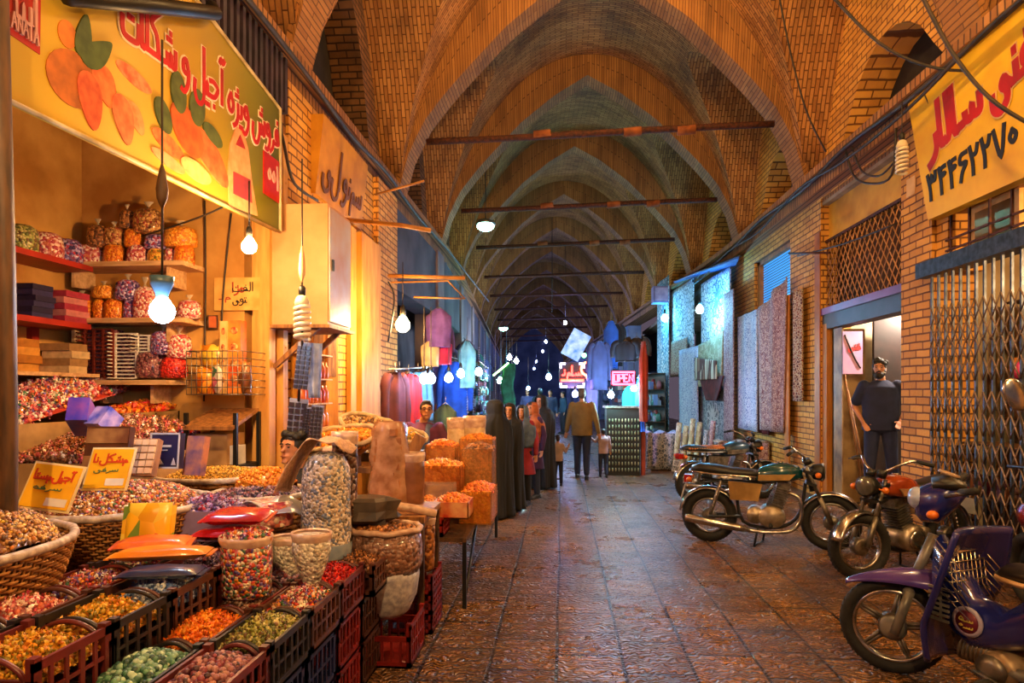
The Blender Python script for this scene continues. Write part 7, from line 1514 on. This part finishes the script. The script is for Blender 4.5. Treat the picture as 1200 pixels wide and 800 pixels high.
    # seat
    b = MB(); b.add(*loft([(fx - .56, .05, .02, .70), (fx - .62, .1, .045, .725), (fx - .8, .13, .05, .735), (fx - 1.0, .135, .055, .76), (fx - 1.22, .12, .05, .79), (fx - 1.3, .08, .03, .79)]), True); st = bl(b, 'seat', mat('seat_black', '1a1614', '100e0c', .35, 0, 30, .1, coat=.4))
    b = MB(); b.tube([(fx - .56, 0, .70), (fx - .62, .1, .70), (fx - .85, .134, .705), (fx - 1.25, .12, .755)], .014, 6, 4); b.tube([(fx - .56, 0, .70), (fx - .62, -.1, .70), (fx - .85, -.134, .705), (fx - 1.25, -.12, .755)], .014, 6, 4); bl(b, 'seat_trim', mat('trim_tan', 'c8a47c', '9c7850', .4, .3), st)
    # handlebar cowl with dial
    hc = Vector((fx - .24, 0, 1.05)); b = MB(); b.add(*loft([(hc.x + .13, .05, .06, .99), (hc.x + .1, .09, .1, .99), (hc.x + .02, .13, .12, 1.01), (hc.x - .06, .11, .09, 1.06), (hc.x - .11, .06, .03, 1.08)]), True); hcw = sl(b, 'handlebar_cowl', blue)
    b = MB(); b.ell(hc + Vector((.12, 0, -.03)), (.05, .08, .065)); sl(b, 'headlight', mat('head_lens', 'b8c4e0', '7c8cb8', .1, .2, 6, coat=1), hcw)
    b = MB(); b.add(*loft([(hc.x + .05, .1, .03, 1.11), (hc.x - .04, .14, .045, 1.12), (hc.x - .11, .09, .02, 1.1)]), True); dt = sl(b, 'dash_top', mm('black'), hcw)
    b = MB(); b.lathe([(.07, 0), (.066, .012), (.01, .014)], hc + Vector((-.03, 0, .112)), 22, .8, 1, Matrix.Rotation(-.35, 4, 'Y')); sl(b, 'speedometer', mat('dial', 'a88c74', '6c5848', .3, 0, 20), hcw)
    b = MB(); b.tube([hc + Vector(q) for q in ((-.12, -.34, .07), (-.05, -.2, .03), (0, -.08, 0), (0, .08, 0), (-.05, .2, .03), (-.12, .34, .07))], .012, 8, 4); hb = sl(b, 'handlebar', mm('steel'))
    for s in (-1, 1):
        b = MB(); b.tube([hc + Vector((-.07, s*.22, .045)), hc + Vector((-.125, s*.36, .075))], .019, 10); sl(b, 'grip', mm('rubber'), hb); b = MB(); b.tube([hc + Vector((-.03, s*.18, .03)), hc + Vector((-.05, s*.33, .05))], .006, 5); sl(b, 'lever', mm('steel'), hb)
        b = MB(); b.ell(hc + Vector((.05, s*.13, -.1)), (.03, .03, .025)); sl(b, 'indicator', MATS['amber'])
    # inner wire rack behind the shield
    b = MB(); x0, x1 = fx - .38, fx - .50
    for k in range(9):
        y = -.13 + k * .0325; b.tube([(x0, y, .84), (x0 - .03, y, .6), (x1 + .02, y, .5)], .0035, 4); 
    for k in range(7): z = .53 + k * .05; xx = x0 - .04 + .005*k; b.tube([(x0 + .02, -.14, z), (xx, -.14, z), (xx, .14, z), (x0 + .02, .14, z)], .0035, 4)
    for s in (-1, 1):
        for k in range(6): b.tube([(x0 + .06, s*.14, .84 - k*.05), (x1 + .0, s*.14, .66 - k*.04)], .0035, 4)
    bl(b, 'wire_rack', mm('chrome'))
    b = MB(); b.box((fx - .37, -.045, .83), (fx - .36, .045, .86)); b.box((fx - .37, -.04, .79), (fx - .36, .04, .815)); bl(b, 'shield_badge', mat('sb', 'c0c0d0', None, .4), ls)
    # engine, exhaust, footpegs, chain case, shock
    b = MB(); Mx = Matrix.Rotation(PI/2, 4, 'X'); b.lathe([(.05, -.13), (.085, -.12), (.09, .1), (.06, .13)], (fx - .62, 0, .25), 20, 1.1, 1, Mx); b.tube([(fx - .56, 0, .27), (fx - .36, 0, .3)], [.07, .055], 14)
    e = bl(b, 'engine', mat('alu2', 'b09878', '7c6448', .45, .6, 12))
    b = MB(); [b.tube([(fx - .53 + k*.022, 0, .275), (fx - .525 + k*.022, 0, .276)], .078, 14) for k in range(7)]; bl(b, 'cooling_fins', mm('steel'), e)
    b = MB(); b.lathe([(.06, .12), (.07, .135), (.03, .15)], (fx - .6, 0, .25), 18, 1.1, 1, Matrix.Rotation(-PI/2, 4, 'X')); bl(b, 'engine_cover', mm('steel'), e)
    b = MB(); b.tube([(fx - .62, -.24, .2), (fx - .62, .24, .2)], .011, 6); b.tube([(fx - .62, .18, .2), (fx - .62, .27, .2)], .02, 8); b.tube([(fx - .62, -.18, .2), (fx - .62, -.27, .2)], .02, 8); bl(b, 'footrest', mm('rubber'))
    b = MB(); b.tube([(fx - .52, .15, .22), (fx - .66, .16, .2), (fx - .78, .16, .23)], .009, 6); b.box((fx - .84, .14, .22), (fx - .77, .18, .25)); bl(b, 'gear_pedal', mm('steel'))
    b = MB(); b.tube([(fx - .45, -.05, .24), (fx - .5, -.12, .16), (fx - .9, -.14, .2), (fx - 1.35, -.15, .27)], [.02, .02, .045, .045], 12, 4); bl(b, 'exhaust', mm('chrome'))
    b = MB(); b.tube([(fx - .66, .1, .26), (rx, .11, R)], .03, 10); bl(b, 'swingarm', grey)
    for s in (-1, 1):
        b = MB(); b.tube([(rx, s*.13, R + .02), (rx + .1, s*.13, .62)], .016, 8); sa = bl(b, 'shock_absorber', mm('chrome')); b = MB(); b.tube([(rx + .01 + .09*i/60 , s*.13 + .03*math.sin(i*.75), R + .06 + .26*i/60 + .01*math.cos(i*.75)) for i in range(61)], .008, 5); bl(b, 'spring', mat('spring_red', '9c1c14', '6c120e', .4), sa)
    fender(t, (rx, 0, R), R + .05, .9, 2.9, .15, blue, 'rear_fender')
    b = MB(); b.tube([(fx - .62, .08, .2), (fx - .66, .14, .01)], .012, 6); b.tube([(fx - .62, -.08, .2), (fx - .66, -.14, .01)], .012, 6); b.tube([(fx - .66, .14, .012), (fx - .66, -.14, .012)], .01, 6); bl(b, 'stand', mm('black'))
    b = MB(); b.box((rx - .3, -.05, .66), (rx - .22, .05, .74)); bl(b, 'tail_light', MATS['tail_red'])
    return t
scooter()
# mirror of a motorcycle parked outside the frame edge, at the gate
t = thing('parked_motorcycle', 'chrome mirror and handlebar of a motorcycle parked at the right edge before the gate', 'motorcycle', (3.62, 4.5, 0))
b = MB(); m0 = P(1190, 462, 4.8); b.ell(m0, (.075, .02, .13), (0, -.35, -.3), 18, 10); b.build('mirror', mm('chrome'), t)
b = MB(); s0 = Vector((m0.x + .12, m0.y + .05, 1.05)); b.tube([m0 + Vector((.03, .02, -.1)), m0 + Vector((.08, .03, -.3)), s0], .008, 6, 3); b.build('mirror_stem', mm('steel'), t)
b = MB(); b.tube([s0 + Vector((0, -.3, -.02)), s0, s0 + Vector((.06, .3, -.02))], .013, 8, 3); b.build('handlebar', mm('black'), t)
b = MB(); b.tube([s0, (s0.x + .05, s0.y, .6), (s0.x + .02, s0.y - .02, .28)], .025, 8); b.build('fork', mm('steel'), t)
b = MB(); torus(b, (0, 0, 0), .24, .045, 36, 8); xf(b, MT((s0.x + .02, s0.y - .02, .285), PI/2 - .1)); b.build('wheel', mm('rubber'), t)
b = MB(); q = P(1197, 655, 4.6); b.ell((s0.x + .06, s0.y + .0, .68), (.1, .16, .12)); b.build('red_cowl', mat('cowl_red', '8c1420', '5c0e16', .3, coat=.6), t)
# ================================================================ PEOPLE
def V3(*a): return Vector(a)
def remeshed(b, name, m, par, vox=.012, sm=6, base=None):
    o = b.build(name, m, par, world=False)
    r = o.modifiers.new('Remesh', 'REMESH'); r.mode = 'VOXEL'; r.voxel_size = vox; r.use_smooth_shade = True
    s = o.modifiers.new('Smooth', 'SMOOTH'); s.factor = .5; s.iterations = sm
    return o
def hand(b, w, d, side, curl=.6, s=1.0, up=None):
    """palm from the wrist w along d, five fingers bent, thumb from the side of the palm"""
    d = Vector(d).normalized(); n = Vector(up or (0, 1, 0)); n = (n - d * n.dot(d)).normalized(); x = d.cross(n) * side
    pc_ = w + d * .045 * s; b.ell(pc_, (.036*s, .017*s, .05*s), Matrix((x, n, d)).transposed(), 10, 8)
    for i, (off, ln) in enumerate(((-.027, .062), (-.009, .074), (.009, .07), (.026, .056))):
        k0 = w + d * .085 * s + x * off * s; a1 = curl * .5; d1 = (d * math.cos(a1) + n * math.sin(a1)); d2 = (d * math.cos(a1*2.6) + n * math.sin(a1*2.6))
        k1 = k0 + d1 * ln * .55 * s; k2 = k1 + d2 * ln * .45 * s; b.caps(k0 - d*.01*s, k1, .0095*s, .0085*s, 8); b.caps(k1, k2, .0085*s, .0075*s, 8)
    t0 = w + d * .03 * s - x * .03 * s; t1 = t0 + (d * .7 - x * .7 + n*.3).normalized() * .035 * s; t2 = t1 + (d * .9 - x * .2 + n*.5).normalized() * .028 * s
    b.caps(t0, t1, .0115*s, .01*s, 8); b.caps(t1, t2, .01*s, .0085*s, 8)
def person(label, loc, rz, k=1.0, sh=(.0, .0), elbow=None, wrist=None, knee=None, ankle=None, head=(0, 0, 0), top='202840', bottom='1c2030', shoe='141210', hairc=None, sleeves='long', belly=.0, shirt_len=.86, hair='short', beard=False, glasses=False, lean=0.0, vox=.011, skirt=None, fem=False, bottom_len=1.0, sit=False, hide_legs=False, bodyw=1.0, curl=.5, toptex=None, drop=0):
    """faces local +Y; joints are for a 1.75 m figure scaled by k"""
    t = thing('person', label, 'person', loc, rz)
    S = lambda *a: Vector(a) * k
    sw = .185 if not fem else .15; hipz = .92
    L = lambda p: Vector((p[0], p[1] + lean * max(0, p[2] - hipz), p[2] - drop)) * k
    el = elbow or [(-.25, -.02, 1.15), (.25, -.02, 1.15)]; wr = wrist or [(-.27, .06, .9), (.27, .06, .9)]
    kn = knee or [(-.1, .02, .5), (.1, .02, .5)]; an = ankle or [(-.11, 0, .09), (.11, 0, .09)]
    hp = [(-.09, 0, hipz - drop), (.09, 0, hipz - drop)]; shd = [(-sw, 0, 1.43), (sw, 0, 1.43)]
    hc = Vector((head[0], .015 + head[1], 1.635))
    b = MB()
    def torso(bb, g, z0):
        rows = [(.165, .9), (.168, .98), (.15 if fem else .16, 1.1), (.158 if fem else .165, 1.2), (.175 if fem else .19, 1.32), (.16 if fem else .18, 1.41), (.1, 1.47), (.06, 1.5)]
        rows = [(r * (bodyw if z < 1.25 else 1), z) for r, z in rows if z > z0 + .02]; rows = [(rows[0][0] * 1.02, z0)] + rows
        off = len(bb.v); bb.lathe([((r + g) * k, z * k) for r, z in rows], (0, 0, 0), 28, 1, .68, None); bb.v[off:] = [(x, y + lean * max(0, z - hipz * k), z - drop * k) for x, y, z in bb.v[off:]]
    torso(b, 0, .88)
    for s_i in (-1, 1): b.ell(L((s_i * (sw - .01), 0, 1.405)), .058*k)
    b.caps(L((0, 0, 1.42)), L((0, .01, 1.53)), .058*k, .052*k)
    if belly: b.ell(L((0, .05 + belly*.4, 1.08)), (.15*k, .12*k + belly*.5*k, .15*k))
    for i in (0, 1):
        b.caps(L(shd[i]), L(el[i]), .052*k, .038*k); b.caps(L(el[i]), L(wr[i]), .037*k, .025*k)
        d = (L(wr[i]) - L(el[i])).normalized(); hand(b, L(wr[i]), d, 1 if i else -1, curl, k)
        b.caps(S(*hp[i]), S(*kn[i]), .082*k, .055*k); b.caps(S(*kn[i]), S(*an[i]), .052*k, .036*k); b.caps(S(an[i][0], an[i][1] - .03, .045), S(an[i][0], an[i][1] + .13, .035), .035*k, .03*k)
    HC = L(hc); Rh = Euler((head[2] if len(head) > 2 else 0, 0, head[3] if len(head) > 3 else 0)).to_matrix()
    H_ = lambda *p: HC + Rh @ (Vector(p) * k)
    b.ell(H_(0, 0, .02), (.073*k, .092*k, .098*k), Rh, 16, 12); b.ell(H_(0, .022, -.05), (.055*k, .065*k, .062*k), Rh, 14, 10)
    b.caps(H_(0, .088, .012), H_(0, .108, -.02), .009*k, .014*k, 8); b.ell(H_(0, .085, -.055), (.024*k, .014*k, .01*k), Rh, 10, 6); b.ell(H_(0, .075, -.095), (.026*k, .02*k, .018*k), Rh)
    for s in (-1, 1): b.ell(H_(s*.073, -.005, -.005), (.01*k, .02*k, .03*k), Rh, 8, 6); b.caps(H_(s*.012, .087, .03), H_(s*.048, .074, .03), .009*k, .008*k, 8)
    body = remeshed(b, 'body', mm('skin'), t, vox * .8 * max(k, .6), 4)
    eye = MB()
    for s in (-1, 1): eye = MB(); eye.ell(H_(s*.03, .082, .012), (.012*k, .007*k, .006*k), Rh, 8, 6); eye.build('eye', mm('black'), t, world=False)
    for s in (-1, 1): e = MB(); e.tube([H_(s*.014, .094, .032), H_(s*.03, .094, .037), H_(s*.048, .084, .031)], .0045*k, 6); e.build('eyebrow', mm('hair'), t, world=False)
    e = MB(); e.tube([H_(-.02, .094, -.056), H_(0, .099, -.057), H_(.02, .094, -.056)], .004*k, 6); e.build('lips', mat('lips', '8c4a3c', '7a3c30', .5), t, world=False)
    if glasses:
        e = MB()
        for s in (-1, 1): e.tube([H_(s*.033 + .022*math.cos(a), .104, .012 + .016*math.sin(a)) for a in [2*PI*j/14 for j in range(14)]], .0028*k, 5, closed=True); e.tube([H_(s*.055, .1, .014), H_(s*.075, .0, .01)], .0028*k, 5)
        e.tube([H_(-.011, .104, .014), H_(.011, .104, .014)], .0028*k, 5); e.build('glasses', mm('black'), t, world=False)
    if hair:
        e = MB(); e.ell(H_(0, -.014, .04), (.083*k, .098*k, .094*k), Rh, 16, 12); e.ell(H_(0, -.05, .0), (.074*k, .06*k, .085*k), Rh); e.ell(H_(0, .03, .1), (.055*k, .05*k, .03*k), Rh)
        if hair == 'bushy': [e.ell(H_(random.uniform(-.07, .07), random.uniform(-.08, .05), random.uniform(.06, .12)), .035*k) for _ in range(14)]
        # keep the face free
        hm = mm('hair') if not hairc else mat('hair_' + hairc, hairc, None, .7, 0, 50, .5)
        o = e.build('hair', hm, t, world=False); me = o.data
        import bmesh as _b
        bm = _b.new(); bm.from_mesh(me)
        dl = [f for f in bm.faces if (lambda q: q.y > .056*k and q.z < .054*k)(Rh.transposed() @ (f.calc_center_median() - HC))]; _b.ops.delete(bm, geom=dl, context='FACES'); bm.to_mesh(me); bm.free()
        sf = o.modifiers.new('Solid', 'SOLIDIFY'); sf.thickness = .006
    if beard:
        e = MB(); e.ell(H_(0, .038, -.078), (.061*k, .062*k, .05*k), Rh, 16, 10); e.tube([H_(-.03, .092, -.05), H_(0, .107, -.038), H_(.03, .092, -.05)], .009*k, 8)
        for s in (-1, 1): e.caps(H_(s*.068, .02, -.0), H_(s*.055, .05, -.07), .012*k, .016*k)
        e.build('beard', mm('hair'), t, world=False)
    # clothes
    tm = toptex or mat('top_' + top, top, None, .9, 0, 8, .4)
    c = MB(); g = .014
    torso(c, g + .008, shirt_len)
    for s_i in (-1, 1): c.ell(L((s_i * (sw - .01), 0, 1.405)), (.058 + g)*k)
    if belly: c.ell(L((0, .05 + belly*.4, 1.08)), (.16*k, .135*k + belly*.5*k, .17*k))
    for i in (0, 1):
        if sleeves == 'long': c.caps(L(shd[i]), L(el[i]), (.058 + g)*k, (.045 + g)*k); c.caps(L(el[i]), L(Vector(el[i]).lerp(Vector(wr[i]), .95)), (.044 + g)*k, (.03 + g)*k)
        else: c.caps(L(shd[i]), L(Vector(shd[i]).lerp(Vector(el[i]), .72)), (.06 + g)*k, (.058 + g)*k)
    remeshed(c, 'shirt', tm, t, vox * 1.1 * max(k, .6), 5)
    if not skirt:
        c = MB(); c.ell(S(0, 0, .93 - drop), (.165*k*bodyw, .118*k*bodyw, .12*k))
        for i in (0, 1): c.caps(S(*hp[i]), S(*kn[i]), .1*k, .074*k); q = Vector(kn[i]).lerp(Vector(an[i]), bottom_len*.95); c.caps(S(*kn[i]), q * k, .074*k, .058*k)
        remeshed(c, 'trousers', mat('bot_' + bottom, bottom, None, .9, 0, 8, .4), t, vox * 1.1 * max(k, .6), 5)
    for i in (0, 1):
        c = MB(); c.caps(S(an[i][0], an[i][1] - .04, .05), S(an[i][0], an[i][1] + .06, .05), .044*k, .044*k); c.caps(S(an[i][0], an[i][1] + .06, .05), S(an[i][0], an[i][1] + .15, .035), .042*k, .032*k); c.box(S(an[i][0] - .04, an[i][1] - .08, 0), S(an[i][0] + .04, an[i][1] + .18, .022)); remeshed(c, 'shoe', mat('shoe_' + shoe, shoe, None, .5), t, .01*max(k, .6), 3)
    return t
def drape(t, name, rows, m, k=1.0, folds=9, amp=.06, n=60, gap=None, th=.008, seed=0):
    """cloth hung round a figure: rows of (z, rx, ry, cx, cy); gap=(half angle, z below which it closes) leaves the face free"""
    b = MB(); R = random.Random(seed); ph = R.uniform(0, 6); A = []
    for (z, rx, ry, cx, cy) in rows:
        f = max(0, min(1, (rows[0][0] - z) / (rows[0][0] - rows[-1][0]))); g = gap[0] if gap and z > gap[1] else .0
        if gap and gap[1] - .12 < z <= gap[1]: g = gap[0] * .45
        r = []
        for i in range(n + 1):
            a = PI/2 + g + (2*PI - 2*g) * i / n; w = 1 + amp * f * math.sin(folds * a + ph + 2*f) + amp * .5 * f * math.sin(folds*2.3 * a + ph); r.append(Vector((cx + rx*w*math.cos(a), cy + ry*w*math.sin(a), z)) * k)
        A.append(r)
    nv = len(A) - 1
    def fn(u, v):
        y = v * nv; j = min(int(y), nv - 1); q = y - j; i = int(round(u * n)); return A[j][i].lerp(A[j+1][i], q)
    b.sheet(fn, n, nv * 3, th); return b.build(name, m, t, world=False)
at0 = lambda px, py: PZ(px, py, 0)
look = lambda p: math.atan2(-p[1], -p[0]) - PI/2   # rotation that turns the figure to the camera
def last(): return [o for o in COL.objects if o.type == 'EMPTY' and o.name.startswith('person')][-1]
# man in the shop doorway
p = PX(1027, 600, XR + .28); p = Vector((XR + .3, YX(1032, XR + .3), .2))
person('bearded man in a dark blue t-shirt smoking in the shop doorway', p, look(p) + .12, 1.06, elbow=[(-.3, -.06, 1.16), (.29, -.08, 1.16)], wrist=[(-.2, .12, .98), (.2, .06, .96)], head=(.02, .02, .1, -.15), top='1c2448', bottom='20284c', sleeves='short', beard=True, hair='bushy', bodyw=1.16, vox=.01, knee=[(-.12, .02, .5), (.12, .03, .5)], ankle=[(-.15, 0, .09), (.14, .02, .09)])
m_ = last()
b = MB(); b.tube([Vector((-.005, .135, 1.6)) * 1.06, Vector((-.03, .2, 1.585)) * 1.06], .0055, 6); b.build('cigarette', mm('white'), m_, world=False)
# seated man whose face shows behind the pistachio sack
SIT = dict(knee=[(-.13, .4, .5), (.13, .4, .5)], ankle=[(-.13, .38, .09), (.13, .38, .09)])
q = P(351, 526, 4.75); dz_ = 1.635 - q.z
person('man with thick dark hair looking out from behind the pistachio sack', (q.x, q.y, 0), look(q) - .5, 1.0, head=(.03, .03, .15, -.2), top='1a1a22', bottom='20202c', hair='bushy', vox=.011, drop=dz_, **SIT)
b = MB(); b.lathe([(.17, 0), (.16, .3), (.18, .34), (.17, .36)], (q.x, q.y, 0), 20); tag(b.build('low_stool', mm('dwood')), 'low round stool under the man behind the pistachio sack', 'stool')
q = P(497, 481, 7.75); dz_ = 1.635 - q.z; k_ = 1.0
person('seller in glasses with a grey scarf and a dark plum jacket behind the counter', (q.x, q.y, 0), look(q) - .25, 1.0, head=(-.04, .03, .1, .3), top='5c2444', bottom='20202c', glasses=True, hair='short', elbow=[(-.3, .02, 1.16), (.3, .02, 1.16)], wrist=[(-.2, .2, 1.02), (.2, .2, 1.02)], drop=dz_, knee=[(-.1, .25, .47), (.1, .25, .47)], ankle=[(-.1, .1, .09), (.1, .1, .09)])
s_ = last()
b = MB(); b.tube([Vector(q) - Vector((0, 0, dz_)) for q in ((-.08, .05, 1.46), (-.05, .12, 1.3), (-.04, .13, 1.0))], [.045, .05, .045], 10, 4); b.tube([Vector(q) - Vector((0, 0, dz_)) for q in ((.08, .0, 1.48), (0, -.06, 1.5), (-.08, .02, 1.47))], .045, 10, 4); b.build('scarf', mat('scarf_grey', '5c6c98', '3c4870', .9, 0, 12, .4), s_, world=False)
# group of women standing at the snack stall
blk_cloth = mat('chador', '0c0a0e', '070609', .85, 0, 5, .3)
W_rows = lambda lean=0: [(1.75, .02, .02, 0, 0), (1.742, .07, .075, 0, 0), (1.70, .1, .115, 0, 0), (1.62, .112, .125, 0, 0), (1.54, .105, .118, 0, -.01), (1.48, .15, .13, 0, -.01), (1.42, .215, .15, 0, 0), (1.3, .24, .17, 0, 0), (1.1, .235, .2, 0, .01), (.9, .22, .2, 0, .01), (.5, .225, .2, 0, 0), (.2, .24, .21, 0, 0), (.03, .25, .22, 0, 0)]
def chador(label, px, py, k, rz, gap=.62, wide=1.0, seed=1, bag=None):
    p = at0(px, py); person(label, p, rz, k, fem=True, top='1c1820', bottom='1c1820', hair='short', wrist=[(-.1, .12, 1.05), (.1, .12, 1.02)], elbow=[(-.17, .02, 1.14), (.17, .02, 1.14)]); t = last()
    drape(t, 'chador', [(z, a * wide, b_ * wide, c, d) for z, a, b_, c, d in W_rows()], blk_cloth, k, 7, .16, 80, (gap, 1.5), .008, seed); return t
chador('woman in a black chador standing nearest the snack stall, facing it', 580, 606, .87, .7, wide=1.12, seed=2)
chador('woman in a black chador looking back, her face showing, beside the first one', 597, 598, .84, look(at0(597, 598)) - .2, wide=.95, seed=3)
chador('tall woman in a black chador at the back of the group', 634, 572, .9, 2.6, wide=1.1, seed=4)
def scarfwoman(label, px, py, k, rz, top, bottom, sc, sc2, long_=True, seed=5):
    p = at0(px, py); person(label, p, rz, k, fem=True, top=top, bottom=bottom, hair='short', shirt_len=.62 if long_ else .82, bodyw=.95); t = last()
    drape(t, 'head_scarf', [(1.75, .02, .02, 0, 0), (1.742, .07, .075, 0, 0), (1.70, .1, .115, 0, 0), (1.62, .11, .124, 0, 0), (1.54, .105, .118, 0, -.01), (1.46, .17, .14, 0, -.01), (1.36, .24, .17, 0, 0), (1.2, .25, .19, 0, -.02), (1.02, .2, .18, 0, -.03)], mat('scarf_' + sc, sc, sc2, .85, 0, 9, .4), k, 7, .05, 56, (.6, 1.5), .008, seed)
    c = MB(); c.lathe([(.24*k, .55*k), (.2*k, .8*k), (.165*k, 1.0*k), (.16*k, 1.1*k)], (0, 0, 0), 32, 1, .8, None, .02, False); c.build('tunic', mat('top_' + top, top, None, .9, 0, 8, .4), t, world=False); return t
scarfwoman('girl in a grey-blue scarf and a red tunic seen from behind', 612, 591, .82, 2.9, '8c2030', '14141c', '5c6c80', '3c4c64', seed=6)
scarfwoman('woman in an orange scarf and a purple tunic at the edge of the group', 624, 583, .84, 2.5, '3c1c48', '1c2438', 'b86430', '7c3c1c', seed=7)
# walking man with two children
WK = dict(knee=[(-.09, .08, .5), (.09, -.02, .5)], ankle=[(-.09, .1, .09), (.09, -.12, .11)])
p = at0(682, 561); person('man in an olive brown jacket and jeans walking away holding children by the hand', p, -.05, .97, top='7c6438', bottom='242c44', hairc='5c5048', elbow=[(-.26, -.02, 1.14), (.27, -.02, 1.14)], wrist=[(-.3, .02, .92), (.32, .02, .9)], bodyw=1.1, shirt_len=.84, **WK)
p = at0(654, 569); person('small girl in a pale pink top walking on the left of the man', p, -.15, .5, top='b09898', bottom='1c1c2c', hairc='2c1c14', hair='bushy', elbow=[(-.24, .0, 1.15), (.27, 0, 1.2)], wrist=[(-.3, .1, 1.2), (.34, -.02, 1.35)], fem=True)
p = at0(707, 559); person('small boy in a pinkish top and jeans walking on the right of the man', p, .15, .53, top='a88c90', bottom='28304c', elbow=[(-.3, .0, 1.3), (.25, 0, 1.14)], wrist=[(-.42, .0, 1.4), (.27, .04, .94)], **WK)
# people far down the passage
for k, (px, py, kk_, rz, tc, bc, lab) in enumerate(((633, 520, 1.0, .3, '1c2438', '14141c', 'distant figure in dark blue behind the group of women'), (645, 512, .98, 2.9, '243048', '1c1c28', 'distant figure in a blue jacket in the middle of the passage'), (618, 508, 1.0, 3.0, '3c3c5c', '181820', 'distant figure in violet grey far down the left side'), (660, 508, .95, 2.0, '1c3c4c', '181820', 'distant figure in teal left of the walking man'))):
    person(lab, at0(px, py), rz, kk_, top=tc, bottom=bc, vox=.02)
# ================================================================ LIGHT
w = bpy.data.worlds.new('night'); SC.world = w; w.use_nodes = True
w.node_tree.nodes['Background'].inputs[0].default_value = (.4, .3, .42, 1); w.node_tree.nodes['Background'].inputs[1].default_value = .07
SC.view_settings.view_transform = 'Standard'; SC.view_settings.look = 'None'; SC.view_settings.gamma = 1; SC.view_settings.use_curve_mapping = False
SC.view_settings.exposure = 1.8
SC.cycles.use_denoising = True
SC.cycles.max_bounces = 6; SC.cycles.diffuse_bounces = 3; SC.cycles.glossy_bounces = 3; SC.cycles.transmission_bounces = 4; SC.cycles.transparent_max_bounces = 6
SC.cycles.sample_clamp_indirect = 4; SC.cycles.caustics_reflective = False; SC.cycles.caustics_refractive = False
for o in list(bpy.data.objects):
    if '_w' in o: del o['_w']
